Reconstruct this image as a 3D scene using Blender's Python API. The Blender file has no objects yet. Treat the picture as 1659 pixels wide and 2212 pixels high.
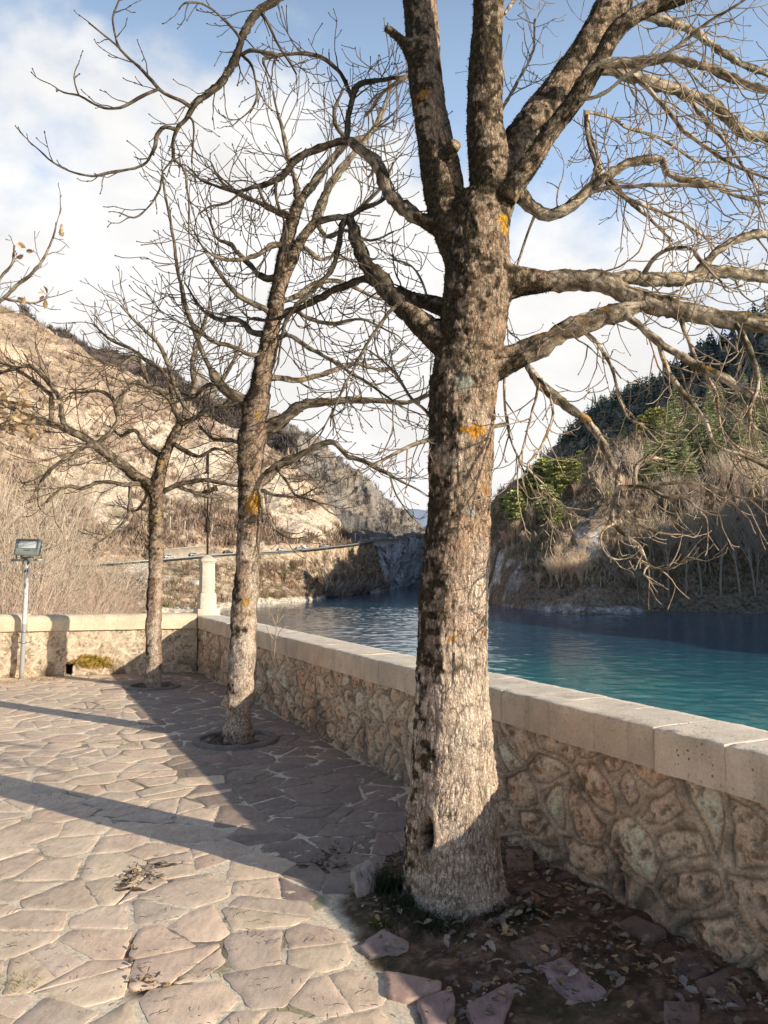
import bpy, bmesh, math, random
import numpy as np
from mathutils import Vector, Matrix

random.seed(11)
rng = np.random.default_rng(11)
sc = bpy.context.scene
COL = sc.collection

# ------------------------------------------------------------------ camera model (used to survey the place)
F, CX, CY, CAMZ = 1665.0, 829.5, 1106.0, 1.6
PITCH = math.atan2(129.0, F)
CP, SP = math.cos(PITCH), math.sin(PITCH)

def ray(u, v):
    a, b = (u - CX) / F, (CY - v) / F
    return np.array([a, CP - b * SP, SP + b * CP])

def P(u, v, Y):
    d = ray(u, v)
    return np.array([0, 0, CAMZ]) + d * (Y / d[1])

def G(u, v, z=0.0):
    d = ray(u, v)
    return np.array([0, 0, CAMZ]) + d * ((z - CAMZ) / d[2])

def proj(p):
    x, y, z = p[..., 0], p[..., 1], p[..., 2] - CAMZ
    d = y * CP + z * SP
    return CX + F * x / d, CY - F * (-y * SP + z * CP) / d

WATER = -9.4

# ------------------------------------------------------------------ numeric noise
def _h(ix, iy, iz, seed):
    with np.errstate(over='ignore'):
        h = (ix.astype(np.int64).astype(np.uint32) * np.uint32(374761393)
             ^ iy.astype(np.int64).astype(np.uint32) * np.uint32(668265263)
             ^ iz.astype(np.int64).astype(np.uint32) * np.uint32(2246822519)
             ^ np.uint32((seed * 3266489917 + 12345) & 0xffffffff))
        h = (h ^ (h >> np.uint32(15))) * np.uint32(2246822519)
        h = (h ^ (h >> np.uint32(13))) * np.uint32(3266489917)
        h = h ^ (h >> np.uint32(16))
    return h.astype(np.float64) / 4294967295.0

def vnoise(p, seed=0):
    """value noise in [-1,1] at p (N,3)"""
    p = np.asarray(p, float)
    i = np.floor(p); f = p - i
    f = f * f * f * (f * (f * 6 - 15) + 10)
    r = 0
    for dx in (0, 1):
        wx = f[:, 0] if dx else 1 - f[:, 0]
        for dy in (0, 1):
            wy = f[:, 1] if dy else 1 - f[:, 1]
            for dz in (0, 1):
                wz = f[:, 2] if dz else 1 - f[:, 2]
                r = r + wx * wy * wz * _h(i[:, 0] + dx, i[:, 1] + dy, i[:, 2] + dz, seed)
    return r * 2 - 1

def fbm(p, oct=4, seed=0, gain=0.5):
    p = np.asarray(p, float)
    a, r, s = 1.0, 0, 0
    for k in range(oct):
        r = r + a * vnoise(p * (2.03 ** k) + 17.3 * k, seed + k); s += a; a *= gain
    return r / s * 1.6

def ridged(p, oct=4, seed=0):
    a, r, s = 1.0, 0, 0
    for k in range(oct):
        r = r + a * (1 - np.abs(vnoise(p * (2.1 ** k) + 9.1 * k, seed + k)) * 2); s += a; a *= 0.5
    return r / s

def vor(p, seed=0, jit=0.9):
    """F1, F2, id-hash for p (N,2) or (N,3)"""
    p = np.asarray(p, float)
    if p.shape[1] == 2:
        p = np.c_[p, np.zeros(len(p))]; zz = (0,)
    else:
        zz = (-1, 0, 1)
    i = np.floor(p)
    f1 = np.full(len(p), 9.0); f2 = np.full(len(p), 9.0); idh = np.zeros(len(p))
    for dx in (-1, 0, 1):
        for dy in (-1, 0, 1):
            for dz in zz:
                c = i + np.array([dx, dy, dz])
                o = c.copy()
                o[:, 0] += 0.5 + jit * (_h(c[:, 0], c[:, 1], c[:, 2], seed) - 0.5)
                o[:, 1] += 0.5 + jit * (_h(c[:, 0], c[:, 1], c[:, 2], seed + 7) - 0.5)
                if len(zz) == 3:
                    o[:, 2] += 0.5 + jit * (_h(c[:, 0], c[:, 1], c[:, 2], seed + 13) - 0.5)
                d = np.sqrt(((p - o) ** 2).sum(1))
                hid = _h(c[:, 0], c[:, 1], c[:, 2], seed + 23)
                m = d < f1
                f2 = np.where(m, f1, np.minimum(f2, d))
                idh = np.where(m, hid, idh)
                f1 = np.where(m, d, f1)
    return f1, f2, idh

def sstep(a, b, x):
    t = np.clip((x - a) / (b - a), 0, 1)
    return t * t * (3 - 2 * t)

def mix(a, b, t):
    a = np.asarray(a, float); b = np.asarray(b, float)
    t = np.asarray(t)[..., None]
    return a * (1 - t) + b * t

# ------------------------------------------------------------------ mesh building
class MB:
    def __init__(s):
        s.V, s.Q, s.T, s.N, s.C, s.n = [], [], [], [], [], 0
    def add(s, V, Q=None, T=None, N=None, col=None):
        V = np.asarray(V, float).reshape(-1, 3)
        if Q is not None and len(Q): s.Q.append(np.asarray(Q, int) + s.n)
        if T is not None and len(T): s.T.append(np.asarray(T, int) + s.n)
        if N is not None:
            for f in N: s.N.append([i + s.n for i in f])
        c = np.ones((len(V), 3)) if col is None else np.broadcast_to(np.asarray(col, float), (len(V), 3))
        s.V.append(V); s.C.append(np.array(c)); s.n += len(V)
    def box(s, c, size, rot=0.0, col=None, M=None):
        x, y, z = np.asarray(size, float) / 2
        V = np.array([[-x, -y, -z], [x, -y, -z], [x, y, -z], [-x, y, -z], [-x, -y, z], [x, -y, z], [x, y, z], [-x, y, z]])
        cr, sr = math.cos(rot), math.sin(rot)
        V = V @ np.array([[cr, sr, 0], [-sr, cr, 0], [0, 0, 1]])
        if M is not None: V = V @ np.asarray(M).T
        s.add(V + np.asarray(c), Q=[[0, 3, 2, 1], [4, 5, 6, 7], [0, 1, 5, 4], [1, 2, 6, 5], [2, 3, 7, 6], [3, 0, 4, 7]], col=col)
    def tube(s, pts, rad, sides=6, col=None, cap=True):
        V, Q, capf = tube_geo(pts, rad, sides)
        c = None if col is None else np.repeat(np.asarray(col, float).reshape(-1, 3), sides, 0) if np.ndim(col) == 2 else col
        s.add(V, Q=Q, N=capf if cap else None, col=c)
    def mesh(s, name):
        me = bpy.data.meshes.new(name)
        V = np.concatenate(s.V) if s.V else np.zeros((0, 3))
        Q = np.concatenate(s.Q) if s.Q else np.zeros((0, 4), int)
        T = np.concatenate(s.T) if s.T else np.zeros((0, 3), int)
        loops = [Q.ravel(), T.ravel()]
        starts = [np.arange(len(Q)) * 4, len(Q) * 4 + np.arange(len(T)) * 3]
        tot = [np.full(len(Q), 4), np.full(len(T), 3)]
        if s.N:
            ln = np.array([len(f) for f in s.N])
            loops.append(np.concatenate([np.array(f) for f in s.N]))
            starts.append(len(Q) * 4 + len(T) * 3 + np.concatenate([[0], np.cumsum(ln)[:-1]]))
            tot.append(ln)
        L = np.concatenate(loops).astype(np.int32); S = np.concatenate(starts).astype(np.int32); K = np.concatenate(tot).astype(np.int32)
        me.vertices.add(len(V)); me.vertices.foreach_set('co', V.astype(np.float32).ravel())
        me.loops.add(len(L)); me.loops.foreach_set('vertex_index', L)
        me.polygons.add(len(S)); me.polygons.foreach_set('loop_start', S); me.polygons.foreach_set('loop_total', K)
        a = me.color_attributes.new('Col', 'FLOAT_COLOR', 'POINT')
        C = np.concatenate(s.C) if s.C else np.zeros((0, 3))
        a.data.foreach_set('color', np.c_[C, np.ones(len(C))].astype(np.float32).ravel())
        me.update(calc_edges=True); me.validate()
        return me
    def build(s, name, mat, parent=None, smooth=False):
        me = s.mesh(name)
        o = bpy.data.objects.new(name, me); COL.objects.link(o)
        if mat: me.materials.append(mat)
        if smooth: me.polygons.foreach_set('use_smooth', np.ones(len(me.polygons), bool))
        if parent is not None:
            o.parent = parent
            o.matrix_parent_inverse = Matrix.LocRotScale(parent.location, parent.rotation_euler, parent.scale).inverted()
        return o

def tube_geo(pts, rad, sides):
    pts = np.asarray(pts, float); n = len(pts)
    rad = np.broadcast_to(np.asarray(rad, float), (n,))
    tg = np.gradient(pts, axis=0)
    tg /= np.linalg.norm(tg, axis=1)[:, None] + 1e-9
    r0 = np.array([0, 0, 1.0]) if abs(tg[0][2]) < 0.8 else np.array([1.0, 0, 0])
    x = np.cross(tg[0], r0); x /= np.linalg.norm(x)
    X = np.empty((n, 3)); X[0] = x
    for i in range(1, n):
        x = x - tg[i] * np.dot(x, tg[i]); x /= np.linalg.norm(x) + 1e-9; X[i] = x
    Yv = np.cross(tg, X)
    a = np.linspace(0, 2 * math.pi, sides, endpoint=False)
    V = pts[:, None] + rad[:, None, None] * (X[:, None] * np.cos(a)[None, :, None] + Yv[:, None] * np.sin(a)[None, :, None])
    i, j = np.meshgrid(np.arange(n - 1), np.arange(sides), indexing='ij')
    j2 = (j + 1) % sides
    Q = np.stack([i * sides + j, i * sides + j2, (i + 1) * sides + j2, (i + 1) * sides + j], -1).reshape(-1, 4)
    caps = [list(range(sides))[::-1], [(n - 1) * sides + k for k in range(sides)]]
    return V.reshape(-1, 3), Q, caps

def grid_quads(nu, nv):
    i, j = np.meshgrid(np.arange(nu - 1), np.arange(nv - 1), indexing='ij')
    return np.stack([i * nv + j, (i + 1) * nv + j, (i + 1) * nv + j + 1, i * nv + j + 1], -1).reshape(-1, 4)

def smoothline(pts, step):
    """Catmull-Rom through pts (N,k): first 3 columns are positions"""
    pts = np.asarray(pts, float)
    p = np.vstack([2 * pts[0] - pts[1], pts, 2 * pts[-1] - pts[-2]])
    out = []
    for i in range(1, len(p) - 2):
        L = np.linalg.norm(p[i + 1][:3] - p[i][:3]); n = max(1, int(round(L / step)))
        t = (np.arange(n) / n)[:, None]
        out.append(0.5 * (2 * p[i] + (p[i + 1] - p[i - 1]) * t + (2 * p[i - 1] - 5 * p[i] + 4 * p[i + 1] - p[i + 2]) * t ** 2
                          + (-p[i - 1] + 3 * p[i] - 3 * p[i + 1] + p[i + 2]) * t ** 3))
    out.append(pts[-1:])
    return np.vstack(out)

def prop(o, label=None, cat=None, group=None, kind=None):
    if label: o['label'] = label
    if cat: o['category'] = cat
    if group: o['group'] = group
    if kind: o['kind'] = kind
    return o

def empty(name, loc, rz=0.0, label=None, cat=None, group=None):
    o = bpy.data.objects.new(name, None); COL.objects.link(o)
    o.empty_display_size = 0.2
    o.location = Vector([float(c) for c in loc]); o.rotation_euler = (0, 0, rz)
    return prop(o, label, cat, group)

def kids(o): return [c for c in bpy.data.objects if c.parent == o]

def copy_tree(o, parent=None):
    c = o.copy(); COL.objects.link(c)
    if parent is not None: c.parent = parent
    for ch in kids(o): copy_tree(ch, c)
    return c

# ------------------------------------------------------------------ materials
class NT:
    def __init__(s, name, world=None):
        if world is None:
            s.m = bpy.data.materials.new(name); s.m.use_nodes = True; s.t = s.m.node_tree
        else: s.m = world; s.t = world.node_tree
        s.t.nodes.clear()
    def n(s, typ, ins=None, **kw):
        nd = s.t.nodes.new(typ)
        for k, v in kw.items(): setattr(nd, k, v)
        for k, v in (ins or {}).items():
            if isinstance(v, bpy.types.NodeSocket): s.t.links.new(v, nd.inputs[k])
            else: nd.inputs[k].default_value = v
        return nd
    def math(s, op, a, b=0.0, clamp=False):
        return s.n('ShaderNodeMath', {0: a, 1: b}, operation=op, use_clamp=clamp).outputs[0]
    def mixc(s, f, a, b, mode='MIX'):
        nd = s.n('ShaderNodeMix', data_type='RGBA', blend_type=mode)
        for k, v in ((0, f), (6, a), (7, b)):
            if isinstance(v, bpy.types.NodeSocket): s.t.links.new(v, nd.inputs[k])
            else: nd.inputs[k].default_value = v if k == 0 else (*v, 1) if len(v) == 3 else v
        return nd.outputs[2]
    def rng(s, x, a, b, c=0.0, d=1.0, smooth=True):
        nd = s.n('ShaderNodeMapRange', {0: x, 1: a, 2: b, 3: c, 4: d}, interpolation_type='SMOOTHSTEP' if smooth else 'LINEAR')
        return nd.outputs[0]
    def noise(s, vec, scale, detail=4, rough=0.55, dist=0.0):
        return s.n('ShaderNodeTexNoise', {'Vector': vec, 'Scale': scale, 'Detail': detail, 'Roughness': rough, 'Distortion': dist}).outputs[0]
    def scale(s, vec, v):
        return s.n('ShaderNodeMapping', {'Vector': vec, 'Scale': v}).outputs[0]
    def pos(s): return s.n('ShaderNodeTexCoord').outputs['Object']
    def col(s): return s.n('ShaderNodeVertexColor', layer_name='Col').outputs[0]
    def bump(s, h, strength, dist, normal=None):
        ins = {'Height': h, 'Strength': strength, 'Distance': dist}
        if normal is not None: ins['Normal'] = normal
        return s.n('ShaderNodeBump', ins).outputs[0]
    def out(s, color, rough=0.85, normal=None, spec=0.3, metal=0.0, **extra):
        ins = {'Base Color': color if isinstance(color, bpy.types.NodeSocket) else (*color, 1), 'Roughness': rough, 'Metallic': metal, 'Specular IOR Level': spec}
        if normal is not None: ins['Normal'] = normal
        ins.update(extra)
        b = s.n('ShaderNodeBsdfPrincipled', ins)
        s.n('ShaderNodeOutputMaterial', {0: b.outputs[0]})
        return s.m

def vc_mat(name, scale=20, amt=0.35, rough=0.9, bscale=60, bstr=0.4, bdist=0.01, spec=0.2, tint=None, stretch=None):
    """vertex colour times fine procedural noise, with bump"""
    t = NT(name)
    p = t.pos()
    if stretch: p = t.scale(p, stretch)
    n1 = t.noise(p, scale, 5, 0.6)
    k = t.rng(n1, 0.3, 0.7, 1 - amt, 1 + amt, False)
    c = t.mixc(1.0, t.col(), t.n('ShaderNodeCombineColor', {0: k, 1: k, 2: k}).outputs[0], 'MULTIPLY')
    if tint is not None: c = t.mixc(1.0, c, tint, 'MULTIPLY')
    nb = t.bump(t.noise(p, bscale, 6, 0.65), bstr, bdist) if bstr else None
    return t.out(c, rough, nb, spec)

def flat_mat(name, color, rough=0.6, metal=0.0, spec=0.4, amt=0.15, scale=30, bstr=0.15, bdist=0.004):
    t = NT(name); p = t.pos()
    k = t.rng(t.noise(p, scale, 4), 0.3, 0.7, 1 - amt, 1 + amt, False)
    c = t.mixc(1.0, (*color, 1), t.n('ShaderNodeCombineColor', {0: k, 1: k, 2: k}).outputs[0], 'MULTIPLY')
    return t.out(c, rough, t.bump(t.noise(p, scale * 3, 5), bstr, bdist) if bstr else None, spec, metal)

# ------------------------------------------------------------------ camera, light, sky
cam = bpy.data.objects.new('camera', bpy.data.cameras.new('camera')); COL.objects.link(cam)
cam.location = (0, 0, CAMZ); cam.rotation_euler = (math.pi / 2 + PITCH, 0, 0)
cam.data.sensor_fit = 'VERTICAL'; cam.data.sensor_height = 24.0; cam.data.lens = 24.0 * F / 2212.0
cam.data.clip_start = 0.05; cam.data.clip_end = 20000
sc.camera = cam
sc.view_settings.view_transform = 'Standard'; sc.view_settings.look = 'None'
sc.view_settings.exposure = 0; sc.view_settings.gamma = 1

AZ = math.radians(121.5); EL = math.radians(20.4)
SUN = np.array([math.sin(AZ) * math.cos(EL), math.cos(AZ) * math.cos(EL), math.sin(EL)])
sd = bpy.data.lights.new('sun', 'SUN'); sd.energy = 5.0; sd.angle = math.radians(0.53); sd.color = (1.0, 0.915, 0.755)
so = bpy.data.objects.new('sun', sd); COL.objects.link(so)
so.rotation_euler = Vector(SUN).to_track_quat('Z', 'Y').to_euler(); so.location = (30, -20, 30)

W = bpy.data.worlds.new('World'); sc.world = W; W.use_nodes = True
t = NT('w', W)
sky = t.n('ShaderNodeTexSky', sky_type='NISHITA', sun_disc=False, sun_elevation=EL, sun_rotation=AZ, altitude=900.0, air_density=1.0, dust_density=1.2, ozone_density=1.5)
dirv = t.n('ShaderNodeTexCoord').outputs['Generated']
dirn = t.n('ShaderNodeVectorMath', {0: dirv}, operation='NORMALIZE').outputs[0]
# cloud banks: soft blobs around compass directions, broken up by noise
blobs = [  # u, v, radius(deg), weight
    (90, 240, 5.5, .72), (220, 200, 4, .7), (330, 220, 4, .62), (-60, 230, 6, .65), (420, 320, 5, .65), (260, 470, 7, .95), (480, 500, 8, 1.0), (650, 470, 6, .8),
    (330, 650, 13, 1.0), (650, 750, 15, 1.0), (100, 590, 8, .55), (0, 470, 4, .6), (520, 330, 4, .5), (820, 700, 12, .8), (900, 980, 13, .9), (1150, 800, 11, .75),
    (1400, 720, 8, .7), (1250, 900, 10, .9), (640, 1050, 16, 1.0), (150, 900, 14, .9), (1560, 650, 6, .45), (1120, 600, 3.5, .5), (-250, 400, 14, .8), (-500, 800, 18, .8), (2000, 700, 12, .5)]
acc = None
for (u, v, rad, w) in blobs:
    d = ray(u, v); d /= np.linalg.norm(d)
    dot = t.n('ShaderNodeVectorMath', {0: dirn, 1: tuple(d)}, operation='DOT_PRODUCT').outputs['Value']
    b = t.rng(dot, math.cos(math.radians(rad * 1.35)), 1.0, 0.0, w)
    acc = b if acc is None else t.math('MAXIMUM', acc, b)
sv = t.scale(dirn, (1.0, 1.0, 1.5))
n1 = t.noise(sv, 5.0, 8, 0.55, 0.25)
n2 = t.noise(sv, 14.0, 6, 0.6, 0.1)
nz = t.math('ADD', t.math('MULTIPLY', t.math('SUBTRACT', n1, 0.5), 1.5), t.math('MULTIPLY', t.math('SUBTRACT', n2, 0.5), 0.55))
cm = t.rng(t.math('ADD', acc, nz), 0.16, 0.80)
shade = t.rng(t.noise(sv, 7.0, 5), 0.3, 0.7, 0.92, 1.06)
K = 0.115
cl = t.mixc(1.0, (0.98 / K, 0.97 / K, 0.96 / K, 1), t.n('ShaderNodeCombineColor', {0: shade, 1: shade, 2: shade}).outputs[0], 'MULTIPLY')
skyc = sky.outputs[0]
sxyz = t.n('ShaderNodeSeparateXYZ', {0: dirn})
hazed = t.mixc(t.math('MULTIPLY', t.rng(sxyz.outputs[2], 0.42, 0.84, 0.97, 0.0), t.rng(sxyz.outputs[1], -0.15, 0.65, 0.10, 1.0)), skyc, (0.47 / K, 0.66 / K, 0.95 / K, 1))
final = t.mixc(cm, hazed, cl)
bg = t.n('ShaderNodeBackground', {'Color': final, 'Strength': K})
t.n('ShaderNodeOutputWorld', {0: bg.outputs[0]})
# ------------------------------------------------------------------ terrace layout
C0 = G(427.5, 1451)[:2]                       # inner corner of the two parapets
E0 = G(1657, 2126)[:2]
DR = (E0 - C0) / np.linalg.norm(E0 - C0)      # along the lakeside parapet, towards the camera
NR = np.array([DR[1], -DR[0]])                # towards the terrace
if NR[0] > 0: NR = -NR
L0 = G(0, 1465)[:2]
DL = (L0 - C0) / np.linalg.norm(L0 - C0)
NL = np.array([-DL[1], DL[0]])
if NL[1] > 0: NL = -NL
WH = 0.885                                    # parapet height

def poly_in(poly, x, y):
    c = np.zeros(np.shape(x), bool); n = len(poly)
    for i in range(n):
        x1, y1 = poly[i]; x2, y2 = poly[(i + 1) % n]
        m = ((y1 > y) != (y2 > y)) & (x < (x2 - x1) * (y - y1) / (y2 - y1 + 1e-12) + x1)
        c ^= m
    return c

def poly_dist(poly, x, y):
    d = np.full(np.shape(x), 1e9); n = len(poly)
    for i in range(n):
        a = np.array(poly[i]); b = np.array(poly[(i + 1) % n]); ab = b - a
        t_ = np.clip(((x - a[0]) * ab[0] + (y - a[1]) * ab[1]) / (ab @ ab + 1e-12), 0, 1)
        d = np.minimum(d, np.hypot(x - a[0] - t_ * ab[0], y - a[1] - t_ * ab[1]))
    return np.where(poly_in(poly, x, y), -d, d)

soil_px = [(829, 1866), (790, 1872), (752, 1892), (770, 1930), (785, 1965), (800, 2000), (822, 2062), (858, 2100), (905, 2135), (935, 2170), (955, 2225), (985, 2320), (1010, 2450)]
SOIL = [tuple(G(u, v)[:2]) for u, v in soil_px] + [tuple((C0 + DR * s - NR * .12)[:2]) for s in (11.6, 10.6, 9.6, 8.9, 8.3)] + [tuple(G(u, v)[:2]) for u, v in ((980, 1805), (890, 1840))]
T1 = G(985, 1935)[:2]                        # the three trunks
T2 = G(510, 1600)[:2]; T3 = G(331, 1484)[:2]
PIT2, PIT3 = 0.36, 0.33
holes = [[tuple(G(u, v)[:2]) for u, v in h] for h in (
    [(655, 1868), (690, 1850), (728, 1822), (748, 1832), (735, 1858), (760, 1872), (705, 1880)],
    [(255, 1905), (290, 1874), (365, 1872), (350, 1900), (318, 1915), (262, 1930)],
    [(278, 2058), (300, 2046), (292, 2085), (366, 2138), (345, 2142), (285, 2122)])]

def soil_d(x, y):
    d = poly_dist(SOIL, x, y)
    for hp in holes: d = np.minimum(d, poly_dist(hp, x, y) + 0.01)
    d = np.minimum(d, np.hypot(x - T2[0], y - T2[1]) - PIT2 + .06)
    d = np.minimum(d, np.hypot(x - T3[0], y - T3[1]) - PIT3 + .06)
    return d

def inside_terrace(x, y, m=0.0):
    a = (x - C0[0]) * NR[0] + (y - C0[1]) * NR[1]
    b = (x - C0[0]) * NL[0] + (y - C0[1]) * NL[1]
    return (a > m) & (b > m)

def soil_z(x, y):
    q = np.c_[x, y, 0 * x]
    sd_ = soil_d(x, y)
    w = sstep(0.13, 0.03, sd_ + fbm(q * 6, 3, 15) * .06) * (sd_ < .2)
    r1 = np.hypot(x - T1[0], y - T1[1])
    rough = fbm(q * 9, 4, 5) * .012 + fbm(q * 45, 3, 9) * .006
    return w * (rough + 0.012 * sstep(.7, .25, r1) - .004) + (1 - w) * (fbm(q * 30, 3, 3) * .002), w

# ------------------------------------------------------------------ terrace ground: mortar bed and bare soil, one sheet
gx = np.r_[np.arange(-16, -7, .5), np.arange(-7, -1.2, .045), np.arange(-1.2, 2.0, .022), np.arange(2.0, 6, .3)]
gy = np.r_[np.arange(-9, 1.2, .4), np.arange(1.2, 5.2, .022), np.arange(5.2, 14, .045)]
X, Yg = np.meshgrid(gx, gy, indexing='ij')
x, y = X.ravel(), Yg.ravel()
z, w = soil_z(x, y)
q = np.c_[x, y, 0 * x]
mort = mix((.93, .775, .58), (.86, .70, .52), sstep(-.3, .5, fbm(q * 5, 4, 31)))
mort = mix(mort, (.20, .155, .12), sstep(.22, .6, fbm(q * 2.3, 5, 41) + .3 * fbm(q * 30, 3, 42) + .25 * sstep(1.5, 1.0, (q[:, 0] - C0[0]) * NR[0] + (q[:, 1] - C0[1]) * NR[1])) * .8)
mort = mix(mort, (.16, .17, .05), sstep(.55, .8, fbm(q * 3.1, 5, 51)) * .6)
dirt = mix((.062, .046, .036), (.135, .10, .078), sstep(-.3, .6, fbm(q * 14, 5, 61)))
dirt = mix(dirt, (.26, .21, .16), sstep(.45, .7, fbm(q * 55, 3, 71)) * .6)
dirt = mix(dirt, (.05, .055, .025), sstep(.2, .6, fbm(q * 6, 4, 77)) * .5)
dirt = dirt * np.array((1.75, 1.5, 1.3)); col = mix(mort, dirt, w)
Qd = grid_quads(len(gx), len(gy))
cx, cy = x[Qd].mean(1), y[Qd].mean(1)
Qd = Qd[inside_terrace(cx, cy, -.2)]
mb = MB(); mb.add(np.c_[x, y, z], Q=Qd, col=col)
prop(mb.build('ground', vc_mat('ground', 55, .3, .95, 160, .5, .006)), kind='structure')

# ------------------------------------------------------------------ flagstones: irregular cells cut by half planes
def clip(poly, px, py, nx, ny):
    out = []
    n = len(poly)
    for i in range(n):
        ax, ay = poly[i]; bx, by = poly[(i + 1) % n]
        da = (ax - px) * nx + (ay - py) * ny; db = (bx - px) * nx + (by - py) * ny
        if da <= 0: out.append((ax, ay))
        if (da < 0 < db) or (db < 0 < da):
            k = da / (da - db); out.append((ax + (bx - ax) * k, ay + (by - ay) * k))
    return out

R = random.Random(5)
sx_, sy_ = .305, .295
seeds = {}
for i in range(-31, 14):
    for j in range(-4, 46):
        seeds[(i, j)] = ((i + .5 * (j % 2) + R.uniform(-.46, .46)) * sx_, (j + R.uniform(-.46, .46)) * sy_ + .5)
stones = []
for (i, j), (px, py) in seeds.items():
    if not inside_terrace(np.array(px), np.array(py), -.25): continue
    poly = [(px - 1, py - 1), (px + 1, py - 1), (px + 1, py + 1), (px - 1, py + 1)]
    near = sorted((math.hypot(qx - px, qy - py), qx, qy) for a in range(-3, 4) for b in range(-3, 4) if (a or b) and (i + a, j + b) in seeds for qx, qy in [seeds[(i + a, j + b)]])
    for d, qx, qy in near[:14]:
        nx, ny = (qx - px) / d, (qy - py) / d
        rr = random.Random(int(1e5 * (abs(px * qx) + abs(py * qy) + abs(px + qx))))
        ta = rr.uniform(-.26, .26); sh = rr.uniform(-.08, .08) * d * (1 if px > qx else -1)
        nx, ny = nx * math.cos(ta) - ny * math.sin(ta), nx * math.sin(ta) + ny * math.cos(ta)
        gap = rr.choice([.002, .0035, .006, .009, .012, .016])
        poly = clip(poly, px + (qx - px) / 2 + nx * (sh - gap), py + (qy - py) / 2 + ny * (sh - gap), nx, ny)
        if len(poly) < 3: break
    if len(poly) < 3: continue
    # keep clear of the parapets
    for D_, N_ in ((DR, NR), (DL, NL)):
        poly = clip(poly, C0[0] + N_[0] * .012, C0[1] + N_[1] * .012, -N_[0], -N_[1])
        if len(poly) < 3: break
    if len(poly) < 3: continue
    stones.append((px, py, poly))
# some big stones are split in two by a crack
out = []
for (px, py, poly) in stones:
    A = abs(sum(poly[k][0] * poly[(k + 1) % len(poly)][1] - poly[(k + 1) % len(poly)][0] * poly[k][1] for k in range(len(poly)))) / 2
    if A > .075 and R.random() < .42:
        th = R.uniform(0, math.pi); nx, ny = math.cos(th), math.sin(th); ox = R.uniform(-.05, .05); g = R.choice([.0015, .003, .006])
        mx = sum(p[0] for p in poly) / len(poly); my = sum(p[1] for p in poly) / len(poly)
        out += [(mx, my, clip(poly, mx + nx * (ox - g), my + ny * (ox - g), nx, ny)), (mx, my, clip(poly, mx + nx * (ox + g), my + ny * (ox + g), -nx, -ny))]
    else: out.append((px, py, poly))
mb = MB()
pal = [(.82, .65, .49), (.78, .61, .465), (.74, .58, .445), (.83, .65, .48), (.72, .57, .445), (.77, .59, .455), (.85, .67, .50), (.73, .585, .455)]
for (px, py, poly) in out:
    if len(poly) < 3: continue
    pa = np.array(poly)
    A = abs(np.sum(pa[:, 0] * np.roll(pa[:, 1], -1) - np.roll(pa[:, 0], -1) * pa[:, 1])) / 2
    if A < .004: continue
    c = pa.mean(0)
    # ragged outline: resample and jitter, corners knocked off
    near_cam = c[1] < 6
    stepl = .022 if near_cam else .06
    ring = []
    for k in range(len(pa)):
        a, b = pa[k], pa[(k + 1) % len(pa)]
        n = max(1, int(np.linalg.norm(b - a) / stepl))
        for m in range(n): ring.append(a + (b - a) * m / n)
    ring = np.array(ring)
    ring = ring * .7 + .15 * (np.roll(ring, 1, 0) + np.roll(ring, -1, 0))
    q = np.c_[ring, np.zeros(len(ring))]
    d = ring - c; dl = np.linalg.norm(d, axis=1)[:, None]; u = d / (dl + 1e-9)
    ring = ring + u * (fbm(q * 16, 3, 81) * .006 + fbm(q * 60, 2, 91) * .003)[:, None]
    sdv = soil_d(ring[:, 0], ring[:, 1])
    if sdv.min() < -.17 or soil_d(np.array([c[0]]), np.array([c[1]]))[0] < -.015: continue
    n = len(ring)
    tiltx, tilty = R.gauss(0, .0018), R.gauss(0, .0018)
    h = R.uniform(.0012, .0032)
    def zt(p): return h + (p[:, 0] - c[0]) * tiltx * .6 + (p[:, 1] - c[1]) * tilty + fbm(np.c_[p * 12, np.zeros(len(p)) + c[0]], 3, 101) * .0012
    top = ring - u * .0015; inn = c + (ring - c) * .62; inn2 = c + (ring - c) * .3
    V = np.vstack([np.c_[ring, np.full(n, -.012)], np.c_[ring, zt(ring) - .0006], np.c_[top, zt(top)], np.c_[inn, zt(inn)], np.c_[inn2, zt(inn2)], [[c[0], c[1], h]]])
    k = np.arange(n); k2 = (k + 1) % n
    Q = np.vstack([np.c_[k + r * n, k2 + r * n, k2 + (r + 1) * n, k + (r + 1) * n] for r in range(4)])
    Tt = np.c_[k + 4 * n, k2 + 4 * n, np.full(n, 5 * n)]
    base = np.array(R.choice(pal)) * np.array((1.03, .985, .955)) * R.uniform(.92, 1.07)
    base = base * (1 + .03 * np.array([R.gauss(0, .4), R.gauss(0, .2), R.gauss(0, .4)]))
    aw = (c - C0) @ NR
    if aw < 1.4: base = base * .52 * np.array([.97, .95, 1.03])      # parapet's cast shade painted into these stones: darker, purplish
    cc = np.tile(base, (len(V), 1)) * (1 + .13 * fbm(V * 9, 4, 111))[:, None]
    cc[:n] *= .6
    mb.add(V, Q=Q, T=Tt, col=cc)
# slate-like cleft surface
tm = NT('flagstone'); p = tm.pos()
lay = tm.noise(tm.scale(p, (14, 5, 6)), 2.2, 7, .62, .6)
fine = tm.noise(p, 130, 5, .65)
k = tm.math('ADD', tm.rng(lay, .3, .7, .82, 1.16, False), tm.rng(fine, .3, .7, -.14, .14, False))
c = tm.mixc(1.0, tm.col(), tm.n('ShaderNodeCombineColor', {0: k, 1: k, 2: k}).outputs[0], 'MULTIPLY')
c = tm.mixc(tm.rng(tm.noise(p, 7, 6, .7), .56, .72, 0, .45), c, (.17, .13, .10, 1))
hh = tm.math('ADD', tm.math('MULTIPLY', lay, 1.0), tm.math('MULTIPLY', fine, .55))
FLAG = tm.out(c, .82, tm.bump(hh, .45, .004), .3)
prop(mb.build('paving', FLAG), kind='structure')

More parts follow.
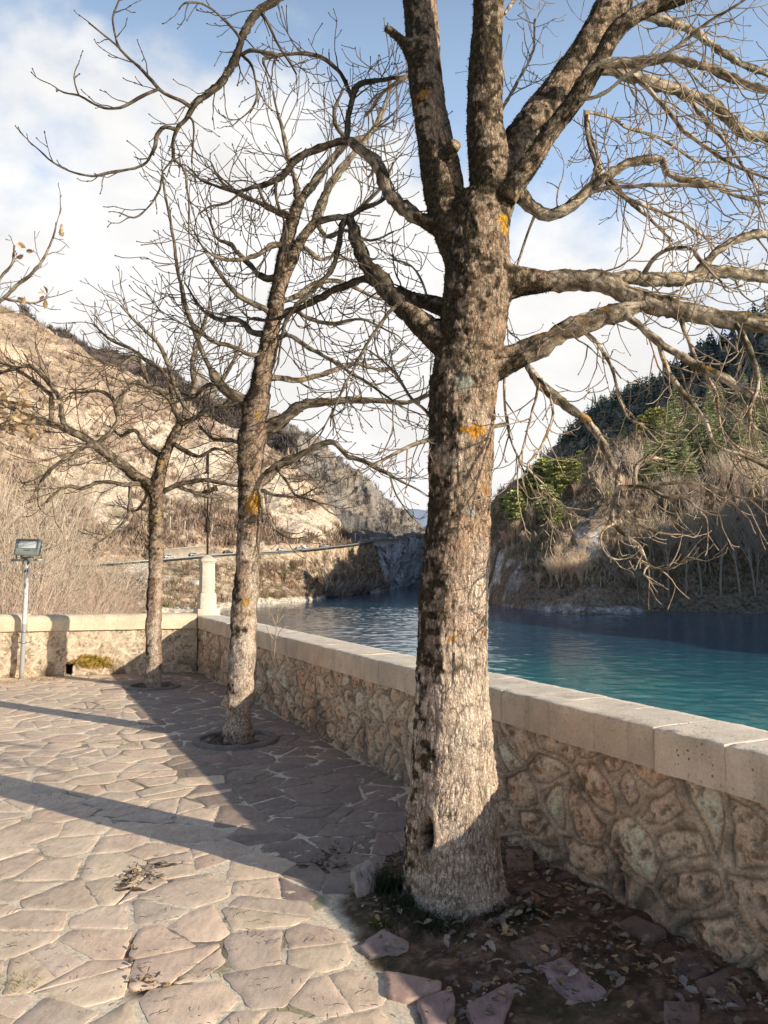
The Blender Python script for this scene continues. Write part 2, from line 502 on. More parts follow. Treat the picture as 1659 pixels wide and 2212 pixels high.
# ------------------------------------------------------------------ loose slabs lying in the soil by the big tree
slab_px = [
    ([(1160, 2091), (1217, 2076), (1314, 2156), (1235, 2168)], .035, 'long purple-grey slab lying flat among dead leaves, right of the tree root', (.21, .17, .175)),
    ([(1004, 2176), (1102, 2128), (1112, 2146), (1082, 2235), (1030, 2240)], .03, 'purple slab with a pointed top edge at the bottom edge of the soil bed', (.22, .175, .17)),
    ([(900, 2168), (975, 2141), (985, 2166), (965, 2225), (922, 2230)], .03, 'small four-sided slab beside the sunlit corner of paving at the bottom', (.23, .185, .175)),
    ([(829, 2104), (957, 2126), (947, 2146), (880, 2171), (838, 2160)], .028, 'wide slab half in sun at the edge of the wall shadow', (.26, .21, .185)),
    ([(1102, 2041), (1174, 2016), (1212, 2041), (1210, 2070), (1150, 2088)], .025, 'earth-brown slab half sunk in soil in front of the root', (.145, .11, .085)),
    ([(1334, 1996), (1370, 1978), (1444, 2016), (1404, 2043)], .02, 'dark slab lying against the foot of the stone parapet', (.12, .10, .09)),
    ([(1454, 2061), (1530, 2056), (1549, 2096), (1499, 2121), (1459, 2096)], .02, 'dark slab in the corner of soil under the parapet', (.105, .088, .08)),
    ([(1500, 2124), (1570, 2098), (1612, 2176), (1532, 2184)], .02, 'large dark slab at the lower right end of the soil bed', (.125, .105, .095)),
    ([(1434, 2168), (1514, 2171), (1512, 2240), (1440, 2244)], .022, 'square grey-brown slab at the bottom edge under the parapet', (.14, .115, .10)),
    ([(1094, 1840), (1154, 1844), (1152, 1878), (1096, 1882)], .032, 'low earth-brown stone block between the big trunk and the parapet', (.17, .13, .10)),
    ([(770, 2050), (829, 2010), (882, 2041), (877, 2058), (800, 2072)], .025, 'grey slab in front of the grass tuft left of the root', (.23, .20, .19)),
    ([(756, 1898), (790, 1884), (818, 1890), (812, 1926), (772, 1944)], .061, 'broken pale stone lump at the upper left edge of the soil bed', (.25, .23, .20))]
for px_, th, lab, cc in slab_px:
    pts = np.array([G(u, v)[:2] for u, v in px_])
    c = pts.mean(0)
    ring = []
    for k in range(len(pts)):
        a, b = pts[k], pts[(k + 1) % len(pts)]; n = max(2, int(np.linalg.norm(b - a) / .018))
        for m in range(n): ring.append(a + (b - a) * m / n)
    ring = np.array(ring)
    ring = ring * .8 + .1 * (np.roll(ring, 1, 0) + np.roll(ring, -1, 0))
    ring = ring + (ring - c) / np.linalg.norm(ring - c, axis=1)[:, None] * (fbm(np.c_[ring * 25, ring[:, 0] * 0], 3, 7) * .006)[:, None]
    lump = th > .06; th = th if lump else th * .55
    n = len(ring)
    sx, sy = R.gauss(0, .02), R.gauss(0, .02)
    def zt(p): return th + (p - c) @ np.array([sx, sy]) + fbm(np.c_[p * 14, np.zeros(len(p)) + c[0]], 4, 5) * (.018 if lump else .003)
    ch = .014 if lump else .005
    top = c + (ring - c) * (1 - ch / .12)
    fr = [.75, .5, .25]
    V = np.vstack([np.c_[c + (ring - c) * 1.03, np.full(n, -.03)], np.c_[ring, zt(ring) - ch], np.c_[top, zt(top)]] + [np.c_[c + (ring - c) * f, zt(c + (ring - c) * f)] for f in fr] + [[[c[0], c[1], th]]])
    k = np.arange(n); k2 = (k + 1) % n
    Q = np.vstack([np.c_[k + r * n, k2 + r * n, k2 + (r + 1) * n, k + (r + 1) * n] for r in range(5)])
    m1 = MB(); m1.add(V - np.array([c[0], c[1], 0]), Q=Q, T=np.c_[k + 5 * n, k2 + 5 * n, np.full(n, 6 * n)], col=np.array(cc) * np.array((2.0, 1.65, 1.5)) * (1 + .2 * fbm(V * 11, 4, 3))[:, None])
    o = m1.build('paving_slab', FLAG); o.location = (c[0], c[1], 0)
    prop(o, lab, 'stone slab', 'loose stones in the soil by the big tree')

# ------------------------------------------------------------------ tree surrounds (stone rings round the two farther trunks)
for (tc, rad, lab) in ((T2, PIT2, 'round stone kerb set in paving around the middle tree'), (T3, PIT3, 'round stone kerb set in paving around the farthest tree by the corner')):
    m1 = MB(); n = 72
    prof = [(rad - .035, -.03), (rad - .03, .02), (rad - .02, .03), (rad + .035, .027), (rad + .045, .018), (rad + .05, -.02)]
    a = np.linspace(0, 2 * math.pi, n, endpoint=False)
    V = []
    for (r_, z_) in prof:
        rr = r_ + fbm(np.c_[np.cos(a) * 4, np.sin(a) * 4, a * 0 + z_], 3, 3) * .006
        V.append(np.c_[np.cos(a) * rr, np.sin(a) * rr, np.full(n, z_) + fbm(np.c_[np.cos(a) * 5, np.sin(a) * 5, a * 0 + r_], 3, 4) * .004])
    V = np.vstack(V); k = np.arange(n); k2 = (k + 1) % n
    Q = np.vstack([np.c_[k + r * n, k + (r + 1) * n, k2 + (r + 1) * n, k2 + r * n] for r in range(len(prof) - 1)])
    m1.add(V, Q=Q, col=np.array((.27, .225, .19)) * (1 + .3 * fbm(V * 12, 4, 6))[:, None])
    o = m1.build('tree_surround', FLAG); o.location = (tc[0], tc[1], 0)
    prop(o, lab, 'tree surround', 'stone rings around trees')

# ------------------------------------------------------------------ parapets of rubble stone
def rubble(name, D_, N_, s0, s1, ds, z1, seed, relief, parent, pale):
    s = np.arange(s0, s1, ds); zz = np.arange(-.04, z1 + ds, ds)
    S, Z = np.meshgrid(s, zz, indexing='ij'); S, Z = S.ravel(), Z.ravel()
    q = np.c_[S, Z, 0 * S]
    wx, wz = fbm(q * 3.2, 3, seed) * .05, fbm(q * 3.2 + 40, 3, seed + 5) * .05
    cw, chh = (.27, .205)
    p2 = np.c_[(S + wx) / cw, (Z + wz) / chh]
    row = np.floor(p2[:, 1])
    f1, f2, idh = vor(p2, seed, .98)
    e = (f2 - f1) * .5 * .23
    jw = .017 + .006 * fbm(q * 4, 2, seed + 8)
    inst = sstep(jw, jw + .018, e)                     # 1 on stone, 0 on pointing
    dome = sstep(jw, .085, e)
    fa, fb_, _ = vor(np.c_[S * 15 + wx * 40, Z * 15 + wz * 40], seed + 60, 1.0)
    facet = (fa - .45)
    chip = fbm(np.c_[S * 16, Z * 16, idh * 40], 5, seed + 2)
    pit = sstep(.1, .5, fbm(np.c_[S * 34, Z * 34, idh * 9], 4, seed + 3))
    ribbon = np.exp(-((e - .0015) / .0075) ** 2); groove = np.exp(-((e - jw * 1.0) / .0042) ** 2)
    h = inst * (.008 + relief * dome * (.5 + .9 * idh) + chip * .011 - pit * .012 + facet * .014) + (1 - inst) * (.004 + ribbon * .016 + fbm(q * 40, 3, seed + 4) * .003)
    if pale:
        h *= .5
    # eroded foot of the wall
    foot = sstep(.22, .0, Z)
    h += -foot * .012 + foot * fbm(q * 12, 4, seed + 12) * .015
    tint = idh * 6.999
    if pale:
        cs = np.array([(.66, .56, .44), (.70, .60, .48), (.62, .52, .40), (.68, .58, .46), (.60, .51, .39), (.67, .56, .44), (.64, .53, .40)])
        mo = np.array((.66, .56, .44))
    else:
        cs = np.array([(.66, .48, .35), (.72, .58, .44), (.66, .48, .36), (.62, .49, .375), (.74, .62, .49), (.70, .51, .38), (.55, .43, .33)])
        mo = np.array((.50, .41, .325))
    sc_ = cs[tint.astype(int)] * (1 + .18 * chip)[:, None]
    sc_ = mix(sc_, (.60, .38, .27), sstep(.15, .7, fbm(q * 7 + idh[:, None] * 30, 4, seed + 21)) * (.25 if pale else .5))
    sc_ = mix(sc_, (.76, .64, .53), sstep(.2, .75, fbm(q * 9 + 7, 4, seed + 22)) * .45)
    mc = mo * (1 + .25 * fbm(q * 20, 4, seed + 23))[:, None]
    mc = mix(mc, mo * .5, sstep(.25, .75, fbm(q * 6, 4, seed + 29)) * .7)
    c = mix(mc, sc_, inst)
    c = mix(c, c * .38, groove * (.88 if not pale else .3))
    c = mix(c, c * .32, pit * inst * .8)
    # black algae, wetter low down
    alg = sstep(.1, .6, fbm(q * 4.3, 5, seed + 24) + .25 * fbm(q * 25, 3, seed + 26) + .5 * sstep(.40, 0, Z) - .42 + (.25 if not pale else -.25) * sstep(8, 2, S))
    c = mix(c, np.array((.045, .036, .028)) + .05 * np.abs(chip)[:, None], alg * (.48 if not pale else .6))
    if pale:
        stain = sstep(.35, .0, Z) * sstep(-.1, .5, fbm(q * 5, 5, seed + 25))
        c = mix(c, (.20, .145, .10), stain * .85); c = mix(c, c * .6, sstep(.1, .5, fbm(q * 11, 5, seed + 27)) * .5)
        # yellow moss cushion
        mo_u = 1.0 * ((S - MOSS_S) / .36) ** 2 + ((Z - .20) / .12) ** 2
        mm = sstep(1.15, .6, mo_u + .5 * fbm(q * 14, 4, 3)) * sstep(.07, .13, Z)
        c = mix(c, mix((.14, .10, .02), (.30, .21, .05), sstep(-.4, .4, fbm(q * 40, 3, 8))), mm)
        h = h + mm * (.02 + .012 * fbm(q * 50, 3, 9))
    # weep hole
    for (hs, hz, hw, hh_) in (WEEP_L if pale else WEEP_R):
        m = sstep(1.2, .75, np.maximum(np.abs((S - hs + .12 * (Z - hz)) / hw), np.abs((Z - hz) / hh_)) + .2 * fbm(q * 30, 2, 4))
        h = h * (1 - m) - m * .12; c = mix(c, (.012, .01, .008), m)
    c = np.clip(c * (np.array([1.24, 1.15, 1.04]) if pale else np.array([1.42, 1.25, 1.06])), 0, .95)
    xy = C0 + D_[None] * S[:, None] + N_[None] * (h - .018)[:, None]
    V = np.c_[xy, Z]
    Qd = grid_quads(len(s), len(zz))
    m1 = MB(); m1.add(V, Q=Qd if np.cross(np.r_[D_, 0], [0, 0, 1])[:2] @ N_ > 0 else Qd[:, ::-1], col=c)
    # body behind the rubble face and retaining wall down to the lake
    bs = np.array([s0, s1]); b = []
    th = .36
    for ss in bs:
        for off, zz_ in ((-.15, -10.5), (-.15, z1 + .01), (-th, z1 + .01), (-th, -10.5)):
            pt = C0 + D_ * ss + N_ * off; b.append((pt[0], pt[1], zz_))
    m1.add(b, Q=[[0, 1, 5, 4], [1, 2, 6, 5], [2, 3, 7, 6], [0, 3, 2, 1], [4, 5, 6, 7]], col=(.36, .29, .22))
    return m1.build(name, vc_mat(name + '_rubble_pale' if pale else name + '_rubble', 70, .34, .92, 120, .85, .008), parent, smooth=True)

def s_of(u, v, D_):
    g = G(u, v)[:2]; return (g - C0) @ D_
MOSS_S = s_of(198, 1458, DL)
WEEP_R = [(s_of(1346, 1945, DR), .10, .022, .10)]
WEEP_L = [(s_of(140, 1462, DL) - .03, .09, .05, .085)]

CONC = NT('coping_concrete'); tq = CONC; p = tq.pos()
n1 = tq.noise(p, 6, 6, .6); n2 = tq.noise(p, 90, 5, .6)
k = tq.math('ADD', tq.rng(n1, .3, .7, .84, 1.14, False), tq.rng(n2, .3, .7, -.12, .12, False))
c = tq.mixc(1.0, tq.col(), tq.n('ShaderNodeCombineColor', {0: k, 1: k, 2: k}).outputs[0], 'MULTIPLY')
spots = tq.n('ShaderNodeTexVoronoi', {'Vector': p, 'Scale': 26.0}, feature='F1').outputs['Distance']
sp = tq.math('MULTIPLY', tq.rng(spots, .12, .2, 1, 0), tq.rng(tq.noise(p, 3.2, 3), .5, .62, 0, .8))
c = tq.mixc(sp, c, (.10, .07, .05, 1))
pits = tq.rng(tq.noise(p, 42, 3, .5), .62, .72, 0, 1)
hh = tq.math('SUBTRACT', n2, tq.math('MULTIPLY', pits, .9))
runs = tq.math('MULTIPLY', tq.rng(tq.noise(tq.scale(p, (7, 7, .9)), 1.0, 5, .65), .52, .72, 0, .5), tq.rng(tq.noise(p, 1.7, 3), .4, .6, .25, 1.0))
c = tq.mixc(runs, c, (.30, .215, .15, 1))
c = tq.mixc(tq.rng(tq.noise(p, 28, 5, .7), .60, .70, 0, .45), c, (.22, .17, .12, 1))
CONC_M = tq.out(tq.mixc(tq.math('MULTIPLY', pits, .35), c, (.16, .12, .09, 1)), .88, tq.bump(hh, .45, .006), .25)

def coping_block(D_, N_, s0, s1, z0, z1, tin, tout, round_=0.0, col=(.50, .41, .325), seed=0):
    """block with knocked edges, subdivided and roughened; returns an MB in world space relative to its own base"""
    ns = max(6, int((s1 - s0) / .03)); 
    prof = []
    w = tin + tout
    b = .006
    if round_ > 0:
        prof = [(tin, z0)] + [(tin, z1 - round_)] + [(tin - round_ * 1.2 * (1 - math.cos(a)), z1 - round_ + round_ * math.sin(a)) for a in np.linspace(.25, math.pi / 2, 7)]
        prof += [(-tout + round_ * 1.2 * (1 - math.cos(a)), z1 - round_ + round_ * math.sin(a)) for a in np.linspace(math.pi / 2, .25, 7)] + [(-tout, z1 - round_), (-tout, z0)]
    else:
        prof = [(tin, z0 + .004)] + [(tin, z0 + (z1 - z0) * f) for f in (.2, .4, .6, .8)] + [(tin, z1 - b), (tin - b * .35, z1 - b * .35), (tin - b, z1)]
        prof += [(tin - b - (w - 2 * b) * f, z1) for f in (.12, .3, .5, .7, .88)] + [(-tout + b, z1), (-tout, z1 - b), (-tout, z0)]
    prof = np.array(prof); npf = len(prof)
    ss = np.r_[s0, s0 + .003, np.linspace(s0 + .02, s1 - .02, ns), s1 - .003, s1]
    V = []
    cen = np.array([(tin - tout) / 2, (z0 + z1) / 2])
    for i_, s in enumerate(ss):
        pr = prof.copy()
        if i_ in (0, len(ss) - 1): pr = cen + (pr - cen) * np.array([.99, .985])
        xy = C0 + D_ * s + N_ * pr[:, :1]
        V.append(np.c_[xy, pr[:, 1]])
    V = np.vstack(V)
    nn = np.c_[np.tile(prof - cen, (len(ss), 1))]
    nn = nn / np.linalg.norm(nn, axis=1)[:, None]
    dd = fbm(V * 9, 4, seed) * .004 + fbm(V * 45, 3, seed + 3) * .002
    edge = np.exp(-(np.abs(np.tile(prof[:, 0], len(ss)) - tin) / .02)) * np.exp(-np.abs(np.tile(prof[:, 1], len(ss)) - z1) / .02)
    dd = dd - edge * np.clip(fbm(V * 22, 3, seed + 9) + .1, 0, 1) * .022
    V[:, :2] += N_[None] * (nn[:, :1] * dd[:, None]); V[:, 2] += nn[:, 1] * dd
    Q = grid_quads(len(ss), npf)
    caps = [list(range(npf)), [(len(ss) - 1) * npf + k for k in range(npf)][::-1]]
    c = np.array(col) * np.array([1.03, .97, .86]) * (1 + .14 * fbm(V * 3, 4, seed + 5))[:, None]
    top = sstep(z1 - .01, z1, V[:, 2])
    c = mix(c, np.array((.88, .76, .61)) * (1 + .12 * fbm(V * 14, 4, seed + 6))[:, None], top * (.85 if not round_ else 0))  # paler top: sunlight put into the colour
    m1 = MB(); m1.add(V, Q=Q, N=caps, col=c); return m1

wallR = empty('parapet_wall', (*C0, 0), 0, 'lakeside parapet of rubble stone with square coping blocks along the water', 'parapet')
rubble('rubble_wall', DR, NR, -.36, 13.5, .0095, WH - .20, 3, .021, wallR, False)
joints_px = [1084, 1187, 1281, 1407, 1557]
def s_at_u(u):
    d = np.array([(u - CX) / F, 1.0])                    # parapet face at pixel column u
    A = np.array([[d[0], -DR[0]], [d[1], -DR[1]]]); k = np.linalg.solve(A, C0); return k[1]
js = sorted(s_at_u(u) for u in joints_px)
s_list = [js[0]]
while s_list[0] > .5: s_list.insert(0, s_list[0] - R.uniform(.40, .49))
s_list[0] = -.40
s_list += js[1:]
while s_list[-1] < 13.3: s_list.append(s_list[-1] + R.uniform(.40, .47))
for i in range(len(s_list) - 1):
    g = R.choice([.001, .0015, .003])
    dz = R.gauss(0, .0008)
    jit = .02 + R.gauss(0, .001)
    tone = np.array((.82, .655, .51)) * R.uniform(.93, 1.05)
    coping_block(DR, NR, s_list[i] + g, s_list[i + 1] - g, WH - .195 + R.gauss(0, .002), WH + dz, jit, .40, 0, tone, 100 + i * 7).build('coping_stone', CONC_M, wallR)

wallL = empty('parapet_wall', (*(C0 + DL * 3), 0), 0, 'pale plastered rubble parapet with rounded cap closing the terrace behind the floodlight', 'parapet')
HL = .93
rubble('rubble_wall', DL, NL, .02, 9.0, .012, HL - .23, 40, .02, wallL, True)
cuts = [.03, 2.55, 5.2, 9.0]
for i in range(3):
    coping_block(DL, NL, cuts[i] + .003, cuts[i + 1] - .003, HL - .235, HL + .02 * i, .03, .40, .12, (.82, .69, .545), 900 + i * 9).build('coping', CONC_M, wallL, smooth=False)

# ------------------------------------------------------------------ cross on its pedestal at the corner
ST = vc_mat('pedestal_stone', 30, .18, .85, 80, .35, .005)
IRON = flat_mat('rusty_iron', (.055, .035, .028), .75, .3, .3, .5, 60, .4, .003)
pc = P(446, 1326, np.linalg.norm(C0) * 0 + C0[1] + .27)
ped = empty('wayside_cross', (pc[0], pc[1], WH), 0, 'pale stone pedestal carrying a thin rusty iron cross at the parapet corner', 'wayside cross')
def chamfer_block(mb, c, sx, sy, z0, z1, rz, ch=.008, top=1.0, col=(.74, .64, .51)):
    n = 8; V = []
    def ringp(f, inset):
        a, b = sx / 2 * f - inset, sy / 2 * f - inset; k = ch
        return [(a - k, -b), (a, -b + k), (a, b - k), (a - k, b), (-a + k, b), (-a, b - k), (-a, -b + k), (-a + k, -b)]
    rings = [(z0, 1, ch * .6), (z0 + ch, 1, 0)] + [(z0 + (z1 - z0) * f, 1 + (top - 1) * f, 0) for f in (.25, .5, .75)] + [(z1 - ch, top, 0), (z1, top, ch * .8)]
    for z_, f, ins in rings: V += [(x_, y_, z_) for x_, y_ in ringp(f, ins)]
    V = np.array(V); cr, sr = math.cos(rz), math.sin(rz)
    V[:, :2] = V[:, :2] @ np.array([[cr, sr], [-sr, cr]]); V[:, :2] += c
    V[:, :2] += .004 * np.c_[fbm(V * 13, 3, 3), fbm(V * 13, 3, 8)]
    k = np.arange(8); k2 = (k + 1) % 8
    Q = np.vstack([np.c_[k + r * 8, k2 + r * 8, k2 + (r + 1) * 8, k + (r + 1) * 8] for r in range(len(rings) - 1)])
    mb.add(V, Q=Q, N=[list(range(8))[::-1], [(len(rings) - 1) * 8 + j for j in range(8)]], col=np.array(col) * (1 + .12 * fbm(V * 8, 3, 5))[:, None])
RZ = math.atan2(DR[1], DR[0])
pp = pc[:2]; zb = WH + .002
for nm, parts in (('plinth', [(.36, .36, 0, .11, 1)]), ('shaft', [(.265, .265, .11, .36, .97), (.215, .215, .36, .86, .95)]), ('capital', [(.235, .235, .86, .885, 1), (.265, .265, .885, .915, 1), (.23, .23, .915, .935, .9)])):
    m1 = MB()
    for sx, sy, a, b, tp in parts: chamfer_block(m1, pp, sx, sy, zb + a, zb + b, RZ, .004, tp)
    if nm == 'capital':
        a = .1; base = zb + .933; cr, sr = math.cos(RZ), math.sin(RZ)
        V = np.array([(-a, -a, base), (a, -a, base), (a, a, base), (-a, a, base), (-.018, -.018, base + .06), (.018, -.018, base + .06), (.018, .018, base + .06), (-.018, .018, base + .06)])
        V[:, :2] = V[:, :2] @ np.array([[cr, sr], [-sr, cr]]) + pp
        m1.add(V, Q=[[0, 1, 5, 4], [1, 2, 6, 5], [2, 3, 7, 6], [3, 0, 4, 7], [4, 5, 6, 7]], col=(.74, .64, .51))
    m1.build(nm, ST, ped)
top = zb + .98
def rod(mb, a, b, r, n=6): mb.tube([a, (np.array(a) + np.array(b)) / 2, b], [r] * 3, n, col=(1, 1, 1))
# the crossbar is turned so that its right end comes nearer
px1, py1 = pp
bar = np.array([.17, -.42, .0]); bar = bar / np.linalg.norm(bar)
cz = top + 1.07
m1 = MB(); rod(m1, (px1, py1, top - .03), (px1 - .01, py1, top + .62), .018)
rod(m1, (px1 - .01, py1, top + .62), (px1 - .015, py1, top + 1.72), .014)
m1.build('upright', IRON, ped)
m1 = MB()
c_ = np.array([px1 - .01, py1, cz]); bx = np.array([.14, -.035, .052])
for sgn in (0,):
    ax = bx / np.linalg.norm(bx); up = np.cross(ax, [0, 1, 0]); up /= np.linalg.norm(up); sd_ = np.cross(ax, up)
    M = np.c_[ax, sd_, up]
    m1.box(c_, (.33, .06, .075), M=M); m1.box(c_ + ax * .15, (.03, .07, .10), M=M); m1.box(c_ - ax * .15, (.03, .06, .08), M=M)
m1.build('crossbar', IRON, ped)
m1 = MB()      # lance and reed leaning against the cross, meeting at the collar
for sx in (-1, 1):
    m1.tube([(px1 - .005 + sx * .012, py1 - .015, top + .42), (px1 - .008 + sx * .04, py1 - .015, top + .75), (px1 + sx * .075, py1 - .015, top + 1.14)], [.011, .010, .009], 5, col=(1, 1, 1))
m1.build('lance', IRON, ped)
m1 = MB(); m1.tube([(px1 - .006, py1, top + .38), (px1 - .006, py1, top + .42), (px1 - .006, py1, top + .56), (px1 - .006, py1, top + .60)], [.022, .036, .038, .024], 8, col=(1, 1, 1)); m1.build('collar', IRON, ped)
m1 = MB()
a = np.linspace(0, 2 * math.pi, 25); m1.tube(np.c_[px1 - .01 + .055 * np.cos(a), np.full(25, py1 - .02), cz + .015 + .09 * np.sin(a)], np.full(25, .006), 5, col=(1, 1, 1)); m1.build('wreath', IRON, ped)
m1 = MB(); m1.box((px1 - .04, py1, top + 1.56), (.022, .012, .34)); m1.box((px1 - .04, py1, top + 1.38), (.10, .014, .03)); m1.build('title_plate', IRON, ped)

# ------------------------------------------------------------------ floodlight on its pole
GALV = flat_mat('galvanised_steel', (.42, .42, .41), .5, .6, .5, .2, 40, .15, .002)
tp = NT('peeling_paint'); p = tp.pos()
msk = tp.rng(tp.noise(tp.scale(p, (1, 1, .5)), 17, 6, .6, .3), .52, .55)
zs = tp.n('ShaderNodeSeparateXYZ', {0: p}).outputs[2]
msk = tp.math('MULTIPLY', msk, tp.rng(zs, .95, 1.75, .15, 1.0))
grey = tp.rng(zs, .80, .83, 0, 1)
cpt = tp.mixc(grey, (.40, .40, .39, 1), (.74, .70, .66, 1))
PEEL = tp.out(tp.mixc(tp.math('MULTIPLY', msk, grey), cpt, (.035, .03, .028, 1)), .6, tp.bump(msk, .4, .003), .4)
HOUS = flat_mat('floodlight_housing', (.30, .32, .30), .5, .2, .5, .1, 40, .1, .002)
GLS = flat_mat('floodlight_glass', (.74, .78, .75), .12, 0, .7, .04, 10, 0)
DARK = flat_mat('dark_rubber', (.03, .03, .03), .6)
fb = G(46, 1466)
fl = empty('floodlight', (fb[0], fb[1], 0), 0, 'grey floodlight on a slim white pole with peeling paint before the pale parapet', 'floodlight')
Yp = fb[1]; tp_ = P(59, 1212, Yp)
m1 = MB(); m1.tube(np.linspace(np.array([fb[0], Yp, -.02]), tp_, 12), [.034] * 12, 16, col=(1, 1, 1)); m1.build('pole', PEEL, fl, smooth=True)
m1 = MB()
for v in (1364, 1388):
    q = P(51.5 if v == 1364 else 50, v, Yp); m1.tube([q - [0, 0, .014], q + [0, 0, .014]], [.043] * 2, 16, col=(1, 1, 1)); m1.box(q + [.055, 0, 0], (.05, .02, .02)); m1.box(q + [-.05, .0, 0], (.03, .02, .02))
m1.build('clamp', GALV, fl)
m1 = MB(); cc = P(59, 1210, Yp - .02); m1.box(cc, (.47, .045, .035), rot=0); m1.build('crossbar', GALV, fl)
m1 = MB(); m1.tube([tp_ + [-.045, -.045, -.05], tp_ + [-.035, -.045, .01], tp_ + [0, -.05, .035], tp_ + [.035, -.045, .01], tp_ + [.045, -.045, -.05]], [.008] * 5, 6, col=(1, 1, 1)); m1.build('strap', DARK, fl)
hc = P(60.5, 1182.5, Yp - .03)
m1 = MB(); m1.tube([cc + [-.08, 0, .01], cc + [-.1, .0, .05], hc + [-.07, .04, -.1]], [.012] * 3, 8, col=(1, 1, 1)); m1.build('cable', DARK, fl)
m1 = MB(); m1.box(cc + [.0, .02, .03], (.16, .03, .05)); m1.box(cc + [-.19, .05, .12], (.012, .03, .2)); m1.box(cc + [.19, .05, .12], (.012, .03, .2)); m1.build('bracket', GALV, fl)
# head: dished housing with a recessed window, leaning back a little
th = math.radians(12)
MH = np.array([[1, 0, 0], [0, math.cos(th), -math.sin(th)], [0, math.sin(th), math.cos(th)]]).T
MH = np.array(Matrix.Rotation(-th, 3, 'X') @ Matrix.Rotation(math.radians(1.5), 3, 'Y'))
def hv(pts): return np.asarray(pts, float) @ MH.T + hc
w, h = .19, .128
def rr(w_, h_, z_, y_, dz=0, ch=.012): return [(-w_ + ch, y_, -h_ + dz), (w_ - ch, y_, -h_ + dz), (w_, y_, -h_ + ch + dz), (w_, y_, h_ - ch + dz), (w_ - ch, y_, h_ + dz), (-w_ + ch, y_, h_ + dz), (-w_, y_, h_ - ch + dz), (-w_, y_, -h_ + ch + dz)]
rings = [rr(.14, .09, 0, .07), rr(.18, .12, 0, .045), rr(w, h, 0, .02), rr(w, h, 0, -.018), rr(w - .008, h - .008, 0, -.026), rr(.148, .063, 0, -.026, .04), rr(.142, .058, 0, -.012, .04)]
V = np.array(sum(rings, [])); k = np.arange(8); k2 = (k + 1) % 8
Q = np.vstack([np.c_[k + r * 8, k + (r + 1) * 8, k2 + (r + 1) * 8, k2 + r * 8][:, ::-1] for r in range(len(rings) - 1)])
m1 = MB(); m1.add(hv(V), Q=Q, N=[list(range(8))], col=(1, 1, 1))
for i in range(7):
    m1.box(hv([(-.13 + i * .043, .075, 0)])[0], (.006, .05, .2), M=MH)
head = m1.build('lamp_head', HOUS, fl)
m1 = MB(); m1.add(hv(rr(.142, .058, 0, -.014, .04)), N=[list(range(8))], col=(1, 1, 1)); m1.build('glass', GLS, head)
m1 = MB(); V = np.array(rr(.148, .063, 0, -.0275, .04) + rr(.142, .058, 0, -.0275, .04)); m1.add(hv(V), Q=np.c_[k, k2, k2 + 8, k + 8], col=(1, 1, 1)); m1.build('gasket', DARK, head)
fc = bpy.data.curves.new('lettering', 'FONT'); fc.body = 'PHILIPS'; fc.size = .028; fc.align_x = 'CENTER'; fc.extrude = .0006
tmp = bpy.data.objects.new('tmp', fc); COL.objects.link(tmp)
dg = bpy.context.evaluated_depsgraph_get(); me = bpy.data.meshes.new_from_object(tmp.evaluated_get(dg)); bpy.data.objects.remove(tmp)
vv = np.empty(len(me.vertices) * 3); me.vertices.foreach_get('co', vv); vv = vv.reshape(-1, 3)
vv = hv(np.c_[vv[:, 0] * 1.1, -.0275 - vv[:, 2], vv[:, 1] - .062]); me.vertices.foreach_set('co', vv.astype(np.float32).ravel())
me.materials.append(DARK); lo = bpy.data.objects.new('lettering', me); COL.objects.link(lo); lo.parent = head
lo.matrix_parent_inverse = Matrix.Translation(fl.location).inverted() if False else Matrix()
head_world = Matrix.Identity(4)
# ------------------------------------------------------------------ trees
class Tree:
    pass

def bark_fields(q, hgt, facing, seed, big):
    """q: local bark coords in metres (squeezed along the axis); hgt 0..1 up the tree; returns displacement, colour"""
    w = np.c_[fbm(q * 16, 3, seed), fbm(q * 16 + 31, 3, seed + 1), fbm(q * 16 + 77, 3, seed + 2)] * .013
    k = 1 / .027 if big else 1 / .019
    f1, f2, idh = vor((q + w) * k, seed, 1.0)
    g1, g2, _ = vor((q + w * 1.4) * k * 2.1 + 5, seed + 70, 1.0)
    open_ = sstep(-.75, .35, fbm(q * 12, 3, seed + 71) + .2)
    crack = 1 - np.maximum((1 - sstep(.03, .27, f2 - f1)) * open_, (1 - sstep(.03, .28, g2 - g1)) * (1 - open_ * .35) * .75)
    big_f = fbm(q * 20, 4, seed + 3)
    fine = fbm(q * 75, 3, seed + 4)
    disp = -(1 - crack) * (.0085 if big else .0045) + big_f * (.005 if big else .003) + fine * .0018 + (idh - .5) * (.004 if big else .002)
    return disp, crack, idh, big_f, fine

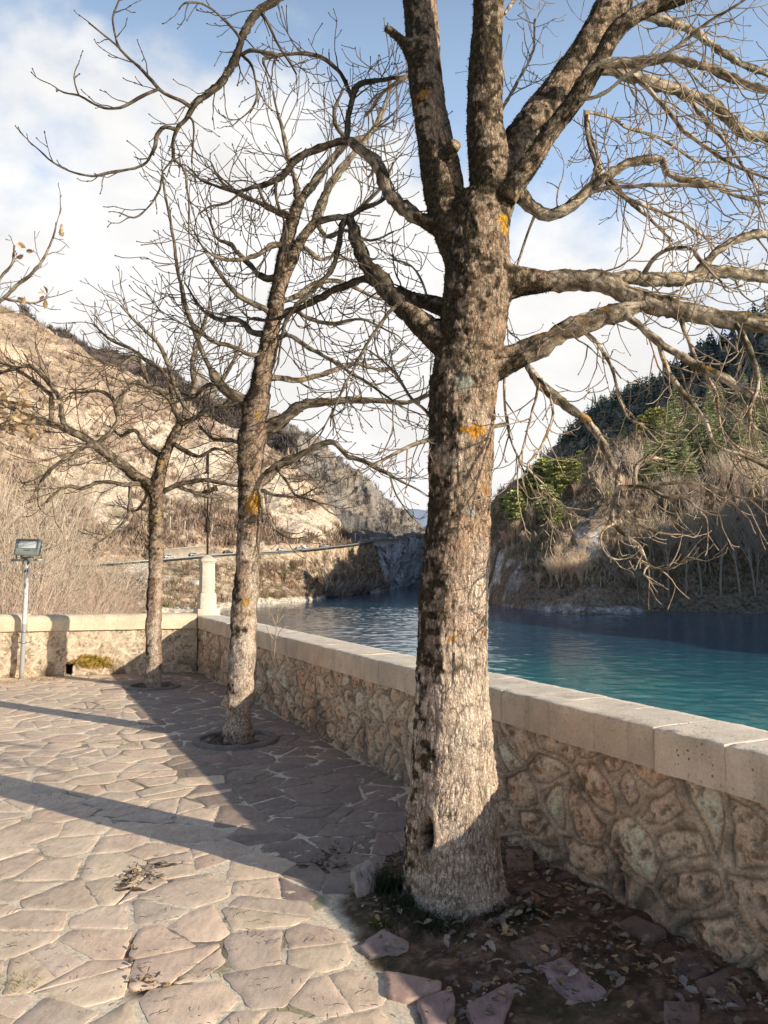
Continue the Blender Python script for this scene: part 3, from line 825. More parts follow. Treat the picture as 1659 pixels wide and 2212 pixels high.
def bark_colour(V, q, hgt, facing, crack, idh, big_f, fine, seed, mossy):
    pale = mix((.92, .71, .54), (.80, .61, .46), idh)
    pale = mix(pale, (.86, .72, .58), sstep(.15, .6, fbm(q * 13, 3, seed + 11)) * .6)
    pale = mix(pale, (.33, .185, .115), sstep(.25, .6, fbm(q * 8 + 5, 4, seed + 12)) * .6)
    c = mix((.045, .032, .025), pale, .40 + .60 * crack)
    m = 1.25 * hgt * mossy + .70 * facing + .45 * fbm(V * 4.2, 4, seed + 13) + .85 * fbm(V * 26, 4, seed + 14) - .08  # moss and lichen cover; facing adds painted shade away from the sun
    c = mix(c, c * np.array((.60, .47, .37)), sstep(.35, .9, hgt + .3 * fbm(V * 6, 3, seed + 33)) * .75)
    lich_shade = sstep(.05, .6, m + .3 * fine)
    c = mix(c, mix((.10, .07, .045), (.44, .345, .245), sstep(-.4, .5, fbm(V * 60, 3, seed + 15))), lich_shade * .75)
    moss = sstep(.62, .96, m + .5 * fbm(V * 14, 4, seed + 16) + .25 * facing)  # real moss, thickened away from the sun as painted-in shade
    c = mix(c, mix((.022, .016, .010), (.085, .062, .033), sstep(-.3, .5, fbm(V * 70, 2, seed + 17))), moss * .93)  # moss together with the painted-in shade away from the sun
    o = fbm(V * 5.5 + 3, 4, seed + 18) + .25 * fbm(V * 40, 2, seed + 19)
    c = mix(c, (.50, .22, .03), sstep(.92, 1.05, o) * .8)
    return c

def fused_trunk(name, chains, voxel, seed, big, mossy, z_top, parent, mat, spots=(), hollow=None, squeeze=.23):
    """weld the trunk and its main forks into one skin, then carve the bark into it"""
    mb = MB(); SK, TG, SL = [], [], []
    for ch in chains:
        sm = smoothline(ch, .03)
        mb.tube(sm[:, :3], sm[:, 3], 20)
        tg = np.gradient(sm[:, :3], axis=0); tg /= np.linalg.norm(tg, axis=1)[:, None]
        sl = np.r_[0, np.cumsum(np.linalg.norm(np.diff(sm[:, :3], axis=0), axis=1))]
        SK.append(sm[:, :4]); TG.append(tg); SL.append(sl + 3.3 * len(SL))
    SK, TG, SL = np.vstack(SK), np.vstack(TG), np.concatenate(SL)
    me = mb.mesh('tmp'); o = bpy.data.objects.new('tmp', me); COL.objects.link(o)
    md = o.modifiers.new('r', 'REMESH'); md.mode = 'VOXEL'; md.voxel_size = voxel
    dg = bpy.context.evaluated_depsgraph_get(); ev = o.evaluated_get(dg)
    m2 = bpy.data.meshes.new_from_object(ev); bpy.data.objects.remove(o)
    n = len(m2.vertices); V = np.empty(n * 3); m2.vertices.foreach_get('co', V); V = V.reshape(-1, 3)
    E = np.empty(len(m2.edges) * 2, np.int32); m2.edges.foreach_get('vertices', E); E = E.reshape(-1, 2)
    cnt = np.bincount(E.ravel(), minlength=n)[:, None]
    for _ in range(9):
        S = np.zeros((n, 3)); np.add.at(S, E[:, 0], V[E[:, 1]]); np.add.at(S, E[:, 1], V[E[:, 0]])
        V = V * .5 + .5 * S / cnt
    m2.vertices.foreach_set('co', V.astype(np.float32).ravel()); m2.update()
    N = np.empty(n * 3); m2.vertices.foreach_get('normal', N); N = N.reshape(-1, 3)
    from mathutils.kdtree import KDTree
    kd = KDTree(len(SK))
    for i, p in enumerate(SK): kd.insert(p[:3], i)
    kd.balance()
    idx = np.array([kd.find(v)[1] for v in V])
    rel = V - SK[idx, :3]; al = (rel * TG[idx]).sum(1)
    perp = rel - TG[idx] * al[:, None]
    # bark coords: around the axis at full scale, along it squeezed (continuous along the chain)
    q = perp + TG[idx] * ((SL[idx] + al) * squeeze)[:, None]
    hgt = np.clip(V[:, 2] / z_top, 0, 1.3)
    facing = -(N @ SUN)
    disp, crack, idh, bf, fine = bark_fields(q, hgt, facing, seed, big)
    # low swellings
    lump = fbm(V * np.array([5, 5, 2.2]), 4, seed + 31)
    rscale = SK[idx, 3]
    disp = disp * np.clip(rscale / (.16 if big else .10), .35, 1.0) + lump * rscale * .085
    if big:
        ang = np.arctan2(perp[:, 1], perp[:, 0]); foot = sstep(.75, .0, V[:, 2])
        disp += foot * (.035 * np.cos(ang * 5 + 1.3) + .012 * np.cos(ang * 9 + .4)) * rscale / .2 * .95
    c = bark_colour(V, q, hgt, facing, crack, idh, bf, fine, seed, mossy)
    for (sp, sr, sc_) in spots:
        d = np.linalg.norm(V - sp, axis=1) / sr + .55 * fbm(V * 22, 3, seed + 40)
        c = mix(c, np.array(sc_) * (1 + .3 * fine)[:, None], sstep(1.1, .75, d) * .9)
    if hollow is not None:
        hp, hr, hz = hollow
        d = np.sqrt(((V[:, :2] - hp[:2]) ** 2).sum(1) / hr ** 2 + ((V[:, 2] - hp[2]) / hz) ** 2)
        lip = np.exp(-((d - 1.25) / .35) ** 2)
        inn = sstep(1.0, .55, d)
        disp += lip * .016 - inn * .075
        c = mix(c, (.012, .009, .007), inn); c = mix(c, (.36, .27, .20), lip * .5)
    Vn = V + N * disp[:, None]
    m2.vertices.foreach_set('co', Vn.astype(np.float32).ravel())
    for a_ in list(m2.color_attributes): m2.color_attributes.remove(a_)
    a = m2.color_attributes.new('Col', 'FLOAT_COLOR', 'POINT')
    a.data.foreach_set('color', np.c_[np.clip(c, .004, 1), np.ones(n)].astype(np.float32).ravel())
    m2.materials.clear(); m2.materials.append(mat); m2.polygons.foreach_set('use_smooth', np.ones(len(m2.polygons), bool)); m2.update()
    m2.name = name
    ob = bpy.data.objects.new(name, m2); COL.objects.link(ob); ob.parent = parent
    ob.matrix_parent_inverse = Matrix.Translation(parent.location).inverted()
    return ob, Vn, N, facing

tb = NT('bark'); p = tb.pos()
wv = tb.n('ShaderNodeTexNoise', {'Vector': tb.scale(p, (1, 1, .5)), 'Scale': 22.0, 'Detail': 4.0}).outputs['Color']
wv = tb.n('ShaderNodeVectorMath', {0: tb.n('ShaderNodeVectorMath', {0: wv, 1: (.5, .5, .5)}, operation='SUBTRACT').outputs[0], 1: (.05, .05, .03)}, operation='MULTIPLY').outputs[0]
pw = tb.n('ShaderNodeVectorMath', {0: p, 1: wv}, operation='ADD').outputs[0]
e1 = tb.n('ShaderNodeTexVoronoi', {'Vector': tb.scale(pw, (1, 1, .24)), 'Scale': 44.0}, feature='DISTANCE_TO_EDGE').outputs['Distance']
e2 = tb.n('ShaderNodeTexVoronoi', {'Vector': tb.scale(pw, (1, 1, .4)), 'Scale': 105.0}, feature='DISTANCE_TO_EDGE').outputs['Distance']
op = tb.rng(tb.noise(p, 13, 4, .6), .36, .6, .25, 1.0)
k1 = tb.math('MULTIPLY', tb.rng(e1, .0, .13, 1, 0), op)
k2 = tb.math('MULTIPLY', tb.rng(e2, .0, .14, 1, 0), .55)
kk_ = tb.math('MAXIMUM', k1, k2)
n1 = tb.noise(p, 130, 5, .65)
kc = tb.rng(n1, .3, .7, .78, 1.55, False)
cb = tb.mixc(1.0, tb.col(), tb.n('ShaderNodeCombineColor', {0: kc, 1: kc, 2: kc}).outputs[0], 'MULTIPLY')
cb = tb.mixc(tb.math('MULTIPLY', kk_, .70), cb, (.022, .016, .012, 1))
hb = tb.math('SUBTRACT', tb.math('MULTIPLY', n1, .5), kk_)
BARK = tb.out(cb, .92, tb.bump(hb, .8, .006), .15)
tb = NT('branch_bark'); p = tb.pos()
n1 = tb.noise(p, 110, 5, .65); n2 = tb.noise(p, 30, 6, .7)
kc = tb.rng(n1, .3, .7, .6, 1.45, False)
cb = tb.mixc(1.0, tb.col(), tb.n('ShaderNodeCombineColor', {0: kc, 1: kc, 2: kc}).outputs[0], 'MULTIPLY')
cb = tb.mixc(tb.rng(n2, .52, .64, 0, .72), cb, (.05, .037, .024, 1))
cb = tb.mixc(tb.rng(tb.noise(p, 55, 4, .6), .60, .70, 0, .5), cb, (.46, .40, .28, 1))
BRANCH = tb.out(cb, .92, tb.bump(tb.math('ADD', n1, tb.math('MULTIPLY', n2, 1.2)), .9, .006), .15)
TWIG = vc_mat('twig_bark', 60, .3, .8, 0, 0, 0, .2)
MOSSM = vc_mat('moss', 150, .5, .95, 0, 0, 0, .1)

def limb_line(pts, Y0, dy0, dy1, curve=0.0, step=.025):
    """survey points (u, v, r) -> smooth (x,y,z,r) line; depth runs from Y0+dy0 to Y0+dy1"""
    pts = [p if len(p) == 3 else (*p, None) for p in pts]
    L = np.r_[0, np.cumsum([math.hypot(pts[i + 1][0] - pts[i][0], pts[i + 1][1] - pts[i][1]) for i in range(len(pts) - 1)])]; L = L / L[-1]
    r = [p[2] for p in pts]; known = [i for i in range(len(r)) if r[i] is not None]
    r = np.interp(L, L[known], [r[i] for i in known])
    out = []
    for (u, v, _), l, rr_ in zip(pts, L, r):
        Y = Y0 + dy0 + (dy1 - dy0) * l + curve * 4 * l * (1 - l)
        out.append([*P(u, v, Y), rr_ * Y / F])
    sm = smoothline(np.array(out), step)
    if Y0 < 20 and step < .049 or Y0 > 5 and step <= .05:
        s_ = np.r_[0, np.cumsum(np.linalg.norm(np.diff(sm[:, :3], axis=0), axis=1))]
        sd_ = int(pts[0][0] * 7 + pts[-1][1]); fr = 9.0 if Y0 < 5 else 4.5
        env = np.minimum(1, s_ / .15)[:, None]
        amp = (.20 * np.minimum(sm[:, 3:4], .03) + .003 * Y0 / 3.6) * env
        qn = lambda k: np.c_[s_ * fr, np.full(len(s_), sd_ * .37), np.full(len(s_), k)]
        sm[:, :3] += np.c_[fbm(qn(1.5), 3, 5), fbm(qn(5.5), 3, 6), fbm(qn(9.5), 3, 7)] * amp
        sm[:, 3] *= 1 + .16 * fbm(qn(13.5) * np.array([2.2, 1, 1]), 3, 8)
    return sm

def add_limb(mb, sm, seed, thick_sides=14, mossy=.6, dark=1.0, acc=None):
    """swept limb with bark relief"""
    r = sm[:, 3]; rm = r.max()
    sides = 24 if rm > .03 else 12 if rm > .012 else 7
    V, Q, caps = tube_geo(sm[:, :3], r, sides)
    n = len(sm); cen = np.repeat(sm[:, :3], sides, 0); N = V - cen; rr_ = np.repeat(r, sides); N = N / (rr_[:, None] + 1e-9)
    s = np.repeat(np.r_[0, np.cumsum(np.linalg.norm(np.diff(sm[:, :3], axis=0), axis=1))], sides)
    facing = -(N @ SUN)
    k = np.clip(rr_ / .045, .12, 1)
    d = (fbm(V * 40, 4, seed) * .007 + fbm(V * 11, 3, seed + 2) * .008) * k
    tgn = np.gradient(sm[:, :3], axis=0); tgn /= np.linalg.norm(tgn, axis=1)[:, None]
    tq_ = np.repeat(tgn, sides, 0); q = N * rr_[:, None] + tq_ * (s * .45)[:, None]
    crack = sstep(.02, .3, vor(q / .022, seed + 4)[1] - vor(q / .022, seed + 4)[0]) if rm > .018 else np.ones(len(V))
    d -= (1 - crack) * .0035 * k
    c = mix((.74, .59, .43), (.27, .195, .135), sstep(-.3, .4, fbm(V * 24, 4, seed + 6)))
    c = mix(c, (.05, .036, .028), (1 - crack) * .6)
    if rm > .006:
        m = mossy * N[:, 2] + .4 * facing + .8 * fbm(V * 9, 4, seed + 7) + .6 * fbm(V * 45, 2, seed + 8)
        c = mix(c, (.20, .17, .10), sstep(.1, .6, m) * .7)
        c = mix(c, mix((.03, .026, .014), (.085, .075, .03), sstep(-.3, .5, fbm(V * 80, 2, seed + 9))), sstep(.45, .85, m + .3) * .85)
        d += sstep(.45, .85, m + .3) * (.004 + .004 * fbm(V * 90, 2, seed + 10)) * (rr_ > .014)
        c = mix(c, (.52, .25, .035), sstep(.70, .9, fbm(V * 16 + 2, 4, seed + 11) + .25 * N[:, 2] + .15 * fbm(V * 60, 2, seed)) * .75)
    V = V + N * d[:, None]
    mb.add(V, Q=Q, N=caps, col=np.clip(c * dark, .004, 1))
    if acc is not None: acc.append((V, N, rr_))

def twig_path(rnd, p, d, L, step, wander, droop, curl):
    n = max(4, int(L / step)); pts = [np.array(p)]; d = np.array(d, float); d /= np.linalg.norm(d) + 1e-9
    ph = rnd.uniform(0, 6.28); ax = np.array([rnd.gauss(0, 1), rnd.gauss(0, 1), rnd.gauss(0, 1)])
    for i in range(n):
        f = i / n
        d = d + np.array([rnd.gauss(0, wander), rnd.gauss(0, wander), rnd.gauss(0, wander) + (curl * f * f * 2.0 - droop * (1 - f)) * .28])
        if i % 3 == 0: d = d + np.cross(d, ax) * rnd.uniform(-.16, .16)
        d /= np.linalg.norm(d)
        pts.append(pts[-1] + d * (L / n))
    return np.array(pts)

def twig_col(rnd, tone):
    k = rnd.uniform(.8, 1.2)
    return np.array(tone) * k

def sprout(mb, rnd, line, level, dens, lmin, lmax, r0, opt, start=.1, end=1.0):
    """side shoots along a line (x,y,z,r)"""
    L = np.linalg.norm(np.diff(line[:, :3], axis=0), axis=1).sum()
    n = int(dens * L + rnd.random())
    tg = np.gradient(line[:, :3], axis=0)
    for k in range(n + (1 if end == 1.0 else 0)):
        f = 1.0 if k == n else start + (end - start) * ((k + rnd.uniform(.1, .9)) / max(1, n))
        i = min(len(line) - 1, int(f * (len(line) - 1)))
        t_ = tg[i] / (np.linalg.norm(tg[i]) + 1e-9)
        rv = np.array([rnd.gauss(0, 1), rnd.gauss(0, opt.get('depth', .7)), rnd.gauss(0, 1)]); rv -= t_ * (rv @ t_); rv /= np.linalg.norm(rv) + 1e-9
        a = rnd.uniform(.45, .95) if k < n else .15
        d = t_ * math.cos(a) + rv * math.sin(a)
        d = d + np.array(opt.get('bias', (0, 0, 0)))
        Lt = rnd.uniform(lmin, lmax) * (1.0 - .35 * f)
        r = min(r0 * rnd.uniform(.75, 1.15), max(line[i, 3] * .8, opt['rmin'] * 1.05))
        pts = twig_path(rnd, line[i, :3] + rv * line[i, 3] * .5, d, Lt, opt['step'], opt['wander'], opt['droop'] * rnd.uniform(0, 1.4), opt['curl'] * rnd.uniform(.3, 1.5))
        m = len(pts); rad = np.linspace(r, max(opt['rmin'], r * .45), m)
        rad = rad * (1 + .22 * np.array([rnd.uniform(-1, 1) for _ in range(m)]))
        # winter bud
        if opt['bud']: 
            e = pts[-1] - pts[-2]; e /= np.linalg.norm(e)
            pts = np.vstack([pts, pts[-1] + e * r * 2.0, pts[-1] + e * r * 5]); rad = np.r_[rad, rad[-1] * 1.75, rad[-1] * .3]
        c = twig_col(rnd, opt['tone']); cc = np.tile(c, (len(pts), 1))
        cc[-2:] *= .55
        mb.tube(pts, rad, 4 if r < opt['rmin'] * 2.2 else 5, col=cc, cap=False)
        if level > 0:
            ln = np.c_[pts, rad]
            sprout(mb, rnd, ln, level - 1, opt['dens2'], lmin * .46, lmax * .46, r * .72, opt, .18, 1.0 if rnd.random() < .5 else .99)

def moss_tufts(name, V, N, facing, cond, count, seed, parent, ln=.014):
    r_ = np.random.default_rng(seed); idx = np.flatnonzero(cond)
    if len(idx) == 0: return
    idx = r_.choice(idx, count); p = V[idx]; nn = N[idx]
    d = nn + r_.normal(0, .55, (count, 3)) + [0, 0, .1]; d /= np.linalg.norm(d, axis=1)[:, None]
    t_ = np.cross(d, r_.normal(0, 1, (count, 3))); t_ /= np.linalg.norm(t_, axis=1)[:, None]
    l = ln * r_.uniform(.4, 1.6, count)[:, None]; w_ = .0022 * r_.uniform(.6, 1.5, count)[:, None]
    A = p - nn * .003 - t_ * w_; B = p - nn * .003 + t_ * w_; C = p + d * l
    c = mix((.03, .027, .014), (.17, .145, .07), r_.uniform(0, 1, count) ** 1.5)
    m1 = MB(); m1.add(np.stack([A, B, C], 1).reshape(-1, 3), T=np.arange(count * 3).reshape(-1, 3), col=np.repeat(c, 3, 0))
    prop(m1.build(name, MOSSM, parent), kind='stuff')

# ================================================================== the big tree
Y1 = T1[1]
big = empty('bare_tree', (T1[0], T1[1], 0), 0, 'massive mossy bare tree in the foreground, thick trunk with a hollow at its foot', 'tree', 'bare trees along the parapet')
def ch(pts, Y0, dy0=0, dy1=0, curve=0): return limb_line(pts, Y0, dy0, dy1, curve, .05)
g0 = 2035
trunk_px = [(988, 2035, 134), (986, 1990, 124), (982, 1930, 112), (978, 1860, 102), (976, 1780, 98), (976, 1700, 94), (975, 1600, 87), (975, 1500, 81), (977, 1400, 77), (980, 1300, 75.5), (984, 1200, 73), (989, 1100, 72), (992, 1000, 73), (996, 900, 75), (1008, 800, 73), (1022, 700, 74), (1031, 620, 74), (1031, 550, 71), (1030, 480, 69), (1040, 430, 60)]
trunk = ch(trunk_px, Y1)
trunk[0, 2] = -.08
F1c = ch([(1000, 560, 40), (985, 500, 50), (966, 440, 47), (953, 370, 46), (938, 290, 42), (924, 210, 40), (914, 110, 40), (907, 0, 39), (900, -120, 37), (896, -260, 34), (880, -420, 28)], Y1, 0, .35)
F2c = ch([(1050, 500, 50), (1060, 420, 52), (1054, 340, 48), (1047, 270, 43), (1047, 200, 41), (1051, 100, 39), (1057, 0, 38), (1062, -120, 36), (1070, -280, 32), (1090, -450, 26)], Y1, 0, -.25)
F3c = ch([(1062, 460, 45), (1085, 385, 48), (1115, 325, 45), (1148, 272, 42), (1182, 225, 39), (1222, 172, 37), (1258, 122, 36), (1300, 55, 37), (1335, -10, 37), (1390, -110, 33), (1460, -240, 27)], Y1, 0, .45)
F3b = ch([(1090, 430, 26), (1120, 388, 26), (1152, 345, 24), (1190, 284, 23), (1245, 212, 22), (1290, 140, 22), (1332, 66, 21), (1395, 20, 20), (1465, -4, 19), (1560, -40, 17)], Y1, -.1, -.35)
def collar(px, r, Y0, n=3, dy=0, dy1=None):
    return ch([(u, v, r_) for (u, v), r_ in zip(px, r)], Y0, dy, dy if dy1 is None else dy1)
collars = [
    collar([(1035, 625), (1085, 612), (1130, 608), (1175, 609), (1225, 608)], [40, 42, 33, 25, 12], Y1, dy=0, dy1=-.03),
    collar([(1020, 800), (1062, 790), (1095, 778), (1135, 760), (1170, 743)], [36, 38, 32, 25, 12], Y1, dy=-.02, dy1=-.04),
    collar([(985, 760), (950, 735), (925, 712), (895, 686), (868, 657)], [32, 32, 28, 24, 10], Y1),
    collar([(990, 500), (955, 493), (925, 481), (893, 463)], [26, 24, 19, 8], Y1, dy=.02),
    collar([(1100, 405), (1120, 418), (1138, 436), (1160, 456)], [24, 20, 16, 7], Y1, dy=.1, dy1=.15),
    collar([(985, 675), (945, 660), (915, 650), (885, 643)], [24, 20, 17, 8], Y1, dy=.1, dy1=.2),
    collar([(890, 110), (868, 88), (848, 70), (831, 60)], [22, 12, 10, 9], Y1, dy=.12, dy1=.08),
    collar([(960, 340), (975, 322), (986, 308)], [22, 17, 15], Y1, dy=-.12, dy1=-.22),
]
# little buttress roots
roots = []
for (dx, dy, r) in ((-.20, -.05, .045), (.22, -.08, .045), (.02, -.22, .04), (.22, .12, .04), (-.2, .15, .04)):
    roots.append(np.array([[T1[0] + dx * .35, T1[1] + dy * .35, .26, .09], [T1[0] + dx * .75, T1[1] + dy * .75, .06, r], [T1[0] + dx * 1.15, T1[1] + dy * 1.15, -.05, r * .6]]))
o_spots = [(P(1025, 935, Y1 - .16), .035, (.58, .26, .03)), (P(1045, 928, Y1 - .15), .03, (.6, .28, .04)), (P(1005, 930, Y1 - .16), .022, (.52, .24, .03)), (P(1096, 480, Y1 - .12), .05, (.62, .33, .03)), (P(940, 990, Y1 - .15), .03, (.33, .15, .03)),
           (P(1020, 1105, Y1 - .17), .04, (.42, .40, .33)), (P(1000, 820, Y1 - .17), .05, (.40, .40, .31)), (P(1060, 1170, Y1 - .14), .05, (.45, .36, .29)), (P(989, 308, Y1 - .235), .022, (.50, .36, .22))]
hol = P(925, 1795, Y1 - .18)
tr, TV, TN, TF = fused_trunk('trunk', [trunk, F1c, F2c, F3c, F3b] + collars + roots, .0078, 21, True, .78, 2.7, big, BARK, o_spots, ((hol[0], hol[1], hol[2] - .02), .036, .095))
tuft = TV[:, 2] > 1.35
n_ = fbm(TV * 5, 3, 50)
moss_tufts('moss', TV, TN, TF, tuft & ((TF + n_ * .8) > .25 - .25 * (TV[:, 2] > 2.6)) & (TV[:, 2] > 1.35 + .8 * _h(np.floor(TV[:, 0] * 1e4), np.floor(TV[:, 2] * 1e4), np.zeros(len(TV)), 3)), 17000, 5, tr, .010)

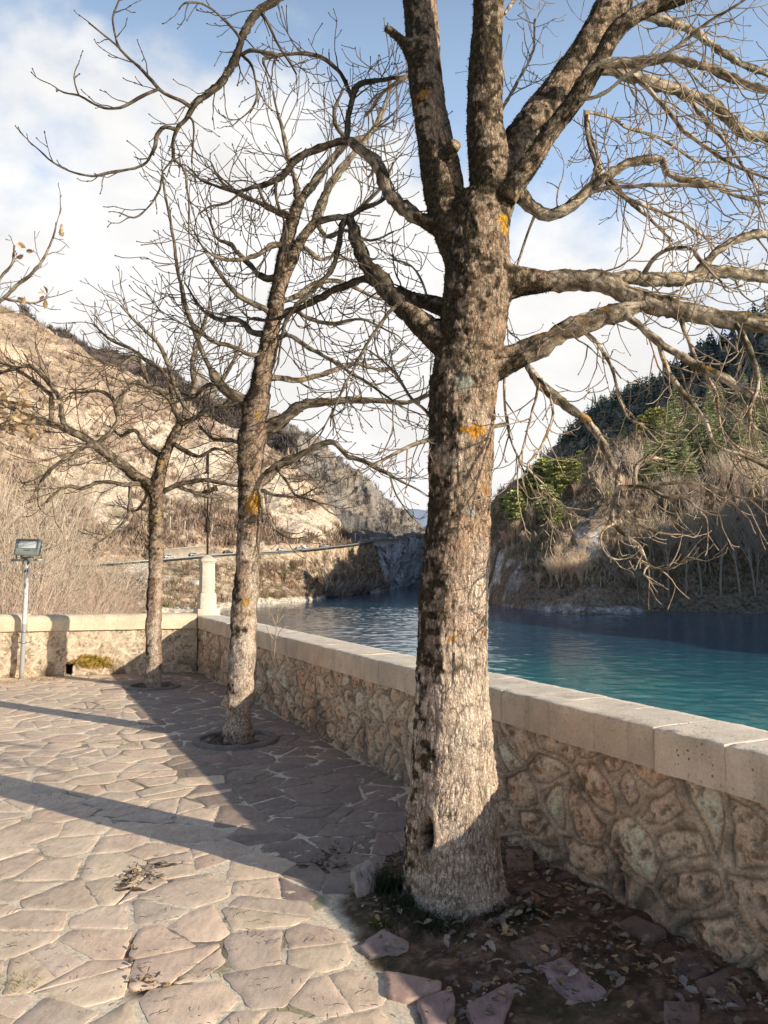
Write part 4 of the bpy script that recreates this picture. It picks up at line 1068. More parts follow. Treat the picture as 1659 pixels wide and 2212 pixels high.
OPT1 = dict(step=.03, wander=.12, droop=.55, curl=1.15, rmin=.0021, dens2=7.5, ls=.8, lk=1.12, bud=True, tone=(.40, .30, .21), depth=.7, dk=1.6, rk=1.25, tuft=True, darkf=lambda u: .26 if u < 830 else .7 if u < 1000 else 1.0)
limbs1 = [  # points (u,v,r), depth offset start/end, options
  dict(p=[(1130, 608, 26), (1180, 610, 24), (1230, 608, 22.5), (1280, 607, 22), (1325, 620, 22), (1380, 645, 22), (1430, 664, 20.5), (1530, 683, 19), (1659, 705, 18), (1760, 728, 17), (1900, 760, 13), (2050, 800, 8)], d=(0, -.35), n=(6, .25, .6, .005), big=1, bias=(0, 0, -.2)),
  dict(p=[(1310, 606, 15), (1360, 600, 15), (1404, 604, 16), (1480, 602, 15.5), (1540, 588, 14.5), (1604, 591, 14), (1659, 602, 13), (1750, 612, 11), (1900, 600, 6)], d=(-.05, .35), n=(8, .2, .55, .0045), big=1),
  dict(p=[(1500, 600, 9), (1522, 572, 11), (1549, 542, 10), (1594, 516, 9.5), (1659, 505, 9), (1760, 500, 6)], d=(.1, .2), n=(8, .15, .45, .004), big=1),
  dict(p=[(1385, 600, 7), (1410, 560, 6), (1440, 540, 5), (1490, 537, 4.5), (1520, 575, 4), (1560, 610, 3)], d=(0, -.3), n=(9, .1, .3, .003)),
  dict(p=[(1090, 780, 29), (1130, 763, 26), (1190, 733, 24.5), (1255, 703, 23), (1310, 683, 22), (1352, 668, 19), (1384, 660, 14), (1388, 668, 11)], d=(-.02, -.15), n=(5, .2, .45, .004), big=1, end=.9, bias=(0, 0, -.4)),
  dict(p=[(1350, 680, 11), (1375, 700, 9.5), (1405, 723, 9.5), (1450, 758, 10), (1495, 783, 10), (1555, 813, 9.5), (1610, 843, 8.5), (1659, 868, 7.5), (1740, 905, 5), (1820, 930, 3)], d=(-.15, -.5), n=(9, .2, .6, .0042), big=1, bias=(0, 0, -.35)),
  dict(p=[(1425, 735, 6), (1440, 790, 6), (1470, 840, 6), (1520, 900, 6), (1545, 960, 5), (1610, 985, 4.5), (1659, 1010, 4)], d=(-.2, -.4), n=(10, .12, .4, .0035)),
  dict(p=[(1139, 790, 9), (1160, 818, 11), (1182, 845, 11.5), (1225, 878, 11.5), (1270, 908, 10.5), (1295, 948, 10), (1320, 993, 9.5), (1335, 1033, 8.5), (1331, 1083, 7), (1321, 1123, 6), (1350, 1153, 5.5), (1380, 1178, 5.2), (1395, 1208, 4.5), (1415, 1227, 4), (1455, 1226, 3), (1491, 1195, 2)], d=(-.05, -.6), n=(10, .08, .26, .0032), big=1, start=.35),
  dict(p=[(1337, 1030, 5), (1380, 1037, 5), (1450, 1038, 4.6), (1520, 1043, 4), (1580, 1068, 3.5), (1659, 1077, 3), (1720, 1070, 2)], d=(-.45, -.75), n=(9, .1, .26, .003)),
  dict(p=[(1345, 1034, 5), (1395, 1050, 4.5), (1440, 1075, 4.2), (1480, 1075, 3.8), (1525, 1118, 2.2)], d=(-.45, -.6), n=(11, .08, .22, .003)),
  dict(p=[(1332, 1075, 4), (1362, 1103, 4), (1388, 1135, 3.5), (1425, 1150, 3), (1455, 1155, 2)], d=(-.45, -.4), n=(11, .08, .2, .0028)),
  dict(p=[(1325, 1110, 4), (1298, 1150, 3.4), (1303, 1185, 3), (1325, 1205, 2.6), (1345, 1207, 2)], d=(-.5, -.5), n=(7, .06, .14, .0026)),
  dict(p=[(1395, 1213, 3), (1390, 1240, 2.2), (1410, 1252, 1.6)], d=(-.58, -.58), n=(14, .03, .09, .0022)),
  dict(p=[(1345, 1000, 6), (1375, 985, 5), (1430, 990, 4.5), (1440, 1000, 3)], d=(-.5, -.3), n=(5, .1, .3, .003)),
  dict(p=[(1125, 426, 15), (1150, 450, 15), (1180, 463, 14.5), (1225, 450, 13.5), (1270, 415, 12.5), (1310, 383, 11.5), (1350, 356, 10.5), (1395, 345, 10), (1430, 346, 9), (1442, 372, 7.5), (1480, 390, 7), (1530, 395, 6.5), (1580, 420, 5.5), (1650, 437, 4), (1720, 440, 3)], d=(.12, .2), n=(9, .2, .55, .0042), big=1),
  dict(p=[(1268, 416, 6), (1320, 403, 5.5), (1380, 400, 5.2), (1465, 398, 5), (1540, 405, 3.5)], d=(.12, -.1), n=(8, .15, .35, .0035)),
  dict(p=[(1310, 395, 5), (1345, 425, 5), (1390, 445, 4.8), (1455, 470, 4.2), (1505, 500, 3.6), (1545, 535, 2.5)], d=(.15, .3), n=(11, .12, .4, .0032)),
  dict(p=[(1190, 284, 9), (1230, 300, 9), (1260, 335, 8.5), (1295, 365, 8), (1345, 420, 6), (1400, 470, 4), (1450, 520, 2.5)], d=(.2, .5), n=(10, .12, .4, .0034)),
  dict(p=[(1235, 215, 11), (1285, 145, 13), (1345, 136, 12.5), (1400, 134, 11.5), (1455, 126, 11), (1515, 145, 10), (1570, 166, 9.5), (1659, 194, 8), (1760, 215, 5)], d=(-.2, -.5), n=(9, .2, .55, .0042), big=1),
  dict(p=[(1270, 165, 11), (1300, 152, 12.5), (1330, 155, 13), (1380, 166, 14), (1430, 185, 13.5), (1480, 200, 13.5), (1530, 222, 13), (1580, 260, 12), (1610, 285, 11.5), (1659, 300, 10.5), (1760, 330, 8), (1860, 340, 5)], d=(.1, .55), n=(9, .2, .6, .0042), big=1),
  dict(p=[(1335, 40, 12), (1380, 30, 11.5), (1430, 42, 11), (1495, 66, 10), (1540, 96, 9), (1580, 126, 8), (1630, 152, 7), (1720, 180, 4)], d=(.35, .8), n=(9, .2, .55, .004), big=1),
  dict(p=[(1236, 221, 5), (1270, 217, 5.2), (1310, 202, 5.2), (1355, 165, 5), (1400, 140, 4.8), (1445, 113, 4.5), (1525, 55, 4), (1600, 8, 3.5), (1700, -60, 2)], d=(-.3, -.8), n=(3, .15, .4, .003)),
  dict(p=[(1345, 60, 6), (1400, 10, 6), (1470, -30, 5)], d=(.3, .5), n=(4, .2, .5, .004)),
  dict(p=[(1410, 150, 6), (1440, 200, 6), (1480, 270, 5.5), (1540, 325, 5), (1600, 360, 4), (1659, 385, 3.5), (1720, 400, 2)], d=(.0, -.4), n=(9, .15, .4, .0034)),
  dict(p=[(1480, 205, 6), (1520, 260, 5.5), (1560, 300, 5), (1620, 380, 4), (1640, 420, 3)], d=(.3, .3), n=(9, .15, .4, .0034)),
  dict(p=[(1200, 290, 6), (1245, 225, 5), (1262, 270, 4.5), (1285, 330, 4), (1300, 380, 3.5)], d=(.4, .5), n=(8, .12, .35, .003)),
  dict(p=[(1250, 222, 5), (1300, 240, 4.5), (1360, 275, 4.3), (1430, 300, 4), (1500, 345, 3.2), (1560, 350, 2.3)], d=(.5, .8), n=(9, .15, .4, .0032)),
  # drooping shoots in front of the water and hill, right of the trunk
  dict(p=[(1150, 775, 5), (1165, 810, 4.2), (1150, 880, 3.6), (1130, 960, 3), (1118, 1010, 2.4), (1117, 1075, 1.8)], d=(-.2, -.3), n=(7, .1, .35, .0028)),
  dict(p=[(1190, 745, 5), (1203, 850, 4), (1195, 900, 3.5), (1165, 970, 3), (1140, 1005, 2.6), (1180, 1050, 2.2), (1190, 1100, 2)], d=(-.3, -.5), n=(7, .1, .3, .0028)),
  dict(p=[(1075, 860, 4), (1090, 940, 3.2), (1120, 1000, 2.8), (1140, 1045, 2.6), (1170, 1095, 2.3), (1205, 1105, 1.6)], d=(.1, -.2), n=(8, .1, .3, .0028)),
  dict(p=[(1250, 710, 6), (1290, 740, 5), (1320, 790, 4.5), (1340, 860, 4), (1360, 905, 3), (1410, 920, 2)], d=(-.1, .2), n=(8, .12, .35, .003)),
  dict(p=[(1470, 680, 7), (1480, 720, 6), (1510, 790, 5.2), (1545, 850, 4.5), (1560, 930, 4), (1600, 970, 3), (1640, 985, 2)], d=(-.25, -.1), n=(9, .12, .4, .0034)),
  dict(p=[(1600, 698, 8), (1625, 760, 7), (1640, 830, 6), (1620, 900, 5), (1650, 950, 4)], d=(-.35, -.5), n=(9, .12, .4, .0034)),
  dict(p=[(1100, 560, 4), (1090, 700, 3), (1120, 735, 2)], d=(.3, .3), n=(6, .1, .3, .0026)),
  # ---------------- left side
  dict(p=[(932, 716, 27), (900, 690, 24), (860, 652, 22), (836, 628, 20.5), (815, 604, 19.5), (792, 570, 17), (772, 525, 15), (763, 487, 13), (757, 468, 11)], d=(0, .26), n=(4, .1, .4, .004), big=1, end=.9),
  dict(p=[(757, 470, 8), (740, 488, 7.5), (730, 540, 7.5), (714, 585, 7), (672, 630, 6.5), (640, 660, 6), (620, 690, 5), (610, 730, 3.5), (600, 790, 2.5)], d=(.26, .2), n=(9, .12, .4, .0034), big=1),
  dict(p=[(760, 470, 6), (785, 450, 5.5), (815, 440, 5.2), (840, 425, 4.5)], d=(.26, .2), n=(5, .1, .3, .003)),
  dict(p=[(945, 490, 18), (925, 481, 17), (893, 463, 16.5), (860, 440, 16), (833, 402, 15), (824, 368, 14.5), (805, 342, 13.5), (780, 322, 12.5), (757, 305, 10)], d=(.02, .28), n=(4, .12, .4, .0038), big=1, end=.9),
  dict(p=[(757, 306, 9), (728, 308, 8.5), (690, 320, 8.5), (640, 345, 8), (612, 378, 7.5), (580, 395, 7), (550, 405, 6.5), (515, 415, 5.5), (475, 405, 4.2), (435, 388, 3), (412, 365, 2)], d=(.28, .5), n=(9, .1, .35, .0034), big=1),
  dict(p=[(515, 415, 4), (490, 438, 3.6), (455, 446, 3), (430, 462, 2)], d=(.4, .4), n=(7, .06, .2, .0026)),
  dict(p=[(560, 405, 5), (575, 440, 4.5), (600, 452, 4.2), (625, 460, 3.5)], d=(.4, .4), n=(8, .1, .3, .003)),
  dict(p=[(600, 390, 5), (598, 430, 4), (620, 500, 3.2), (605, 560, 2.5)], d=(.4, .3), n=(9, .1, .3, .003)),
  dict(p=[(752, 302, 9), (753, 270, 8), (757, 235, 7.5), (765, 200, 7), (785, 178, 6.5), (830, 172, 5), (880, 165, 3)], d=(.28, .4), n=(10, .1, .35, .0034)),
  dict(p=[(748, 200, 6), (735, 160, 5.6), (718, 140, 5.4), (690, 121, 5.2), (650, 116, 5), (605, 120, 4.8), (570, 128, 4), (572, 145, 3)], d=(.28, .2), n=(9, .1, .35, .0032)),
  dict(p=[(755, 300, 6), (728, 275, 5), (722, 240, 4.6), (740, 195, 4)], d=(.28, .2), n=(6, .1, .35, .003)),
  dict(p=[(893, -300, 24), (840, -260, 21), (760, -185, 17), (670, -75, 12), (602, 0, 10), (565, 22, 9.5), (535, 56, 9.3), (520, 98, 9), (505, 136, 8.6), (482, 175, 8.2), (450, 203, 7.6), (424, 221, 7), (400, 256, 6), (385, 275, 5.4), (374, 308, 4.6), (374, 343, 4)], d=(.3, -.5), n=(3, .06, .3, .003), big=1, start=.55),
  dict(p=[(425, 218, 5.2), (402, 206, 5), (370, 198, 4.8), (346, 186, 4.6), (310, 150, 4.2), (270, 115, 3.8), (252, 90, 3.4), (245, 40, 3), (257, 0, 2.6), (262, -50, 2)], d=(-.45, -.6), n=(5, .05, .16, .0026)),
  dict(p=[(346, 187, 4), (325, 197, 4), (300, 211, 3.9), (270, 228, 3.8), (236, 234, 3.4), (205, 224, 3), (172, 206, 2.7), (140, 200, 2.4), (108, 180, 1.8)], d=(-.5, -.6), n=(4, .05, .14, .0025)),
  dict(p=[(168, 205, 2.4), (161, 180, 2.2), (162, 155, 2), (171, 134, 1.8)], d=(-.58, -.58), n=(3, .03, .06, .002)),
  dict(p=[(255, 95, 2.6), (225, 75, 2.4), (192, 48, 2)], d=(-.57, -.6), n=(4, .03, .06, .002)),
  dict(p=[(388, 268, 5), (362, 264, 4.8), (342, 284, 4.6), (336, 312, 4.4), (318, 347, 4.2), (290, 361, 3.9), (250, 368, 3.7), (200, 378, 3.5), (150, 369, 3), (115, 350, 2.6), (85, 325, 2.3), (60, 303, 2)], d=(-.48, -.6), n=(7, .05, .15, .0025)),
  dict(p=[(372, 343, 3.6), (398, 368, 3.4), (402, 405, 3.2), (408, 445, 2.8), (408, 500, 2)], d=(-.5, -.5), n=(6, .05, .2, .0026)),
  dict(p=[(374, 345, 3.2), (352, 372, 3), (345, 410, 2.8), (322, 445, 2.4), (290, 470, 2.2), (258, 460, 1.8)], d=(-.5, -.6), n=(6, .05, .16, .0026)),
  dict(p=[(420, 225, 3.6), (422, 270, 3), (412, 350, 2)], d=(-.48, -.3), n=(6, .05, .2, .0025)),
  dict(p=[(537, 58, 4), (500, 40, 3.6), (458, 12, 3.3), (430, 3, 3), (400, 6, 2.5), (387, 20, 2)], d=(-.3, -.5), n=(8, .04, .14, .0025)),
  dict(p=[(540, 95, 4), (556, 140, 3.6), (557, 200, 3), (545, 235, 2.6), (512, 264, 2)], d=(-.3, -.4), n=(6, .05, .15, .0025)),
  dict(p=[(520, 92, 5), (560, 106, 4.8), (600, 119, 4.6)], d=(-.3, -.3), n=(6, .05, .2, .0026)),
  dict(p=[(590, 5, 4), (600, 80, 3.4), (640, 160, 2.6)], d=(-.25, .1), n=(8, .08, .3, .0026)),
  dict(p=[(940, 660, 17), (905, 648, 17), (870, 640, 15), (835, 628, 12), (790, 602, 9.5), (740, 620, 8.5), (700, 640, 7.5), (660, 660, 6.5), (600, 690, 5), (540, 690, 3)], d=(.15, .9), n=(8, .15, .45, .0038), big=1),
  dict(p=[(925, 940, 7), (895, 952, 6), (868, 966, 5.5), (838, 985, 4.5), (805, 1005, 3)], d=(0, -.2), n=(9, .1, .3, .003)),
  dict(p=[(925, 900, 5), (905, 870, 4.4), (880, 850, 4), (850, 800, 3.4), (800, 760, 2.6)], d=(.1, .4), n=(10, .12, .4, .003)),
  dict(p=[(930, 610, 4), (890, 570, 3.4), (850, 560, 2.8)], d=(.1, .3), n=(9, .12, .4, .003)),
  dict(p=[(815, 605, 6), (805, 660, 5), (780, 740, 4.2), (745, 820, 3.6), (720, 880, 3), (690, 940, 2.4)], d=(-.2, -.5), n=(7, .12, .4, .0032)),
  dict(p=[(905, 150, 6), (870, 170, 5), (830, 200, 4.5), (790, 250, 4)], d=(.2, .6), n=(10, .15, .5, .0032)),
  dict(p=[(1090, 30, 5), (1110, 0, 5), (1140, -30, 4)], d=(.1, .4), n=(6, .15, .4, .003)),
  dict(p=[(1075, 250, 5), (1110, 190, 4.4), (1150, 110, 3.6), (1155, 40, 2.6)], d=(.35, .8), n=(10, .12, .4, .003)),
]
def make_limbs(root, limbs, Y0, opt, seed, name='branch'):
    rnd = random.Random(seed)
    # a thin line hangs on the thick limb it starts from: big limbs carry the thin ones as their twigs
    groups = []
    for L in limbs:
        sm = limb_line(L['p'], Y0, L['d'][0], L['d'][1], L.get('c', 0), .025 if Y0 < 5 else .05)
        if L.get('big'): groups.append([(L, sm)])
        else:
            b = min(groups, key=lambda g: np.min(np.linalg.norm(np.vstack([s_[1][:, :3] for s_ in g]) - sm[0, :3], axis=1))) if groups else None
            if b is None: groups.append([(L, sm)])
            else: b.append((L, sm))
    for gi, g in enumerate(groups):
        m1 = MB(); m2 = MB(); acc = []
        for li, (L, sm) in enumerate(g):
            if li:      # hook the start of the thin limb into the nearest point of its carrier
                car = np.vstack([s_[1] for s_ in g[:li]]); d = np.linalg.norm(car[:, :3] - sm[0, :3], axis=1); j = int(np.argmin(d))
                off = car[j, :3] - sm[0, :3]
                if np.linalg.norm(off) < .45:
                    wgt = np.exp(-np.linspace(0, 4, len(sm)))[:, None]; sm = sm.copy(); sm[:, :3] += off * wgt
                    g[li] = (L, sm)
            sm = sm.copy(); sm[:, 3] *= opt['ls'] + (1 - opt['ls']) * np.clip(sm[:, 3] / .04, 0, 1); g[li] = (L, sm)
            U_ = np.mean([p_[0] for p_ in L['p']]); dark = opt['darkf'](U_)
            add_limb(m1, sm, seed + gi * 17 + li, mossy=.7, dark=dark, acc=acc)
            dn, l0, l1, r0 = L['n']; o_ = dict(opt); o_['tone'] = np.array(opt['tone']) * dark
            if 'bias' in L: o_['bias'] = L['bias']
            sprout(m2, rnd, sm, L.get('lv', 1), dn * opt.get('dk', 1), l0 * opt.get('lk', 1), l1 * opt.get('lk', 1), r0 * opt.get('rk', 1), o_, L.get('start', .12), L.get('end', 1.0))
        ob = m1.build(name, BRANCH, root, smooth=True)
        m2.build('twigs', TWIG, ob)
        if opt.get('tuft'):
            AV, AN, AR = (np.concatenate([a[i] for a in acc]) for i in range(3)); cnd = (AR > .012) & (AN[:, 2] * .6 - (AN @ SUN) * .4 + .8 * fbm(AV * 9, 4, 77) > .25)
            if cnd.sum() > 200: moss_tufts('moss', AV, AN, None, cnd, min(2600, int(cnd.sum() * .7)), seed + gi, ob, .008)
make_limbs(big, limbs1, Y1, OPT1, 300)

# ================================================================== middle tree
Y2 = T2[1]
mid = empty('bare_tree', (T2[0], T2[1], 0), 0, 'slender bare tree with a knot above its round stone kerb, orange lichen on its trunk', 'tree', 'bare trees along the parapet')
t2 = [(510, 1630, 38), (511, 1600, 33), (513, 1550, 29), (518, 1500, 28.5), (524, 1400, 28.5), (530, 1300, 27.5), (536, 1200, 26.5), (540, 1100, 27), (541, 1000, 29), (548, 925, 30), (559, 860, 25), (574, 780, 22.5), (588, 700, 19.5), (603, 620, 18.5), (618, 540, 17), (634, 470, 15), (648, 432, 11)]
c2 = [ch(t2, Y2)]
c2[0][0, 2] = -.05
c2.append(ch([(605, 620, 15), (630, 560, 14), (652, 515, 13), (684, 476, 11)], Y2, 0, -.1))
c2.append(ch([(640, 455, 13), (655, 425, 10), (675, 400, 9)], Y2, 0, .2))
c2.append(collar([(550, 930), (580, 925), (612, 907), (640, 882)], [20, 17, 13, 6], Y2))
c2.append(collar([(545, 1040), (572, 1034), (602, 1008)], [18, 13, 6], Y2))
c2.append(collar([(556, 875), (532, 868), (502, 854)], [18, 13, 6], Y2))
c2.append(collar([(502, 1515), (490, 1512), (483, 1528)], [22, 13, 9], Y2, dy=-.03))
for (dx, dy, r) in ((-.11, -.03, .03), (.11, -.04, .03)):
    c2.append(np.array([[T2[0] + dx * .4, T2[1] + dy * .4, .18, .045], [T2[0] + dx * .8, T2[1] + dy * .8, .05, r], [T2[0] + dx * 1.2, T2[1] + dy * 1.2, -.05, r * .6]]))
sp2 = [(P(546, 1085, Y2 - .12), .085, (.55, .28, .04)), (P(560, 1075, Y2 - .1), .06, (.50, .25, .04)), (P(563, 897, Y2 - .13), .045, (.58, .33, .05)), (P(533, 1302, Y2 - .13), .035, (.55, .30, .05)), (P(545, 1125, Y2 - .12), .05, (.05, .04, .03)), (P(524, 1440, Y2 - .13), .03, (.45, .40, .33))]
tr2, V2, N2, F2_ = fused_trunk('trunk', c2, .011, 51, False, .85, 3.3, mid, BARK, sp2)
moss_tufts('moss', V2, N2, F2_, ((F2_ + fbm(V2 * 4, 3, 51) * .7) > .35) & (V2[:, 2] > 1.7), 7000, 6, tr2, .022)
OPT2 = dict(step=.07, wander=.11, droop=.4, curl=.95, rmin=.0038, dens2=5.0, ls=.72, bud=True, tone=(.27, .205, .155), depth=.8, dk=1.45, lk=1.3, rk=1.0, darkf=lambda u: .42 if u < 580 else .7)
limbs2 = [
  dict(p=[(684, 478, 12), (700, 430, 10), (717, 395, 9.5), (735, 372, 9), (755, 345, 8.5), (770, 325, 8), (800, 290, 6), (830, 230, 4.5), (845, 170, 3)], d=(-.1, .1), n=(5, .3, .9, .008), big=1),
  dict(p=[(660, 420, 9), (675, 400, 8.5), (697, 370, 8), (716, 345, 7.5), (750, 310, 7), (790, 295, 6), (815, 270, 5), (828, 245, 4), (840, 200, 3)], d=(.15, .5), n=(5, .3, .9, .008), big=1),
  dict(p=[(645, 440, 10), (640, 400, 7), (625, 350, 6), (615, 300, 5), (600, 240, 3.5), (590, 200, 2.5)], d=(.1, .2), n=(5, .3, .8, .007), big=1),
  dict(p=[(690, 478, 8), (720, 470, 7), (752, 468, 6), (790, 440, 5), (830, 400, 4), (850, 350, 3)], d=(-.1, -.6), n=(5, .3, .8, .007), big=1),
  dict(p=[(636, 470, 7), (600, 462, 6.5), (560, 440, 6), (520, 420, 5), (480, 395, 4), (455, 350, 2.5)], d=(0, .6), n=(5, .3, .8, .007), big=1),
  dict(p=[(622, 530, 8), (590, 530, 7), (560, 550, 6), (525, 560, 5.2), (480, 560, 4), (440, 535, 3), (420, 500, 2)], d=(0, -.8), n=(5, .25, .8, .007), big=1),
  dict(p=[(605, 600, 8), (570, 600, 7), (540, 575, 6), (500, 530, 5), (470, 515, 4), (450, 470, 2.5)], d=(0, .5), n=(5, .25, .8, .007), big=1),
  dict(p=[(590, 680, 8), (560, 660, 7), (520, 640, 6), (480, 600, 5), (455, 560, 3.5)], d=(0, -.5), n=(5, .25, .8, .007), big=1),
  dict(p=[(585, 720, 7), (550, 720, 6.5), (510, 690, 6), (470, 690, 5), (430, 660, 4), (400, 610, 2.5)], d=(0, .8), n=(5, .25, .8, .007), big=1),
  dict(p=[(578, 770, 7), (545, 765, 6), (500, 750, 5.5), (455, 735, 4.5), (400, 700, 3)], d=(0, -.9), n=(5, .25, .8, .007), big=1),
  dict(p=[(570, 925, 15), (590, 918, 14.5), (610, 907, 13), (645, 879, 11), (685, 868, 9), (740, 864, 8.3), (780, 866, 7.5), (825, 866, 6.5), (880, 870, 5.5), (940, 850, 4)], d=(0, -.5), n=(4, .2, .6, .006), big=1),
  dict(p=[(575, 1030, 10), (600, 1008, 9), (640, 988, 8), (680, 968, 7), (722, 956, 6.5), (750, 985, 5.5), (790, 998, 5), (825, 1018, 4.4), (860, 1035, 3.6), (905, 1060, 2.6)], d=(0, -.5), n=(5, .2, .55, .0055), big=1),
  dict(p=[(840, 1022, 3), (855, 1070, 2.6), (880, 1105, 2.3), (893, 1120, 2)], d=(-.5, -.5), n=(6, .1, .3, .004)),
  dict(p=[(535, 868, 13), (500, 853, 12), (472, 828, 11), (458, 806, 9), (455, 797, 7)], d=(0, -.1), n=(5, .15, .5, .006), big=1, end=.9),
  dict(p=[(462, 812, 6.5), (440, 768, 6.3), (424, 725, 6), (410, 685, 5.8), (398, 650, 5.4), (386, 590, 5), (377, 540, 4.6), (370, 480, 4), (358, 430, 3.4), (352, 385, 2.6), (350, 345, 2)], d=(-.1, -.2), n=(6, .1, .35, .0045)),
  dict(p=[(470, 830, 6), (440, 835, 5), (420, 860, 4), (395, 850, 3)], d=(-.1, .3), n=(7, .2, .6, .006)),
  dict(p=[(575, 815, 7), (600, 816, 6.5), (632, 822, 6.2), (665, 818, 6), (725, 798, 5.5), (775, 785, 5), (830, 800, 4), (880, 770, 3)], d=(.1, .9), n=(5, .2, .7, .006), big=1),
  dict(p=[(590, 735, 7), (625, 725, 6), (665, 748, 5.6), (715, 778, 5), (765, 808, 4.4), (825, 850, 3.5), (870, 880, 2.5)], d=(0, -.9), n=(5, .2, .7, .006), big=1),
  dict(p=[(598, 650, 7), (640, 640, 6.5), (690, 610, 6), (740, 610, 5), (800, 640, 4), (850, 650, 3)], d=(0, .7), n=(5, .2, .8, .006), big=1),
  dict(p=[(592, 690, 6), (630, 670, 5.5), (670, 690, 5), (720, 700, 4.4), (780, 690, 3.6), (850, 720, 2.5)], d=(.1, -.5), n=(5, .2, .8, .006), big=1),
  dict(p=[(565, 1060, 5), (600, 1070, 4.2), (650, 1075, 3.5), (690, 1085, 2.6), (715, 1090, 2)], d=(-.1, -.4), n=(7, .15, .5, .0045), big=1),
  dict(p=[(570, 985, 5), (610, 1030, 4), (640, 1070, 3.2), (680, 1055, 2.5)], d=(-.2, -.6), n=(7, .15, .5, .0045)),
  dict(p=[(565, 1100, 4), (585, 1140, 3.2), (620, 1165, 2.6), (665, 1160, 2)], d=(-.1, -.3), n=(5, .1, .3, .004)),
  dict(p=[(525, 960, 6), (495, 950, 5), (460, 950, 4), (430, 920, 3)], d=(0, .5), n=(7, .2, .6, .005), big=1),
  dict(p=[(620, 520, 7), (650, 530, 6), (690, 560, 5), (720, 555, 4), (760, 560, 3)], d=(.1, .8), n=(6, .2, .8, .006), big=1),
  dict(p=[(660, 500, 6), (700, 520, 5), (740, 500, 4.4), (800, 520, 3.5), (850, 500, 2.5)], d=(0, -.6), n=(6, .2, .8, .006)),
]
make_limbs(mid, limbs2, Y2, OPT2, 700)

# ================================================================== farthest tree by the corner
Y3 = T3[1]
far = empty('bare_tree', (T3[0], T3[1], 0), 0, 'short low-forked bare tree standing between the floodlight and the cross', 'tree', 'bare trees along the parapet')
t3 = [(330, 1496, 20), (330, 1470, 18.5), (331, 1440, 17.5), (333, 1350, 17), (336, 1250, 16.3), (338, 1150, 16), (338, 1085, 17), (342, 1040, 16), (352, 995, 12.5), (363, 968, 11), (380, 935, 10), (394, 905, 8)]
c3 = [ch(t3, Y3)]; c3[0][0, 2] = -.05
c3.append(collar([(340, 1075), (325, 1050), (296, 1029), (258, 1000), (230, 980)], [16, 15, 12.5, 10, 5], Y3, dy1=-.1))
for (dx, dy, r) in ((-.1, -.03, .03), (.1, -.04, .03)):
    c3.append(np.array([[T3[0] + dx * .4, T3[1] + dy * .4, .15, .04], [T3[0] + dx * .8, T3[1] + dy * .8, .04, r], [T3[0] + dx * 1.2, T3[1] + dy * 1.2, -.05, r * .6]]))
sp3 = [(P(343, 1120, Y3 - .1), .05, (.40, .30, .12)), (P(345, 1145, Y3 - .1), .05, (.42, .36, .24)), (P(352, 1000, Y3 - .08), .04, (.55, .3, .05)), (P(344, 1160, Y3 - .1), .03, (.05, .04, .03))]
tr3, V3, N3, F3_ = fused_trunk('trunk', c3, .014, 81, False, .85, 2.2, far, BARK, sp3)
moss_tufts('moss', V3, N3, F3_, ((F3_ + fbm(V3 * 4, 3, 51) * .7) > .2) & (V3[:, 2] > 1.9), 5000, 7, tr3, .03)
OPT3 = dict(step=.09, wander=.12, droop=.35, curl=.95, rmin=.0052, dens2=4.2, ls=.78, bud=False, tone=(.32, .235, .16), depth=.9, dk=1.45, lk=1.25, rk=1.0, darkf=lambda u: .55)
